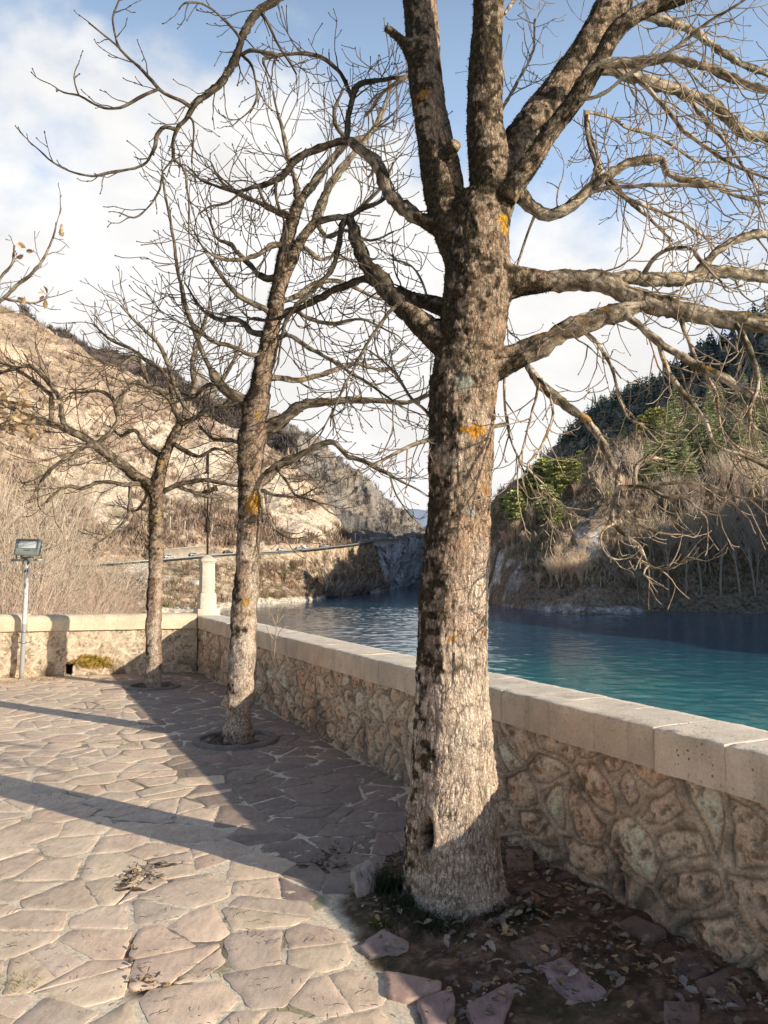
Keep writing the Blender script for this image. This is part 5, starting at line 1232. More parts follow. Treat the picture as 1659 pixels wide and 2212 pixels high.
limbs3 = [
  dict(p=[(322, 1046, 13), (296, 1029, 12), (256, 999, 11), (216, 969, 10), (190, 949, 9), (152, 930, 8), (112, 916, 7), (70, 906, 6), (25, 882, 5), (-30, 860, 4), (-90, 850, 3)], d=(0, -.6), n=(4, .3, .9, .009), big=1),
  dict(p=[(216, 970, 5), (184, 964, 5), (146, 988, 4.4), (112, 1012, 4), (92, 1035, 3.4), (80, 1063, 2.6)], d=(-.3, -.6), n=(5, .25, .7, .006)),
  dict(p=[(150, 930, 6), (136, 908, 5.8), (131, 865, 5.4), (112, 835, 5), (86, 808, 4.5), (60, 792, 4), (20, 800, 3.5), (-30, 820, 2.5)], d=(-.3, -.2), n=(5, .3, .8, .008), big=1),
  dict(p=[(112, 916, 6), (112, 880, 5.5), (108, 850, 5), (60, 815, 4.6), (20, 790, 4), (-20, 780, 3)], d=(-.4, .3), n=(5, .3, .8, .007), big=1),
  dict(p=[(205, 962, 5), (250, 920, 5), (252, 888, 4.6), (240, 860, 4), (218, 845, 3.4), (190, 845, 3), (150, 850, 2.4)], d=(-.2, .2), n=(5, .3, .8, .007), big=1),
  dict(p=[(320, 1050, 6), (296, 1044, 5.5), (270, 1048, 5), (222, 1040, 4.5), (180, 1054, 4), (140, 1052, 3.4), (100, 1085, 2.5)], d=(0, -.8), n=(4, .25, .7, .006), big=1),
  dict(p=[(290, 1055, 4), (282, 1090, 3.6), (275, 1120, 3.2), (245, 1150, 2.6), (215, 1170, 2)], d=(-.2, -.6), n=(5, .2, .5, .005)),
  dict(p=[(392, 910, 8), (378, 885, 7), (370, 865, 6.5), (345, 842, 6), (325, 838, 5.6), (300, 828, 5), (272, 842, 4), (250, 880, 3)], d=(0, -.3), n=(5, .3, .9, .007), big=1),
  dict(p=[(372, 868, 6), (370, 835, 5.6), (350, 800, 5), (320, 780, 4.5), (285, 755, 4), (240, 735, 3.2), (200, 700, 2.2)], d=(.1, .6), n=(6, .3, .9, .007), big=1),
  dict(p=[(326, 838, 5), (312, 800, 4.6), (290, 770, 4), (255, 790, 3), (220, 780, 2)], d=(-.1, -.6), n=(6, .3, .9, .007), big=1),
  dict(p=[(396, 905, 8), (405, 870, 7), (420, 835, 6.4), (415, 790, 5.6), (425, 740, 4.6), (445, 690, 3.6), (455, 640, 2.5)], d=(0, .4), n=(6, .3, .9, .007), big=1),
  dict(p=[(400, 880, 6), (380, 840, 5.4), (365, 790, 5), (340, 740, 4.2), (300, 700, 3.4), (260, 660, 2.5)], d=(0, -.4), n=(6, .3, .9, .007), big=1),
  dict(p=[(408, 860, 6), (440, 850, 5.4), (470, 830, 5), (500, 790, 4), (520, 740, 2.8)], d=(0, .6), n=(6, .3, .8, .007), big=1),
  dict(p=[(388, 918, 6), (420, 905, 5.5), (450, 880, 5), (480, 880, 4), (510, 850, 2.8)], d=(0, -.5), n=(6, .3, .8, .007), big=1),
  dict(p=[(352, 1062, 6), (375, 1050, 5.4), (400, 1044, 5), (440, 1038, 4.6), (480, 1043, 4), (515, 1048, 3), (550, 1035, 2)], d=(0, -.4), n=(6, .25, .7, .006), big=1),
  dict(p=[(350, 1080, 5), (375, 1058, 4.4), (410, 1062, 4), (450, 1075, 3.4), (490, 1070, 2.6)], d=(-.1, .4), n=(5, .25, .6, .005)),
  dict(p=[(368, 955, 6), (400, 975, 5), (430, 985, 4.4), (470, 970, 3.5), (500, 985, 2.5)], d=(0, -.5), n=(6, .25, .7, .006), big=1),
  dict(p=[(345, 985, 6), (315, 960, 5), (290, 930, 4.4), (260, 940, 3.6), (235, 920, 2.6)], d=(.1, .5), n=(6, .25, .7, .006), big=1),
  dict(p=[(320, 1075, 4), (305, 1100, 3.4), (285, 1105, 2.8), (265, 1095, 2)], d=(0, .2), n=(6, .2, .5, .005)),
]
make_limbs(far, limbs3, Y3, OPT3, 900)

# ================================================================== oak reaching in from the left
LEAF = NT('dry_leaf'); tq = LEAF; p = tq.pos()
k = tq.rng(tq.noise(p, 55, 4), .3, .7, .75, 1.25, False)
cL = tq.mixc(1.0, tq.col(), tq.n('ShaderNodeCombineColor', {0: k, 1: k, 2: k}).outputs[0], 'MULTIPLY')
LEAFM = tq.out(cL, .7, tq.bump(tq.noise(p, 90, 3), .3, .003), .25)
def leaf_geo(mb, rnd, p, d, up, L, col):
    d = np.array(d) / (np.linalg.norm(d) + 1e-9); s = np.cross(d, up); s /= np.linalg.norm(s) + 1e-9; n = np.cross(s, d)
    t_ = [0, .12, .25, .34, .48, .58, .72, .80, 1.0]; wv = [.03, .10, .22, .17, .30, .22, .26, .17, .0]
    cu = rnd.uniform(-.9, 1.2); fo = rnd.uniform(.1, .8)
    mid_, lf, rt = [], [], []
    for a, b in zip(t_, wv):
        m = np.array(p) + d * a * L + n * (cu * a * a * .35 * L)
        mid_.append(m); lf.append(m + s * b * L + n * abs(b) * L * fo); rt.append(m - s * b * L + n * abs(b) * L * fo)
    V = np.array(mid_ + lf + rt); k_ = len(t_)
    Q = [[i, i + 1, k_ + i + 1, k_ + i] for i in range(k_ - 1)] + [[i, 2 * k_ + i, 2 * k_ + i + 1, i + 1] for i in range(k_ - 1)]
    mb.add(V, Q=Q, col=col)
Y4 = 8.2
ob_ = P(-330, 1570, Y4)
oak = empty('oak_tree', (ob_[0], ob_[1], 0), 0, 'oak at the left edge with a few dry brown leaves left on its bare twigs', 'tree')
c4 = [ch([(-330, 1600, 34), (-322, 1450, 29), (-315, 1200, 27), (-300, 1000, 25), (-285, 850, 22), (-260, 700, 17), (-245, 560, 12)], Y4)]
c4[0][0, 2] = -.05
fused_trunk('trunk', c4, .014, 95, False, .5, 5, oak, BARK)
OPT4 = dict(step=.07, wander=.16, droop=.1, curl=.5, rmin=.0035, dens2=5, bud=False, tone=(.30, .23, .17), depth=.8, dk=1, lk=1, ls=.9, darkf=lambda u: .75)
limbs4 = [
  dict(p=[(-290, 830, 12), (-200, 760, 9), (-100, 700, 7), (-30, 672, 5.5), (10, 645, 4.5), (35, 618, 4), (66, 595, 3.5), (95, 558, 3), (114, 512, 2.4), (122, 480, 1.8)], d=(0, -.2), n=(5, .15, .5, .0055), big=1),
  dict(p=[(10, 645, 3), (40, 652, 3), (70, 655, 2.6), (105, 640, 2)], d=(-.15, -.2), n=(7, .1, .35, .0045)),
  dict(p=[(-30, 670, 4), (0, 600, 3.2), (25, 570, 2.8), (32, 530, 2)], d=(-.15, 0), n=(6, .15, .4, .0045)),
  dict(p=[(-280, 900, 11), (-180, 880, 8), (-90, 870, 6), (-20, 865, 4.6), (30, 870, 3.6), (80, 880, 2.4)], d=(0, .3), n=(6, .2, .5, .0055), big=1),
  dict(p=[(-285, 960, 10), (-180, 950, 7), (-80, 935, 5), (0, 925, 4), (50, 915, 3), (100, 920, 2)], d=(0, -.3), n=(6, .2, .5, .0055), big=1),
]
make_limbs(oak, limbs4, Y4, OPT4, 1100)
m1 = MB(); rl = random.Random(3)
cl_px = [(20, 905, 30, 26, 26), (60, 915, 26, 15, 16), (5, 850, 12, 30, 7), (55, 865, 14, 8, 6), (92, 862, 16, 9, 5), (100, 640, 12, 9, 5), (52, 645, 8, 6, 2), (55, 545, 5, 16, 4), (128, 488, 8, 8, 3), (60, 830, 16, 9, 5), (-40, 890, 40, 40, 25), (75, 935, 14, 8, 6)]
for (u, v, du, dv, n) in cl_px:
    for _ in range(n):
        p = P(rl.gauss(u, du * .55), rl.gauss(v, dv * .55), Y4 + rl.gauss(-.1, .25))
        leaf_geo(m1, rl, p, (rl.gauss(0, 1), rl.gauss(0, .6), rl.gauss(-.6, .6)), (rl.gauss(0, 1), rl.gauss(0, 1), rl.gauss(0, 1)), rl.uniform(.07, .12), np.array((.60, .41, .23)) * rl.uniform(.55, 1.25))
m1.build('dry_leaves', LEAFM, oak)

# ------------------------------------------------------------------ leaf litter, grass, exposed root, sapling
m1 = MB(); rl = random.Random(8)
lp = [(.36, .27, .19), (.28, .20, .14), (.42, .34, .26), (.22, .15, .11), (.46, .30, .15), (.33, .28, .24)]
sx0, sx1 = min(p[0] for p in SOIL), max(p[0] for p in SOIL); sy0, sy1 = min(p[1] for p in SOIL), max(p[1] for p in SOIL)
cnt = 0
while cnt < 1500:
    x_, y_ = rl.uniform(sx0, sx1), rl.uniform(sy0, sy1)
    if not poly_in(SOIL, np.array(x_), np.array(y_)) or not inside_terrace(x_, y_, .03): continue
    if math.hypot(x_ - T1[0], y_ - T1[1]) < .25: continue
    if fbm(np.array([[x_ * 5, y_ * 5, 0.]]), 3, 14)[0] + rl.gauss(0, .25) < -.02: continue
    L = rl.choice([.01, .014, .018, .022, .028, .036, .052]) 
    a = rl.uniform(0, 6.28)
    leaf_geo(m1, rl, (x_, y_, rl.uniform(.008, .03)), (math.cos(a), math.sin(a), rl.uniform(-.15, .25)), (rl.gauss(0, .3), rl.gauss(0, .3), 1), L, np.array(rl.choice(lp)) * rl.uniform(.6, 1.3)); cnt += 1
for (u, v, L, c) in [(1205, 2108, .05, (.40, .31, .22)), (1360, 1880, 0, 0), (1000, 2008, .055, (.42, .34, .26)), (915, 2012, .05, (.36, .28, .2)), (1090, 2033, .055, (.55, .36, .17)), (1284, 2110, .055, (.44, .36, .27)), (1352, 2069, .055, (.55, .33, .16)), (1430, 2097, .06, (.55, .36, .2)), (1110, 1838, .055, (.36, .3, .24)), (1220, 1988, .05, (.42, .34, .26)), (858, 2062, .05, (.38, .32, .25)), (960, 2048, .05, (.42, .35, .28)), (1480, 2150, .06, (.34, .29, .25)), (1340, 1950, .06, (.40, .32, .26))]:
    if not L: continue
    g = G(u, v); a = rl.uniform(0, 6.28)
    for k_ in (0, 1): leaf_geo(m1, rl, (g[0], g[1], .03), (math.cos(a + k_ * 2.4), math.sin(a + k_ * 2.4), .15), (rl.gauss(0, .3), rl.gauss(0, .3), 1), L, c)
# needles and bits of twig scattered over the paving
for _ in range(520):
    u, v = rl.uniform(-150, 1500), rl.uniform(1560, 2300); g = G(u, v)
    if rl.random() > .15 + .85 * sstep(1700, 1950, v) or not inside_terrace(g[0], g[1], .05): continue
    a = rl.uniform(0, 6.28); L = rl.uniform(.012, .04); d = np.array([math.cos(a), math.sin(a), 0]); 
    m1.tube([g + [0, 0, .017], g + d * L * .5 + [0, 0, .019], g + d * L + np.array([rl.uniform(-.004, .004), rl.uniform(-.004, .004), .017])], [.0014] * 3, 3, col=np.array((.10, .065, .045)) * rl.uniform(.6, 1.8), cap=False)
# debris packed into the gaps of missing stones
for hp in holes + [[(T2[0] - .3, T2[1] - .3), (T2[0] + .3, T2[1] - .3), (T2[0] + .3, T2[1] + .3), (T2[0] - .3, T2[1] + .3)], [(T3[0] - .27, T3[1] - .27), (T3[0] + .27, T3[1] - .27), (T3[0] + .27, T3[1] + .27), (T3[0] - .27, T3[1] + .27)]]:
    hx0, hx1 = min(p[0] for p in hp), max(p[0] for p in hp); hy0, hy1 = min(p[1] for p in hp), max(p[1] for p in hp)
    for _ in range(130):
        x_, y_ = rl.uniform(hx0, hx1), rl.uniform(hy0, hy1)
        if not poly_in(hp, np.array(x_), np.array(y_)): continue
        a = rl.uniform(0, 6.28)
        leaf_geo(m1, rl, (x_, y_, rl.uniform(.003, .02)), (math.cos(a), math.sin(a), rl.uniform(-.2, .4)), (rl.gauss(0, .5), rl.gauss(0, .5), 1), rl.uniform(.012, .035), np.array(rl.choice(lp)) * rl.uniform(.5, 1.1))
prop(m1.build('fallen_leaves', LEAFM), 'dead leaves and twig bits strewn over soil and paving', 'leaf litter', kind='stuff')

m1 = MB()
gm = vc_mat('grass', 80, .3, .8, 0, 0, 0, .2)
def tuft_grass(u, v, n, sp, h, c, mb):
    g = G(u, v)
    for _ in range(n):
        x_, y_ = rl.gauss(g[0], sp), rl.gauss(g[1], sp * .8); a = rl.uniform(0, 6.28); L = h * rl.uniform(.4, 1.3); ln = rl.uniform(.2, .9)
        d = np.array([math.cos(a) * ln, math.sin(a) * ln, 1.0]); s = np.array([-math.sin(a), math.cos(a), 0]) * .0022
        b = np.array([x_, y_, -.005]); m_ = b + d * L * .5; t_ = b + d * L + np.array([math.cos(a), math.sin(a), -.6]) * L * .3 * ln
        mb.add([b - s, b + s, m_ + s * .8, m_ - s * .8, t_], Q=[[0, 1, 2, 3]], T=[[3, 2, 4]], col=np.array(c) * rl.uniform(.6, 1.4))
for a_ in ((842, 1925, 420, .045, .10, (.045, .06, .022)), (870, 1960, 300, .05, .08, (.05, .06, .025)), (820, 2002, 160, .03, .05, (.13, .14, .035)), (905, 1995, 240, .06, .06, (.045, .055, .022)), (1000, 2010, 200, .08, .04, (.05, .06, .03)), (1080, 1985, 180, .05, .05, (.05, .055, .025)), (1150, 1975, 150, .05, .05, (.05, .055, .025)), (965, 2012, 160, .06, .05, (.05, .06, .03)), (25, 2128, 120, .05, .02, (.26, .25, .07)), (140, 1722, 60, .1, .02, (.2, .2, .06)), (280, 1610, 60, .08, .03, (.24, .24, .07)), (75, 1468, 160, .16, .05, (.28, .22, .08)), (110, 1470, 120, .12, .04, (.30, .24, .08)), (235, 1530, 60, .1, .03, (.24, .24, .07)), (20, 1475, 120, .15, .04, (.30, .22, .10)), (30, 1700, 50, .1, .02, (.22, .22, .07)), (300, 1575, 60, .12, .03, (.22, .22, .07)), (1300, 2050, 80, .08, .03, (.05, .06, .03)), (575, 1720, 40, .05, .02, (.16, .16, .06))):
    tuft_grass(*a_, m1)
prop(m1.build('grass', gm), 'short grass tufts at the trunk foot and in the paving joints', 'grass', kind='stuff')

m1 = MB(); rt = smoothline(np.array([[*G(985, 2046), .006], [*G(1010, 2030), .013], [*(G(1050, 2008) + [0, 0, .012]), .016], [*(G(1090, 1990) + [0, 0, .02]), .018], [*(G(1130, 1966) + [0, 0, .02]), .02], [*(G(1152, 1945) + [0, 0, .0]), .024], [*(G(1160, 1925) + [0, 0, -.04]), .022]]), .012)
add_limb(m1, rt, 77, mossy=.2)
o = m1.build('exposed_root', BRANCH, smooth=True); prop(o, 'bare crooked root running over the soil in front of the big trunk', 'root')

# a bare sapling peering over the parapet from the bank below
sp = P(600, 1352, 7.3)
m1 = MB(); rs = random.Random(4)
for (pts) in ([(592, 1420), (596, 1370), (599, 1335), (603, 1305)], [(597, 1355), (590, 1338), (585, 1325)], [(598, 1350), (608, 1335), (613, 1328)], [(594, 1385), (606, 1362), (620, 1352)], [(590, 1380), (580, 1365), (576, 1352)], [(600, 1325), (606, 1318), (610, 1310)]):
    ln = np.array([[*P(u, v, 7.6), .0055 - .0008 * i] for i, (u, v) in enumerate(pts)]); m1.tube(smoothline(ln, .05)[:, :3], smoothline(ln, .05)[:, 3], 5, col=(.40, .31, .22))
o = m1.build('sapling', TWIG); prop(o, 'few bare pale shoots peering over the lakeside parapet beside the middle tree', 'sapling')
# ------------------------------------------------------------------ the lake
tw = NT('lake_water'); p = tw.pos()
w1 = tw.noise(tw.scale(p, (1.0, .6, 1)), 1.0, 5, .6, .3)
w2 = tw.noise(tw.scale(p, (1.0, .4, 1)), .16, 2, .5, .2)
hgt = tw.math('ADD', tw.math('MULTIPLY', w1, .7), tw.math('MULTIPLY', w2, .7))
calm = tw.rng(tw.noise(tw.scale(p, (1, .35, 1)), .016, 3), .35, .65, .55, 1.0)
sepx = tw.n('ShaderNodeSeparateXYZ', {0: p})
dist = tw.math('SQRT', tw.math('ADD', tw.math('MULTIPLY', sepx.outputs[0], sepx.outputs[0]), tw.math('MULTIPLY', sepx.outputs[1], sepx.outputs[1])))
shal = tw.rng(tw.math('ADD', dist, tw.math('MULTIPLY', tw.math('SUBTRACT', tw.noise(p, .05, 3), .5), 60.0)), 45, 130, 1, 0)
c = tw.mixc(shal, (.026, .11, .19, 1), (.022, .27, .29, 1))
c = tw.mixc(tw.math('MULTIPLY', shal, tw.rng(tw.noise(tw.scale(p, (1, .5, 1)), .045, 3), .45, .7, 0, .7)), c, (.018, .26, .22, 1))
WATER_M = tw.out(c, .07, tw.bump(hgt, tw.math('MULTIPLY', calm, 1.0), .10), .5, **{'IOR': 1.333})
m1 = MB()
wx = np.r_[-900, -500, -250, -160, np.arange(-110, 150, .5), 170, 260, 500, 900]; wy = np.r_[-200, 0, 30, np.arange(40, 110, .36), np.arange(110, 240, .6), np.arange(240, 420, 2.0), 500, 700, 1200, 2200]
A, B = np.meshgrid(wx, wy, indexing='ij'); qw = np.c_[A.ravel(), B.ravel(), np.zeros(A.size)]
sw = qw * np.array([1, .85, 1]); gust = .55 + .45 * sstep(-.35, .35, fbm(qw * np.array([.02, .009, 1]), 3, 71))
wz = (fbm(sw * .62, 2, 72) * .055 + fbm(sw * 1.25 + 9, 2, 73) * .034 + vnoise(qw * np.array([.16, .13, 1]), 74) * .03) * gust
wz *= sstep(40, 48, qw[:, 1]) * sstep(420, 250, qw[:, 1]) * sstep(160, 130, np.abs(qw[:, 0]))
m1.add(np.c_[A.ravel(), B.ravel(), WATER + wz], Q=grid_quads(len(wx), len(wy)))
prop(m1.build('lake_water', WATER_M, smooth=True), kind='structure')

# ------------------------------------------------------------------ terrain sheets between surveyed foot line and ridge line
def WP(u, v): return G(u, v, WATER)
class Sheet:
    def __init__(s, rows, nu, nv, amp, freq, seed, rocky=0.0, back=None):
        """rows: list of polylines (each [(x,y,z)...]), parameterised alike by arc length"""
        s.rows = []
        for r in rows:
            r = np.array(r, float); l = np.r_[0, np.cumsum(np.linalg.norm(np.diff(r, axis=0), axis=1))]; s.rows.append((l / l[-1], r))
        s.nu, s.nv, s.amp, s.freq, s.seed, s.rocky = nu, nv, amp, freq, seed, rocky
        s.tv = np.linspace(0, 1, len(rows))
    def raw(s, a, t):
        a, t = np.asarray(a, float), np.asarray(t, float)
        pts = np.stack([np.stack([np.interp(a, l, r[:, k]) for k in range(3)], -1) for l, r in s.rows], 0)   # rows,N,3
        f = t * (len(s.rows) - 1); i = np.clip(f.astype(int), 0, len(s.rows) - 2); w = (f - i)[:, None]
        n = np.arange(len(a))
        return pts[i, n] * (1 - w) + pts[i + 1, n] * w
    def at(s, a, t):
        P_ = s.raw(a, t)
        t = np.asarray(t)
        m = np.sin(np.clip(t, 0, 1) * math.pi) ** .5 * .9 + .1
        q = P_ * s.freq
        d = fbm(q, 6, s.seed, .55) * s.amp
        if s.rocky: d = d + (ridged(q * 2.6, 5, s.seed + 50) - .5) * s.amp * s.rocky
        nrm = np.array(getattr(s, 'nrm', (0, -.45, .9)))
        return P_ + nrm * (d * m)[:, None]
    def grid(s, tmax=1.0):
        a, t = np.meshgrid(np.linspace(0, 1, s.nu), np.linspace(0, tmax, s.nv), indexing='ij')
        return s.at(a.ravel(), t.ravel()), a.ravel(), t.ravel()
    def build(s, name, mat, colf):
        V, a, t = s.grid(); Q = grid_quads(s.nu, s.nv)
        G3 = V.reshape(s.nu, s.nv, 3); du = np.gradient(G3, axis=0); dv = np.gradient(G3, axis=1); N = np.cross(du, dv); N /= np.linalg.norm(N, axis=2)[..., None] + 1e-9
        N = N.reshape(-1, 3); N[N[:, 2] < 0] *= -1
        c = colf(V, N, a, t)
        m1 = MB(); m1.add(V, Q=Q, col=np.clip(c, .003, 1)); o = m1.build(name, mat); prop(o, kind='structure'); return o
    def pick(s, u, v):
        """surface point that shows at pixel (u, v) from the terrace"""
        if not hasattr(s, '_g'):
            a, t = np.meshgrid(np.linspace(0, 1, 160), np.linspace(0, 1, 90), indexing='ij'); V = s.at(a.ravel(), t.ravel()); s._g = (V, *proj(V))
        V, U, W_ = s._g
        return V[np.argmin((U - u) ** 2 + (W_ - v) ** 2)]

TERR = vc_mat('hillside', .9, .65, .95, 1.6, .9, .55, .05)
def rocks_at(regions, V, seed):
    U, W_ = proj(V); m = np.zeros(len(V))
    nz = fbm(V * .09, 4, seed)
    for (u, v, du, dv, wt) in regions:
        m = np.maximum(m, wt * sstep(1.25, .6, np.sqrt(((U - u) / du) ** 2 + ((W_ - v) / dv) ** 2) + .5 * nz))
    return m

def P3(*l): return [P(*q) for q in l]

# --- left side: shore slope, road bench, sunlit mountainside
shoreL = [WP(-500, 1392), WP(0, 1345), WP(200, 1333), WP(430, 1321), WP(560, 1305), WP(650, 1300), WP(720, 1289), WP(790, 1281), WP(838, 1275)]
roadL = P3((-500, 1262, 150), (0, 1236, 215), (240, 1221, 258), (370, 1211, 278), (500, 1200, 302), (640, 1192, 332), (720, 1184, 360), (770, 1178, 385), (806, 1171, 405))
roadB = [q + np.array([-2.0, 8.5, .15]) for q in roadL]
def loc(pt, dz): return pt + np.array([0, 0, dz])
below = [loc(s_, -6) for s_ in shoreL]
shelf = [s_ * .93 + r_ * .07 + [0, 0, .7] for s_, r_ in zip(shoreL, roadL)]
mid_ = [s_ * .45 + r_ * .55 + [0, 0, -1.0] for s_, r_ in zip(shoreL, roadL)]
SH = Sheet([below, shoreL, shelf, mid_, roadL], 420, 90, 1.6, .06, 3, .8)
def col_shore(V, N, a, t):
    c = mix((.70, .54, .37), (.54, .41, .28), sstep(-.3, .5, fbm(V * .12, 5, 4)))
    c = mix(c, (.19, .14, .10), sstep(.1, .6, fbm(V * .4, 4, 5)) * .7)
    c = mix(c, (.35, .20, .12), sstep(.2, .7, fbm(V * .05, 4, 6)) * .5)
    c = mix(c, (.66, .58, .48), sstep(2.2, .4, V[:, 2] - WATER) * .8)
    c = mix(c, (.70, .61, .50), rocks_at([(290, 1255, 60, 40, .9), (500, 1310, 120, 20, .6)], V, 8) * .8)
    return c
SH.build('shore_slope', TERR, col_shore)

ridgeA = P3((-900, 150, 480), (-400, 420, 520), (-100, 600, 545), (0, 655, 550), (60, 680, 550), (120, 717, 545), (180, 760, 540), (240, 795, 535), (300, 815, 530), (350, 845, 520), (410, 872, 510), (460, 898, 500), (520, 925, 488), (580, 950, 475), (640, 992, 455), (685, 1045, 440), (721, 1104, 425), (745, 1140, 415), (768, 1172, 402))
roadB2 = [roadB[0] + [-140, 0, 0]] + roadB[:-2] + [roadB[-2] + [0, 1, 0], P(775, 1176, 396)]
def between(f, g, dz):
    a = np.linspace(0, 1, 40)
    def rs(r): r = np.array(r); l = np.r_[0, np.cumsum(np.linalg.norm(np.diff(r, axis=0), axis=1))]; l /= l[-1]; return np.stack([np.interp(a, l, r[:, k]) for k in range(3)], -1)
    A_, B_ = rs(f), rs(g)
    return lambda w, d: A_ * (1 - w) + B_ * w + np.array([0, 0, d])
bt = between(roadB2, ridgeA, 0)
HA = Sheet([bt(0, 0), bt(.10, 3), bt(.3, 0), bt(.65, -3), bt(1, 0), bt(1, 0) + [-10, 40, -14]], 560, 260, 7.0, .018, 12, .6)
def col_A(V, N, a, t):
    steep = 1 - N[:, 2]
    c = mix((.66, .50, .35), (.47, .35, .245), sstep(-.4, .5, fbm(V * .03, 5, 14)))
    c = mix(c, (.24, .18, .145), sstep(.0, .5, fbm(V * np.array([.13, .13, .2]), 5, 15)) * .6)
    c = mix(c, (.50, .33, .235), sstep(.15, .6, fbm(V * .02 + 5, 4, 16)) * .5)
    rk = np.maximum(sstep(.55, .8, steep + .22 * fbm(V * .06, 5, 17)), rocks_at([(100, 1090, 60, 60, .7), (330, 960, 70, 70, .9), (380, 1080, 50, 60, .7), (420, 1000, 70, 50, .9), (240, 1080, 60, 70, .8), (520, 1010, 60, 60, .9), (590, 1080, 80, 60, .8), (660, 1130, 70, 40, 1), (560, 1160, 90, 25, .8), (215, 920, 40, 40, .5), (470, 900, 40, 40, .6), (160, 1000, 60, 80, .5), (500, 940, 40, 40, .8), (700, 1150, 60, 30, 1)], V, 19))
    c = mix(c, mix((.86, .72, .56), (.62, .50, .38), sstep(-.3, .5, fbm(V * .2, 5, 18))), rk * .8)
    c = mix(c, (.19, .17, .06), sstep(.55, .75, fbm(V * .045 + 9, 5, 20)) * .5)
    return c
HA.build('hillside', TERR, col_A)

# --- wooded dark ridge peeping over it, far brown mountain, shaded gorge cliffs, distant snow mountain
def simple_hill(name, ridge, foot, nu, nv, amp, freq, seed, colf, rocky=.8, dz=0, nrm=None):
    b = between(foot, ridge, 0)
    S_ = Sheet([b(0, 0), b(.5, dz), b(1, 0), b(1, 0) + [0, 40, -amp * 2 - 4]], nu, nv, amp, freq, seed, rocky)
    if nrm: S_.nrm = nrm
    S_.build(name, TERR, colf); return S_
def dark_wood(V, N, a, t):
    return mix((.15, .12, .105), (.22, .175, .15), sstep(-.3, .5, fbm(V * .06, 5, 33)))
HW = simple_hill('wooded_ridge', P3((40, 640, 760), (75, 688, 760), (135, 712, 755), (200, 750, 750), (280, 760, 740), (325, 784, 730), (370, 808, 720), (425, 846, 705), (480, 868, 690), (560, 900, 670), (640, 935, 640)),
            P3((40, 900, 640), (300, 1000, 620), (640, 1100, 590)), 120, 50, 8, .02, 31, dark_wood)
def brown_mt(V, N, a, t):
    c = mix((.34, .275, .22), (.23, .195, .17), sstep(-.3, .5, fbm(V * .02, 5, 43)))
    c = mix(c, (.32, .29, .26), sstep(.35, .6, (1 - N[:, 2]) + .2 * fbm(V * .03, 5, 44)) * .7)
    return mix(c, (.17, .165, .165), sstep(.1, .5, fbm(V * .05, 5, 45)) * .6)
HB = simple_hill('far_mountainside', P3((420, 800, 930), (480, 852, 925), (560, 880, 920), (650, 920, 900), (725, 975, 880), (780, 1018, 860), (832, 1077, 840), (873, 1107, 820), (915, 1134, 800), (985, 1158, 790), (1040, 1170, 790)),
            P3((420, 1100, 620), (640, 1150, 560), (800, 1200, 520), (900, 1215, 540), (985, 1230, 600), (1040, 1240, 640)), 260, 120, 16, .012, 41, brown_mt, 1.0)
def cliff_c(V, N, a, t):
    c = mix((.92, .92, .95), (.66, .66, .68), sstep(-.3, .5, fbm(V * .08, 5, 53)))
    c = mix(c, (.48, .46, .43), sstep(.1, .5, fbm(V * .05 + 3, 5, 54)) * .7)
    return mix(c, (.42, .39, .36), sstep(2.5, .3, V[:, 2] - WATER) * .5)
HC = simple_hill('gorge_cliff', P3((782, 1172, 420), (800, 1162, 440), (822, 1170, 448), (845, 1158, 458), (868, 1168, 475), (890, 1160, 490), (915, 1166, 520), (985, 1160, 580), (1060, 1172, 650)),
            [loc(WP(796, 1282), -4), loc(WP(838, 1274), -4), loc(WP(870, 1272), -4), loc(WP(900, 1267), -4), loc(WP(960, 1262), -4), loc(WP(1010, 1262), -4), loc(WP(1070, 1262), -4)], 260, 120, 15, .035, 51, cliff_c, 1.6, 0, (-.3, -1.0, .12))
def snow_mt(V, N, a, t): return mix((.30, .36, .46), (.55, .60, .68), sstep(-.1, .4, fbm(V * .004, 5, 63)))
simple_hill('distant_mountain', P3((700, 1120, 3200), (800, 1108, 3200), (885, 1097, 3200), (935, 1102, 3200), (1000, 1092, 3200), (1100, 1110, 3200)), P3((700, 1240, 2600), (1100, 1240, 2600)), 60, 20, 12, .004, 61, snow_mt)

# --- right side: dark back ridge in its own shade, sunlit wooded promontory in front
ridgeB = P3((1020, 1110, 700), (1064, 1074, 655), (1109, 1040, 610), (1154, 1000, 570), (1199, 962, 530), (1244, 927, 495), (1299, 892, 465), (1354, 857, 440), (1429, 822, 410), (1479, 802, 392), (1554, 748, 372), (1604, 718, 358), (1659, 690, 346), (1800, 600, 325), (2100, 420, 300), (2500, 200, 285))
footB = [loc(q, -4) for q in (WP(1000, 1262), WP(1040, 1264), WP(1066, 1268), WP(1090, 1272))] + [np.array([62, 340, -8]), np.array([75, 290, -6]), np.array([95, 255, 2]), np.array([130, 235, 10]), np.array([170, 210, 20]), np.array([210, 185, 30])]
bb = between(footB, ridgeB, 0)
HBk = Sheet([bb(0, 0), bb(.3, 6), bb(.65, 8), bb(1, 0), bb(1, 0) + [30, 20, -12]], 300, 140, 8, .022, 71, 1.0)
def col_B(V, N, a, t):
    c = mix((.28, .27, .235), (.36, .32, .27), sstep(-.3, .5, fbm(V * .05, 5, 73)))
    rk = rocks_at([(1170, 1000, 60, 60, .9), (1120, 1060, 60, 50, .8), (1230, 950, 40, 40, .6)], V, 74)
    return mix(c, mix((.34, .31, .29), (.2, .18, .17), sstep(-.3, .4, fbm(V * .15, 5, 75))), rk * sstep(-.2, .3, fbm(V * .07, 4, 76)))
HBk.build('back_ridge', TERR, col_B)

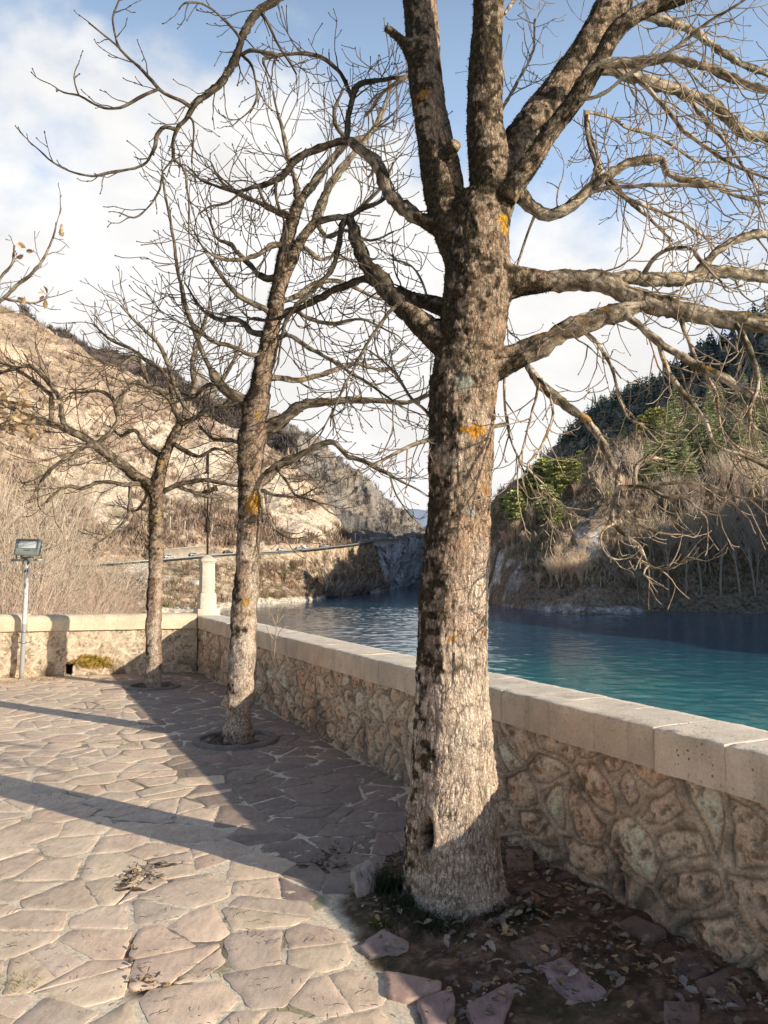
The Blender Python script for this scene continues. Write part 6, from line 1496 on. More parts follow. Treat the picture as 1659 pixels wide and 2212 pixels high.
shoreR = [WP(1030, 1296), WP(1062, 1303), WP(1100, 1312), WP(1180, 1322), WP(1260, 1329), WP(1370, 1324), WP(1450, 1321), WP(1560, 1323), WP(1659, 1326), WP(1850, 1335), WP(2200, 1350)]
def lift(u, v, Y): return P(u, v, Y)
rowR1 = P3((1034, 1262, 308), (1064, 1258, 278), (1105, 1240, 250), (1180, 1258, 224), (1260, 1280, 206), (1360, 1303, 214), (1450, 1306, 217), (1560, 1309, 216), (1659, 1310, 213), (1850, 1312, 196), (2200, 1320, 176))
rowR2 = P3((1040, 1200, 320), (1066, 1180, 292), (1110, 1170, 266), (1190, 1168, 246), (1265, 1165, 232), (1350, 1180, 228), (1440, 1195, 232), (1550, 1195, 228), (1659, 1195, 222), (1850, 1200, 210), (2200, 1200, 190))
rowR3 = P3((1045, 1140, 335), (1068, 1110, 312), (1115, 1080, 292), (1190, 1060, 274), (1270, 1045, 258), (1355, 1040, 256), (1440, 1040, 256), (1550, 1030, 250), (1659, 1020, 244), (1850, 1000, 230), (2200, 960, 206))
rowR4 = P3((1050, 1118, 362), (1070, 1080, 342), (1120, 1040, 320), (1190, 1012, 308), (1270, 985, 300), (1355, 940, 296), (1440, 920, 294), (1550, 890, 286), (1659, 865, 278), (1850, 800, 262), (2200, 700, 235))
HP = Sheet([[loc(q, -6) for q in shoreR], shoreR, rowR1, rowR2, rowR3, rowR4, [q + [0, 30, -12] for q in rowR4]], 420, 200, 2.6, .045, 81, .9)
def col_P(V, N, a, t):
    c = mix((.27, .205, .15), (.38, .29, .21), sstep(-.3, .5, fbm(V * .09, 5, 83)))
    c = mix(c, (.21, .14, .09), sstep(.1, .6, fbm(V * .04, 4, 84)) * .6)
    c = mix(c, (.07, .075, .04), sstep(.2, .6, fbm(V * .06 + 8, 4, 89)) * .5)
    rk = rocks_at([(1075, 1240, 55, 60, 1), (1110, 1200, 40, 40, .8), (1275, 1165, 30, 40, 1), (1262, 1105, 30, 25, .8), (1240, 1100, 60, 25, .6), (1390, 1200, 30, 50, .5), (1240, 1318, 90, 11, 1), (1340, 1318, 50, 10, .9), (1120, 1310, 60, 8, .6), (1160, 1120, 40, 20, .4), (1280, 1240, 60, 30, .4)], V, 85)
    c = mix(c, mix((.74, .70, .66), (.36, .33, .31), sstep(-.3, .4, fbm(V * .3, 5, 86))), rk * sstep(-.35, .15, fbm(V * .12, 4, 87)))
    U, W_ = proj(V)
    beach = sstep(1370, 1410, U) * sstep(5.5, 2.5, V[:, 2] - WATER + 1.2 * fbm(V * .1, 3, 88))
    c = mix(c, (.26, .21, .15), beach * .85)
    return c
HP.build('promontory', TERR, col_P)

# --- spur on the right bank, beyond the frame: it throws the evening shade over the foot of the promontory
ridgeS = [np.array(q) for q in ((160, 40, 40), (188, 98, 63), (218, 148, 75), (260, 195, 89), (335, 235, 100))]
footS = [np.array(q) for q in ((105, 30, -14), (120, 95, -14), (140, 140, -12), (170, 190, -6), (230, 230, 10))]
bs_ = between(footS, ridgeS, 0)
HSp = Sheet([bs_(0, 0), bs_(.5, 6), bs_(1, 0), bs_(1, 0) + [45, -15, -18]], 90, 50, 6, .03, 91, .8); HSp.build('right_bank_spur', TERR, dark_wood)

# --- near bank under the left parapet
gx_ = np.arange(-120, 6, 1.2); gy_ = np.arange(11.6, 190, 1.2)
A, B = np.meshgrid(gx_, gy_, indexing='ij'); x, y = A.ravel(), B.ravel()
edge = -x - .285 * y + 10 * sstep(62, 20, y) + fbm(np.c_[x, y, x * 0] * .06, 3, 95) * 4
z = WATER - 2.5 + 9.8 * sstep(-1.5, 16, edge) + 14 * sstep(14, 70, edge) + fbm(np.c_[x, y, x * 0] * .2, 4, 96) * .6
z = np.minimum(z, .056 * 0 - .9 - .012 * (y - 12) + 16 * sstep(14, 70, edge))
near_wall = (x - C0[0]) * NL[0] + (y - C0[1]) * NL[1]
Qn = grid_quads(len(gx_), len(gy_)); Qn = Qn[near_wall[Qn].max(1) < -.35]
Vn = np.c_[x, y, z]
cn = mix((.30, .21, .145), (.20, .145, .10), sstep(-.3, .5, fbm(Vn * .3, 5, 97))); cn = mix(cn, (.36, .22, .14), sstep(.1, .6, fbm(Vn * .1, 4, 98)) * .6)
m1 = MB(); m1.add(Vn, Q=Qn, col=cn); prop(m1.build('near_bank', TERR), kind='structure')
def bank_z(x_, y_):
    e = -x_ - .285 * y_ + 10 * sstep(62, 20, y_)
    return min(WATER - 2.5 + 9.8 * sstep(-1.5, 16, e) + 14 * sstep(14, 70, e), -.9 - .012 * (y_ - 12) + 16 * sstep(14, 70, e))

# ------------------------------------------------------------------ road along the lake
ASPH = flat_mat('asphalt', (.06, .058, .055), .9, 0, .2, .2, 2, .2, .02)
CON2 = flat_mat('weathered_concrete', (.66, .56, .45), .9, 0, .2, .2, .8, .3, .1)
STEEL = flat_mat('guardrail_steel', (.50, .49, .47), .45, .5, .5, .15, 3, 0)
rl_ = smoothline(np.array(roadL)[1:], 4.0)
tg = np.gradient(rl_, axis=0); tg[:, 2] = 0; tg /= np.linalg.norm(tg, axis=1)[:, None]; nr = np.c_[-tg[:, 1], tg[:, 0], np.zeros(len(tg))]
m1 = MB(); rd = []
for off, dz in ((-1.2, .1), (-.4, .5), (0, .55), (7.0, .6), (8.5, .5)): rd.append(rl_ + nr * off + [0, 0, dz])
V = np.stack(rd, 1).reshape(-1, 3); m1.add(V, Q=grid_quads(len(rl_), 5)); prop(m1.build('road', ASPH), kind='structure')
gr = empty('guardrail', rl_[0], 0, 'pale steel guardrail running along the lake side of the far road', 'guardrail')
m1 = MB()
g1 = rl_ + nr * .35
V = np.stack([g1 + [0, 0, 1.0], g1 + nr * -.08 + [0, 0, 1.15], g1 + [0, 0, 1.3], g1 + nr * -.08 + [0, 0, 1.45], g1 + [0, 0, 1.55]], 1).reshape(-1, 3); V[:, 2] -= .62; m1.add(V, Q=grid_quads(len(g1), 5)); m1.build('rail', STEEL, gr)
for q in g1[::2][:44]:
    m1 = MB(); m1.box(q + [0, .12, .5], (.14, .12, .9)); m1.build('post', STEEL, gr)
# retaining wall behind the road and parapet on the shaded bend
def wall_strip(name, pts, h0, h1, th, mat, lab, cat, capped=True):
    pts = np.array(pts); tg = np.gradient(pts, axis=0); tg[:, 2] = 0; tg /= np.linalg.norm(tg, axis=1)[:, None]; n = np.c_[-tg[:, 1], tg[:, 0], np.zeros(len(tg))]
    m1 = MB(); hh = np.linspace(h0, h1, len(pts))[:, None] * np.array([[0, 0, 1]])
    V = np.stack([pts + [0, 0, -2], pts + hh, pts + hh - n * .12, pts + hh * 1.06 - n * .12, pts + n * th + hh * 1.06, pts + n * th + [0, 0, -2]], 1).reshape(-1, 3)
    c = np.array((1, 1, 1)) * (1 + .25 * fbm(V * .3, 3, 4))[:, None]
    m1.add(V, Q=grid_quads(len(pts), 6), N=[[0, 1, 2, 3, 4, 5], [len(V) - 6 + k for k in range(6)][::-1]], col=c)
    b_ = pts[0]; V2 = None
    o = m1.build(name, mat); o.location = Vector([float(k) for k in b_]); 
    o.data.transform(Matrix.Translation(-o.location)); prop(o, lab, cat); return o
seg = rl_[(proj(rl_)[0] > 345) & (proj(rl_)[0] < 490)]
sn = nr[(proj(rl_)[0] > 345) & (proj(rl_)[0] < 490)]
wall_strip('retaining_wall', seg + sn * 8.2, 3.6, 4.2, 1.0, CON2, 'long pale retaining wall behind the cars on the far road', 'retaining wall')
wall_strip('bridge_parapet', P3((775, 1175, 390), (795, 1170, 412), (830, 1168.5, 440), (862, 1167.5, 462)), 1.3, .9, .6, CON2, 'grey road parapet crossing the shaded cliff at the far bend', 'parapet')
wall_strip('abutment', P3((216, 1246, 252), (245, 1243, 256), (288, 1240, 262)), 2.6, 2.2, 3.0, CON2, 'pale concrete block under the road left of the farthest trunk', 'concrete block')

# ------------------------------------------------------------------ cars
def glassy(): return flat_mat('car_glass', (.03, .035, .04), .1, 0, .7, 0, 1, 0)
CG = glassy(); TYRE = flat_mat('tyre', (.02, .02, .02), .9)
paints = {}
def car(loc_, rz, color, label, name='parked_car', long_=4.2, hgt=1.45, van=False):
    key = color
    if key not in paints: paints[key] = flat_mat('car_paint', color, .3, .2, .6, .03, 1, 0)
    r = empty(name, loc_, rz, label, 'car' if not van else 'van', 'cars on the far road')
    L, w_ = long_ / 2, .86
    if van: prof = [(-L, .35), (-L, 1.1), (-L + .05, 1.9), (L - 1.2, 1.95), (L - .55, 1.15), (L - .05, .95), (L, .35)]
    else: prof = [(-L, .35), (-L, .85), (-L + .35, 1.0), (-L + .75, hgt - .05), (-L + 1.1, hgt), (L - 1.9, hgt), (L - 1.15, 1.0), (L - .1, .82), (L, .62), (L, .35)]
    def T(V): V = np.asarray(V, float); c_, s_ = math.cos(rz), math.sin(rz); V = V.copy(); V[:, :2] = V[:, :2] @ np.array([[c_, s_], [-s_, c_]]); return V + np.asarray(loc_)
    n = len(prof); V = []
    for yy, ins in ((-w_, .06), (-w_ + .08, 0), (w_ - .08, 0), (w_, .06)):
        for px_, pz_ in prof:
            V.append((px_ * (1 - ins * .5), yy * (1 - .12 * max(0, pz_ - .9)), pz_ - ins * (pz_ > .8)))
    m1 = MB(); k = np.arange(n); k2 = (k + 1) % n
    m1.add(T(V), Q=np.vstack([np.c_[k + r_ * n, k2 + r_ * n, k2 + (r_ + 1) * n, k + (r_ + 1) * n] for r_ in range(3)]), N=[list(range(n))[::-1], [3 * n + j for j in range(n)]]); m1.build('body', paints[key], r)
    m1 = MB()
    z0, z1 = (1.15, 1.75) if van else (.98, hgt - .1)
    for sgn in (-1, 1):
        yy = sgn * (w_ + .012)
        for (a, b, c_, d) in (((-L + .6, -.25, -.25, -L + .85),) if not van else ((.3, L - .75, L - 1.15, .3),)) + (((-.1, L - 1.35, L - 1.85, -.1),) if not van else ()):
            m1.add(T([(a, yy * .985, z0), (b, yy * .985, z0), (c_, yy * .935, z1), (d, yy * .935, z1)]), Q=[[0, 1, 2, 3]])
    if not van: m1.add(T([(L - 1.17, -.68, 1.02), (L - 1.17, .68, 1.02), (L - 1.86, .62, hgt - .06), (L - 1.86, -.62, hgt - .06)]) + [0, 0, .015], Q=[[0, 1, 2, 3]])
    m1.build('window', CG, r)
    for sx in (-L + .8, L - .85):
        for sy in (-w_ + .02, w_ - .02):
            m1 = MB(); a = np.linspace(0, 2 * math.pi, 14, endpoint=False)
            V = np.vstack([np.c_[sx + .32 * np.cos(a), np.full(14, sy + o_), .32 + .32 * np.sin(a)] for o_ in (-.1, .1)]); kk = np.arange(14); kn = (kk + 1) % 14
            m1.add(T(V), Q=np.c_[kk, kn, kn + 14, kk + 14], N=[list(range(14)), list(range(14, 28))[::-1]]); m1.build('wheel', TYRE, r)
for (u, off, colr, lab, van) in ((367, 1.6, (.62, .62, .60), 'silver car on the far road just right of the farthest trunk', False), (418, 1.7, (.42, .40, .36), 'grey-brown car before the retaining wall left of the cross', False),
                            (605, 1.6, (.70, .72, .74), 'white car on the far road just right of the middle trunk', False), (640, 1.7, (.60, .60, .58), 'left one of the close pair of pale vehicles on the far road', False),
                            (661, 1.7, (.72, .70, .66), 'pale van closing up behind the car ahead on the far road', True), (694, 1.7, (.40, .38, .36), 'dark grey car nearest to the utility poles on the far road', False), (486, 2.2, (.12, .11, .10), 'black car on the far road between the cross and the middle trunk', False)):
    U, _ = proj(rl_ + nr * off); i = int(np.argmin(np.abs(U - u))); q = rl_[i] + nr[i] * off + [0, 0, .6]
    car(q, math.atan2(tg[i, 1], tg[i, 0]), colr, lab, van=van)

POLE = flat_mat('pole_wood', (.30, .25, .20), .9, 0, .2, .2, 3, 0)
for (u, vt, vb, Y, lab) in ((767, 1151, 1178, 395, 'utility pole at the road bend, nearest the sunlit cliff edge'), (780, 1154, 1176, 402, 'utility pole at the road bend, middle one of the three'), (790, 1156, 1178, 410, 'utility pole at the road bend, farthest from the sunlit cliff')):
    b, t_ = P(u, vb + 3, Y), P(u, vt, Y)
    o = empty('utility_pole', b, 0, lab, 'utility pole', 'poles at the road bend'); m1 = MB(); m1.tube(np.linspace(b, t_, 4), [.28, .26, .23, .2], 8, col=(1, 1, 1)); m1.build('pole', POLE, o)
    m1 = MB(); m1.box(t_ - [0, 0, .6], (2.2, .18, .18)); m1.build('crossarm', POLE, o)
for (u, vt, vb, Y, lab) in ((310, 1122, 1152, 300, 'pale fence post on the slope left of the farthest trunk'), (368, 1115, 1153, 305, 'tallest pale fence post on the slope, just right of the farthest trunk'), (400, 1125, 1153, 312, 'pale fence post on the slope between the farthest trunk and the cross'), (459, 1131, 1156, 322, 'short pale fence post on the slope right of the cross shaft')):
    q = HA.pick(u, vb); b = q - [0, 0, 1]; t_ = P(u, vt, q[1] - .5)
    m1 = MB(); m1.tube([b * 0, (t_ - b) * .5, (t_ - b) * .96, t_ - b], [.24, .24, .24, .1], 6, col=(1, 1, 1)); m1.box((t_ - b) * .9 + [0, .2, 0], (.5, .5, .3)); o = m1.build('fence_post', CON2); o.location = Vector([float(k) for k in b]); prop(o, lab, 'fence post', 'fence posts on the slope')
q = SH.pick(418, 1260)
m1 = MB(); bm = bmesh.new(); bmesh.ops.create_icosphere(bm, subdivisions=4, radius=1.0); V = np.array([v.co[:] for v in bm.verts]); Tt = [[v.index for v in f.verts] for f in bm.faces]; bm.free()
V = V * np.array([2.3, 1.8, 1.9]) * (1 + .28 * fbm(V * 1.3, 4, 3) + .12 * ridged(V * 3, 3, 4))[:, None]; m1.add(V, T=Tt, col=np.array((.56, .50, .43)) * (1 + .2 * fbm(V, 4, 4))[:, None]); o = m1.build('boulder', TERR); o.location = Vector([float(k) for k in q]); prop(o, 'white boulder lying on the shore slope under the far road', 'boulder')

# ------------------------------------------------------------------ scrub on the slopes (uncountable)
SCR = vc_mat('scrub', .8, .3, .95, 0, 0, 0, .05)
def scrub(name, sheet, n, tr, hsc, cols, seed, label, cond=None, blades=13, ur=(0, 1)):
    r_ = np.random.default_rng(seed); a = r_.uniform(*ur, n); t_ = tr[0] + (tr[1] - tr[0]) * r_.uniform(0, 1, n); Pq = sheet.at(a, t_)
    keep = fbm(Pq * .035, 4, seed) + r_.normal(0, .35, n) > -.2
    if cond is not None: keep &= cond(Pq)
    U, W_ = proj(Pq); keep &= (U > -350) & (U < 2000)
    Pq = Pq[keep]; n = len(Pq)
    h = hsc * r_.lognormal(0, .4, n)
    C_ = np.array(cols)[r_.integers(0, len(cols), n)] * r_.uniform(.7, 1.25, (n, 1))
    base = np.repeat(Pq, blades, 0) + r_.normal(0, .22, (n * blades, 3)) * np.repeat(h, blades)[:, None] * [1, 1, .1]; hh = np.repeat(h, blades) * r_.uniform(.5, 1.1, n * blades)
    d = r_.normal(0, .5, (n * blades, 3)); d[:, 2] = 1; d /= np.linalg.norm(d, axis=1)[:, None]
    th = r_.uniform(0, math.pi, n * blades); s_ = np.c_[np.cos(th), np.sin(th), np.zeros(n * blades)] * (hh * .10)[:, None]
    m_ = base + d * (hh * .55)[:, None]; tp_ = base + d * hh[:, None] + r_.normal(0, .08, (n * blades, 3)) * hh[:, None]
    V = np.stack([base - s_ * .3, base + s_ * .3, m_ + s_ * .55, m_ - s_ * .55, tp_ + s_ * .25, tp_ - s_ * .15], 1).reshape(-1, 3)
    k = np.arange(n * blades)[:, None] * 6
    c = np.repeat(np.repeat(C_, blades, 0) * r_.uniform(.8, 1.2, (n * blades, 1)), 6, 0)
    m1 = MB(); m1.add(V, Q=np.vstack([k + [0, 1, 2, 3], k + [3, 2, 4, 5]]), col=c); return prop(m1.build(name, SCR), label, 'scrub', kind='stuff')
tan = [(.46, .34, .25), (.38, .28, .21), (.28, .205, .16), (.50, .37, .265), (.21, .155, .13), (.46, .31, .225)]
scrub('hillside_scrub', HA, 24000, (.05, .80), 2.0, tan, 5, 'grey-brown leafless scrub covering the sunlit mountainside', cond=lambda q: rocks_at([(420, 1000, 70, 50, .9), (240, 1080, 60, 70, .8), (560, 1060, 100, 60, .7), (660, 1130, 70, 40, 1)], q, 19) < .45)
scrub('shore_scrub', SH, 6500, (.42, .90), 1.0, tan + [(.38, .22, .13), (.22, .2, .08)], 6, 'dry brown scrub on the slope between the road and the lake', ur=(.1, 1))
scrub('ridge_wood', HW, 8000, (.3, .70), 3.2, [(.15, .125, .115), (.19, .155, .135), (.125, .105, .10)], 7, 'dark leafless wood along the ridge behind the mountainside', blades=12)
scrub('far_scrub', HB, 7000, (.1, .72), 2.6, [(.24, .20, .17), (.28, .23, .19), (.17, .17, .155)], 8, 'dull brown scrub on the farther mountain')
scrub('gorge_scrub', HC, 2400, (.2, .7), 1.5, [(.50, .47, .43), (.58, .53, .48), (.42, .42, .38)], 9, 'dark scrub clinging to the shaded gorge cliff')
scrub('promontory_scrub', HP, 12000, (.36, .84), 1.35, [(.50, .38, .27), (.58, .44, .32), (.32, .26, .19), (.30, .30, .14), (.62, .48, .35)], 10, 'brown undergrowth of the wooded promontory', cond=lambda q: (rocks_at([(1075, 1240, 55, 60, 1), (1275, 1165, 30, 40, 1), (1262, 1105, 30, 25, .8)], q, 85) < .4) & ((proj(q)[0] < 1385) | (q[:, 2] > WATER + 5)))
# dark reed-like brush along the shaded left shore
scrub('shore_brush', SH, 2600, (.27, .48), 3.0, [(.42, .34, .28), (.34, .28, .24), (.5, .39, .31)], 11, 'dense brush along the foot of the left shore', ur=(.62, 1))

# ------------------------------------------------------------------ wood of conifers on the dark back ridge (uncountable)
def conifer_geo(mb, r_, base, h, wid, col, tiers=7, spokes=7):
    for k in range(tiers):
        f = k / (tiers - 1); z_ = h * (.16 + .80 * f); rad = wid * (1 - f) ** .85 + .04 * wid
        for j in range(spokes):
            a = r_.uniform(0, 6.28); rr_ = rad * r_.uniform(.65, 1.15); d = np.array([math.cos(a), math.sin(a), 0]); s_ = np.array([-d[1], d[0], 0]) * rr_ * .42
            o = base + [0, 0, z_ + r_.uniform(-.03, .03) * h]; tip = o + d * rr_ + [0, 0, -.22 * rr_]
            mb.add([o + [0, 0, .10 * h], o + d * rr_ * .55 + s_, tip, o + d * rr_ * .55 - s_], Q=[[0, 1, 2, 3]], col=col * r_.uniform(.7, 1.3))
def clump_field(name, sheet, n, tr, h, cols, seed, label, ur=(0, 1), cond=None):
    r_ = np.random.default_rng(seed); a = r_.uniform(*ur, n); t_ = r_.uniform(*tr, n); Q_ = sheet.at(a, t_)
    m1 = MB()
    for q in Q_:
        if cond is not None and not cond(q): continue
        hh = h * r_.uniform(.6, 1.25); conifer_geo(m1, r_, q - [0, 0, .5], hh, hh * r_.uniform(.26, .42), np.array(cols[r_.integers(len(cols))]), 6, 6)
    return prop(m1.build(name, SCR), label, 'wood', kind='stuff')
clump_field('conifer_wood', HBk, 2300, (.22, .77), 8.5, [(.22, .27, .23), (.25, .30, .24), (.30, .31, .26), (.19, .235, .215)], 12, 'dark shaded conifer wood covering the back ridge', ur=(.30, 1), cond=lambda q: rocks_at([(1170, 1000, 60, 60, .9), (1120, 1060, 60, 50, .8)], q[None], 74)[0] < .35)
scrub('back_ridge_scrub', HBk, 2600, (.15, .78), 4, [(.30, .27, .24), (.34, .30, .26), (.24, .26, .21)], 13, 'dull scrub between the rocks of the back ridge')

# ------------------------------------------------------------------ single trees of the promontory
NEED = vc_mat('needles', 1.2, .35, .9, 0, 0, 0, .1); WOODM = vc_mat('far_bark', 2, .25, .9, 0, 0, 0, .1)
def proto_conifer(seed, h, wid, col, bare, pine, label, group):
    """spruce (drooping tiers of sprays) or pine (clumped sprays on a bare bole)"""
    r_ = np.random.default_rng(seed); root = empty('conifer_tree' if not pine else 'pine_tree', (0, 0, 0), 0, label, 'conifer' if not pine else 'pine', group)
    m1 = MB(); lean = r_.normal(0, .012, 2)
    zz = np.linspace(-.5, h * .97, 9); m1.tube(np.c_[zz * lean[0] + .06 * np.sin(zz), zz * lean[1], zz], np.linspace(h * .016, h * .003, 9), 7, col=(.20, .15, .115)); m1.build('trunk', WOODM, root)
    n = 300 if not pine else 42; A, B, C_, D_, K = [], [], [], [], []
    m2 = MB()
    if not pine:
        for i in range(n):
            f = bare + (1 - bare) * (i + r_.uniform(0, 1)) / n; rad = wid * (1 - f) ** .8 * (1 - .35 * max(0, (bare + .15 - f)) / .15) * r_.uniform(.55, 1.12) + .05
            a = r_.uniform(0, 6.28); d = np.array([math.cos(a), math.sin(a), r_.uniform(-.35, .12)]); s_ = np.array([-d[1], d[0], 0]); o = np.array([f * h * lean[0], f * h * lean[1], f * h])
            cc = np.array(col) * r_.uniform(.62, 1.35)
            for j in range(5):
                g = .25 + .75 * (j + .5) / 5; c0 = o + d * rad * g; L = rad * .32 * (1.2 - g * .5) + .12
                for sg in (-1, 1):
                    dd = d * .75 + s_ * sg * r_.uniform(.4, .9) + [0, 0, r_.uniform(-.35, .2)]; e = c0 + dd * L; ww = np.array([0, 0, 1.0]) * L * .16 + s_ * L * .12
                    m2.add([c0 - ww * .4, c0 + ww * .6, e + ww * .25, e - ww * .3], Q=[[0, 1, 2, 3]], col=cc * (.7 + .5 * g) * r_.uniform(.85, 1.15))
    else:
        for i in range(n):
            f = bare + (1 - bare) * r_.uniform(0, 1) ** .9; rad = wid * math.sin(math.pi * min(1, .22 + .78 * (f - bare) / (1 - bare))) ** .7 * r_.uniform(.3, 1.05)
            a = r_.uniform(0, 6.28); c0 = np.array([f * h * lean[0] + rad * math.cos(a), f * h * lean[1] + rad * math.sin(a), f * h + r_.uniform(-.02, .04) * h])
            m1 = None
            cs = h * r_.uniform(.05, .095); cc = np.array(col) * r_.uniform(.6, 1.4)
            for j in range(34):
                d = r_.normal(0, 1, 3); d[2] = abs(d[2]) * .8 - .15; d /= np.linalg.norm(d); e = c0 + d * cs * r_.uniform(.6, 1.3) * np.array([1.25, 1.25, .7]); st = c0 + d * cs * .2
                s_ = np.cross(d, r_.normal(0, 1, 3)); s_ /= np.linalg.norm(s_) + 1e-9; s_ = s_ * cs * .16
                m2.add([st - s_ * .5, st + s_ * .5, e + s_, e - s_], Q=[[0, 1, 2, 3]], col=cc * (.75 + .45 * max(0, d[2])) * r_.uniform(.85, 1.15))
    m2.build('crown', NEED, root); return root
def proto_bare(seed, h, wid, col, fork, label, group, name='bare_hill_tree'):
    r_ = random.Random(seed); root = empty(name, (0, 0, 0), 0, label, 'tree', group)
    m1, m2 = MB(), MB(); stems = r_.choice([2, 3, 3, 4]) if fork < .2 else 1
    col = np.array(col)
    def rec(p, d, L, r, lev, mb):
        pts = [np.array(p)]; d = np.array(d)
        for i in range(4): d = d + np.array([r_.gauss(0, .12), r_.gauss(0, .12), .09]); d /= np.linalg.norm(d); pts.append(pts[-1] + d * L / 4)
        mb.tube(pts, np.linspace(r, max(r * .5, .012), 5), 5 if lev > 1 else 3, col=col * r_.uniform(.8, 1.2) * (1 if lev > 1 else 1.1), cap=False)
        if lev > 0:
            for k in range(6 if lev > 1 else 7):
                i = r_.uniform(.3, 1) if k else 1; j = min(3, int(i * 4)); b = pts[j] + (pts[j + 1] - pts[j]) * (i * 4 - j if i < 1 else 1)
                a = r_.uniform(0, 6.28); nd = d + np.array([math.cos(a), math.sin(a), .25]) * r_.uniform(.35, .75); rec(b, nd / np.linalg.norm(nd), L * r_.uniform(.45, .7), r * .5, lev - 1, m2)
    for s_ in range(stems):
        a = r_.uniform(0, 6.28); sp_ = .25 if stems > 1 else .03
        d = np.array([math.cos(a) * sp_, math.sin(a) * sp_, 1.0]); pts = [np.array([math.cos(a) * .2, math.sin(a) * .2, -.5])]; H0 = h * (fork if stems == 1 else .3)
        for i in range(5): d = d + np.array([r_.gauss(0, .05), r_.gauss(0, .05), .05]); d /= np.linalg.norm(d); pts.append(pts[-1] + d * (H0 + .5) / 5)
        m1.tube(pts, np.linspace(h * .014, h * .009, 6), 6, col=col * .95)
        for k in range(6):
            a = r_.uniform(0, 6.28); nd = d + np.array([math.cos(a), math.sin(a), 0]) * r_.uniform(.1, wid) * (.0 if k == 0 else 1); q = pts[-1] - (pts[-1] - pts[-2]) * r_.uniform(0, 1.5) * (k > 0)
            rec(q, nd / np.linalg.norm(nd), (h - H0) * r_.uniform(.45, .62), h * .007, 2, m2)
    m1.build('trunk', WOODM, root); m2.build('crown', WOODM, root); return root
def place(protos, spots, used):
    for i, (q, sc_, rz, k, lab) in enumerate(spots):
        pr = protos[k]
        o = pr if pr.name not in used else copy_tree(pr)
        used.add(pr.name)
        o.location = Vector([float(c_) for c_ in q]); o.rotation_euler = (0, 0, rz); o.scale = (sc_,) * 3
        if lab: o['label'] = lab
rp = random.Random(21)
used = set()
grpC, grpP, grpB = 'conifers of the promontory', 'pines above the promontory cliff', 'leafless trees of the promontory'
labC = ['tall dark green spruce among leafless trees on the promontory', 'broad dull green conifer with drooping tiers on the promontory']
labP = ['yellow-green round-crowned pine on a bare bole on the promontory', 'darker ragged pine on a bare bole on the promontory']
labB = ['pale brown broom-shaped leafless tree on the promontory', 'slender grey leafless tree with a bare lower trunk on the promontory', 'bushy many-stemmed leafless tree on the promontory', 'rust-brown fine-twigged leafless tree on the promontory']
conf = [proto_conifer(1, 20, 4.4, (.40, .43, .21), .06, False, labC[0], grpC), proto_conifer(2, 16, 4.6, (.46, .48, .24), .05, False, labC[1], grpC)]
pine = [proto_conifer(3, 15, 3.0, (.58, .58, .24), .42, True, labP[0], grpP), proto_conifer(4, 16, 2.7, (.46, .48, .20), .5, True, labP[1], grpP)]
bare = [proto_bare(5, 13, .5, (.85, .69, .53), .22, labB[0], grpB), proto_bare(6, 17, .42, (.52, .43, .33), .45, labB[1], grpB), proto_bare(7, 7, .75, (.84, .66, .48), .1, labB[2], grpB), proto_bare(8, 11, .55, (.85, .62, .47), .25, labB[3], grpB)]
def spot(u, v, hpx, H, k, lab=None):
    q = HP.pick(u, v); s_ = hpx * (1.22 if H in (20, 16, 15) else 1) * q[1] / F / H; return (q - [0, 0, .3], s_, rp.uniform(0, 6.28), k, lab)
cs = [spot(u, v, h, (20, 16)[k], k) for (u, v, h, k) in ((1465, 1025, 165, 0), (1430, 1040, 120, 1), (1555, 985, 150, 0), (1500, 1000, 125, 0), (1525, 1010, 120, 1), (1595, 1010, 120, 0), (1640, 990, 130, 1), (1400, 1045, 90, 1), (1690, 960, 140, 0), (1740, 950, 140, 1), (1540, 940, 90, 0), (1610, 900, 90, 0), (1475, 960, 80, 1), (1800, 920, 140, 0), (1448, 1000, 60, 0), (1660, 900, 80, 1), (1580, 930, 80, 1), (1420, 1000, 95, 1), (1500, 930, 75, 0), (1560, 1030, 110, 1), (1630, 1040, 105, 0), (1480, 1050, 90, 1), (1350, 985, 60, 1), (1310, 1000, 55, 0), (1450, 930, 55, 1), (1530, 880, 60, 0), (1640, 850, 70, 1))]
ps = [spot(u, v, h, (15, 16)[k], k) for (u, v, h, k) in ((1175, 1120, 105, 0), (1195, 1115, 100, 0), (1215, 1100, 90, 0), (1240, 1075, 70, 0), (1160, 1130, 100, 1), (1145, 1130, 90, 1), (1130, 1135, 80, 1), (1112, 1180, 95, 1), (1182, 1170, 100, 0), (1200, 1165, 70, 0), (1405, 960, 65, 0), (1388, 962, 55, 0), (1425, 950, 60, 0), (1100, 1140, 60, 1), (1255, 1050, 60, 1), (1120, 1125, 60, 0), (1165, 1090, 55, 0), (1085, 1130, 45, 1))]
place(conf, cs, used); place(pine, ps, used)
bs2 = []
for _ in range(64):
    u = rp.uniform(1090, 1760); lo_ = np.interp(u, [1090, 1200, 1300, 1400, 1500, 1760], [1250, 1290, 1260, 1285, 1290, 1290]); hi_ = np.interp(u, [1090, 1180, 1270, 1400, 1500, 1760], [1120, 1060, 1030, 990, 960, 900])
    v = rp.uniform(hi_, lo_); k = 0 if v < 1150 else 2
    if u > 1370 and v > 1140: k = 1
    elif rp.random() < .25: k = 3
    if 1225 < u < 1320 and 1090 < v < 1200 and rp.random() < .7: continue
    bs2.append(spot(u, v, rp.uniform(.8, 1.2) * ({0: 62, 1: 120, 2: 42, 3: 55}[k]), (13, 17, 7, 11)[k], k))
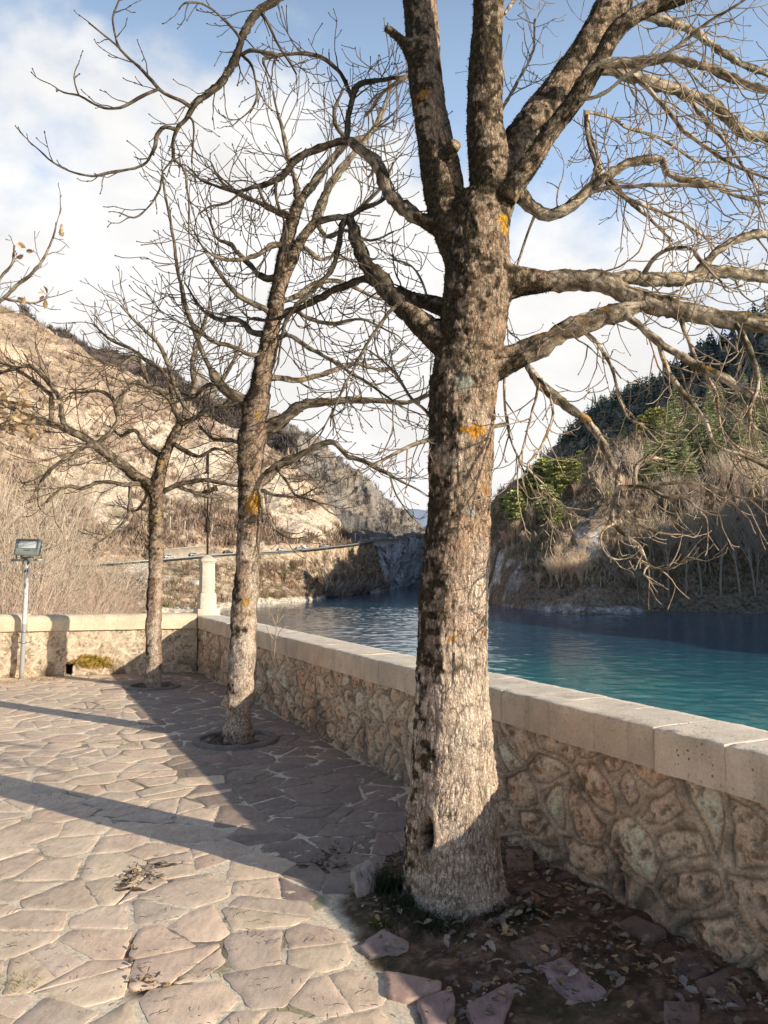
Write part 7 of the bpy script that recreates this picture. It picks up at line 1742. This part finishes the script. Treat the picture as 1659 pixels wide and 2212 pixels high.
for (u, v, h, k) in ((1235, 1262, 75, 2), (1215, 1268, 80, 2), (1260, 1262, 70, 2), (1195, 1260, 60, 2), (1245, 1240, 60, 2), (1330, 1040, 75, 0), (1360, 1045, 90, 0), (1380, 1040, 95, 0), (1345, 1020, 85, 3), (1420, 1010, 70, 3), (1300, 1060, 70, 0), (1570, 1090, 130, 0), (1600, 1100, 135, 0), (1630, 1080, 120, 0), (1540, 1100, 120, 0), (1585, 1060, 110, 3), (1655, 1100, 130, 0), (1510, 1110, 100, 0), (1480, 1100, 90, 0), (1450, 1110, 90, 0), (1470, 990, 60, 3), (1640, 930, 80, 3), (1440, 1285, 190, 1), (1520, 1285, 210, 1), (1480, 1290, 160, 1), (1560, 1290, 200, 1), (1600, 1288, 210, 1), (1640, 1290, 200, 1), (1420, 1230, 130, 1), (1370, 1240, 110, 1), (1700, 1290, 210, 1), (1620, 1230, 150, 1), (1380, 1300, 80, 1)):
    bs2.append(spot(u, v, h, (13, 17, 7, 11)[k], k))
place(bare, bs2, used)

# ------------------------------------------------------------------ brush on the near left bank, shrubs and small trees of the left shore
def proto_shrub(seed, h, n, col, label, group, name='bare_shrub'):
    r_ = random.Random(seed); root = empty(name, (0, 0, 0), 0, label, 'shrub', group); m1 = MB(); m2 = MB(); col = np.array(col)
    for s_ in range(n):
        a = r_.uniform(0, 6.28); tl = r_.uniform(.12, .55); d = np.array([math.cos(a) * tl, math.sin(a) * tl, 1]); L = h * r_.uniform(.55, 1.05)
        p = np.array([math.cos(a), math.sin(a), 0]) * r_.uniform(0, .12) * h + [0, 0, -.2]
        pts = twig_path(r_, p, d, L, h / 9, .09, .0, .25); rad = np.linspace(.0042 * h, .0014 * h, len(pts)); m1.tube(pts, rad, 4, col=col * r_.uniform(.75, 1.2), cap=False)
        for k in range(13):
            i = r_.randrange(len(pts) // 4, len(pts)); rv = np.array([r_.gauss(0, 1), r_.gauss(0, 1), r_.gauss(.4, .6)]); dd = (pts[min(i + 1, len(pts) - 1)] - pts[i - 1]); dd = dd / np.linalg.norm(dd) + rv * .45
            q = twig_path(r_, pts[i], dd, h * r_.uniform(.12, .38), h / 14, .1, 0, .4); m2.tube(q, np.linspace(.002 * h, .0011 * h, len(q)), 3, col=col * r_.uniform(.85, 1.3), cap=False)
            if r_.random() < .7:
                j = len(q) // 2; rv = np.array([r_.gauss(0, 1), r_.gauss(0, 1), r_.gauss(.3, .6)]); q2 = twig_path(r_, q[j], rv, h * r_.uniform(.06, .16), h / 16, .1, 0, .4); m2.tube(q2, np.linspace(.0014 * h, .001 * h, len(q2)), 3, col=col * r_.uniform(.85, 1.3), cap=False)
    m1.build('stems', WOODM, root); m2.build('twigs', WOODM, root); return root
gS = 'bare shrubs behind the pale parapet'
shr = [proto_shrub(31, 4, 17, (.60, .47, .35), 'straw-brown many-stemmed bare shrub behind the pale parapet', gS), proto_shrub(32, 2.5, 22, (.62, .43, .33), 'reddish low twiggy shrub behind the pale parapet', gS), proto_shrub(33, 6, 14, (.58, .455, .34), 'tall bare shrub with long rising stems behind the floodlight', gS)]
rs = random.Random(44); sp_ = []
for (u, Y, hpx, k) in ((20, 26, 360, 2), (75, 30, 330, 2), (-40, 24, 380, 2), (110, 44, 260, 0), (50, 40, 300, 0), (150, 62, 190, 0), (5, 36, 420, 2), (-80, 30, 400, 2), (180, 75, 120, 1), (140, 52, 110, 1), (90, 22, 120, 1), (215, 85, 110, 1), (250, 100, 95, 1), (40, 20, 110, 1), (-10, 20, 140, 1), (120, 45, 240, 0), (200, 80, 130, 0), (60, 55, 300, 2), (170, 60, 180, 0), (20, 65, 320, 0), (-120, 30, 420, 2), (-160, 24, 300, 0), (270, 112, 70, 1), (235, 95, 110, 0), (160, 66, 80, 1), (100, 60, 260, 0), (-60, 50, 380, 2), (195, 70, 90, 1)):
    x_ = (u - CX) / F * Y; zb_ = bank_z(x_, Y); hw = (1235 + hpx * 0 - 0); topz = CAMZ + (1235 - (1330 - hpx * .82)) * Y / F; H = (4, 2.5, 6)[k]
    sp_.append((np.array([x_, Y, zb_ - .1]), max(.5, (topz - zb_) / H), rs.uniform(0, 6.28), k, None))
place(shr, sp_, used)
gT = 'small trees on the left shore slope'
sht = [proto_bare(41, 8, .5, (.28, .20, .145), .3, 'small leafless tree on the slope below the far road', gT, 'shore_tree'), proto_bare(42, 5, .7, (.24, .165, .12), .15, 'dark bushy leafless tree on the slope below the far road', gT, 'shore_tree')]
sp_ = []
for (u, v, h, k) in ((405, 1238, 34, 0), (430, 1236, 30, 1), (395, 1240, 26, 1), (462, 1248, 40, 0), (470, 1250, 36, 1), (590, 1260, 60, 0), (575, 1255, 50, 0), (610, 1262, 55, 0), (640, 1250, 48, 0), (655, 1250, 52, 0), (625, 1245, 40, 1), (700, 1240, 50, 0), (560, 1262, 44, 1), (380, 1236, 24, 0), (720, 1268, 34, 1), (740, 1270, 34, 1), (760, 1272, 32, 1), (690, 1270, 32, 1), (670, 1275, 30, 1), (780, 1268, 32, 1), (800, 1268, 32, 1)):
    q = SH.pick(u, v); sp_.append((q - [0, 0, .2], h * q[1] / F / (8, 5)[k], rp.uniform(0, 6.28), k, None))
for (u, v, h, k) in ((480, 1150, 28, 0), (410, 1145, 26, 1), (500, 1190, 34, 1), (350, 1165, 40, 1), (290, 1170, 50, 0), (435, 1150, 30, 0), (340, 1120, 30, 0)):
    q = HA.pick(u, v); sp_.append((q - [0, 0, .2], h * q[1] / F / (8, 5)[k], rp.uniform(0, 6.28), k, None))
place(sht, sp_, used)
yc = proto_conifer(9, 10, 1.7, (.16, .17, .04), .1, False, 'single yellow-green young conifer on the slope below the far road', None)
q = SH.pick(613, 1255); yc.location = Vector([float(c_) for c_ in q]); yc.scale = (44 * q[1] / F / 10,) * 3
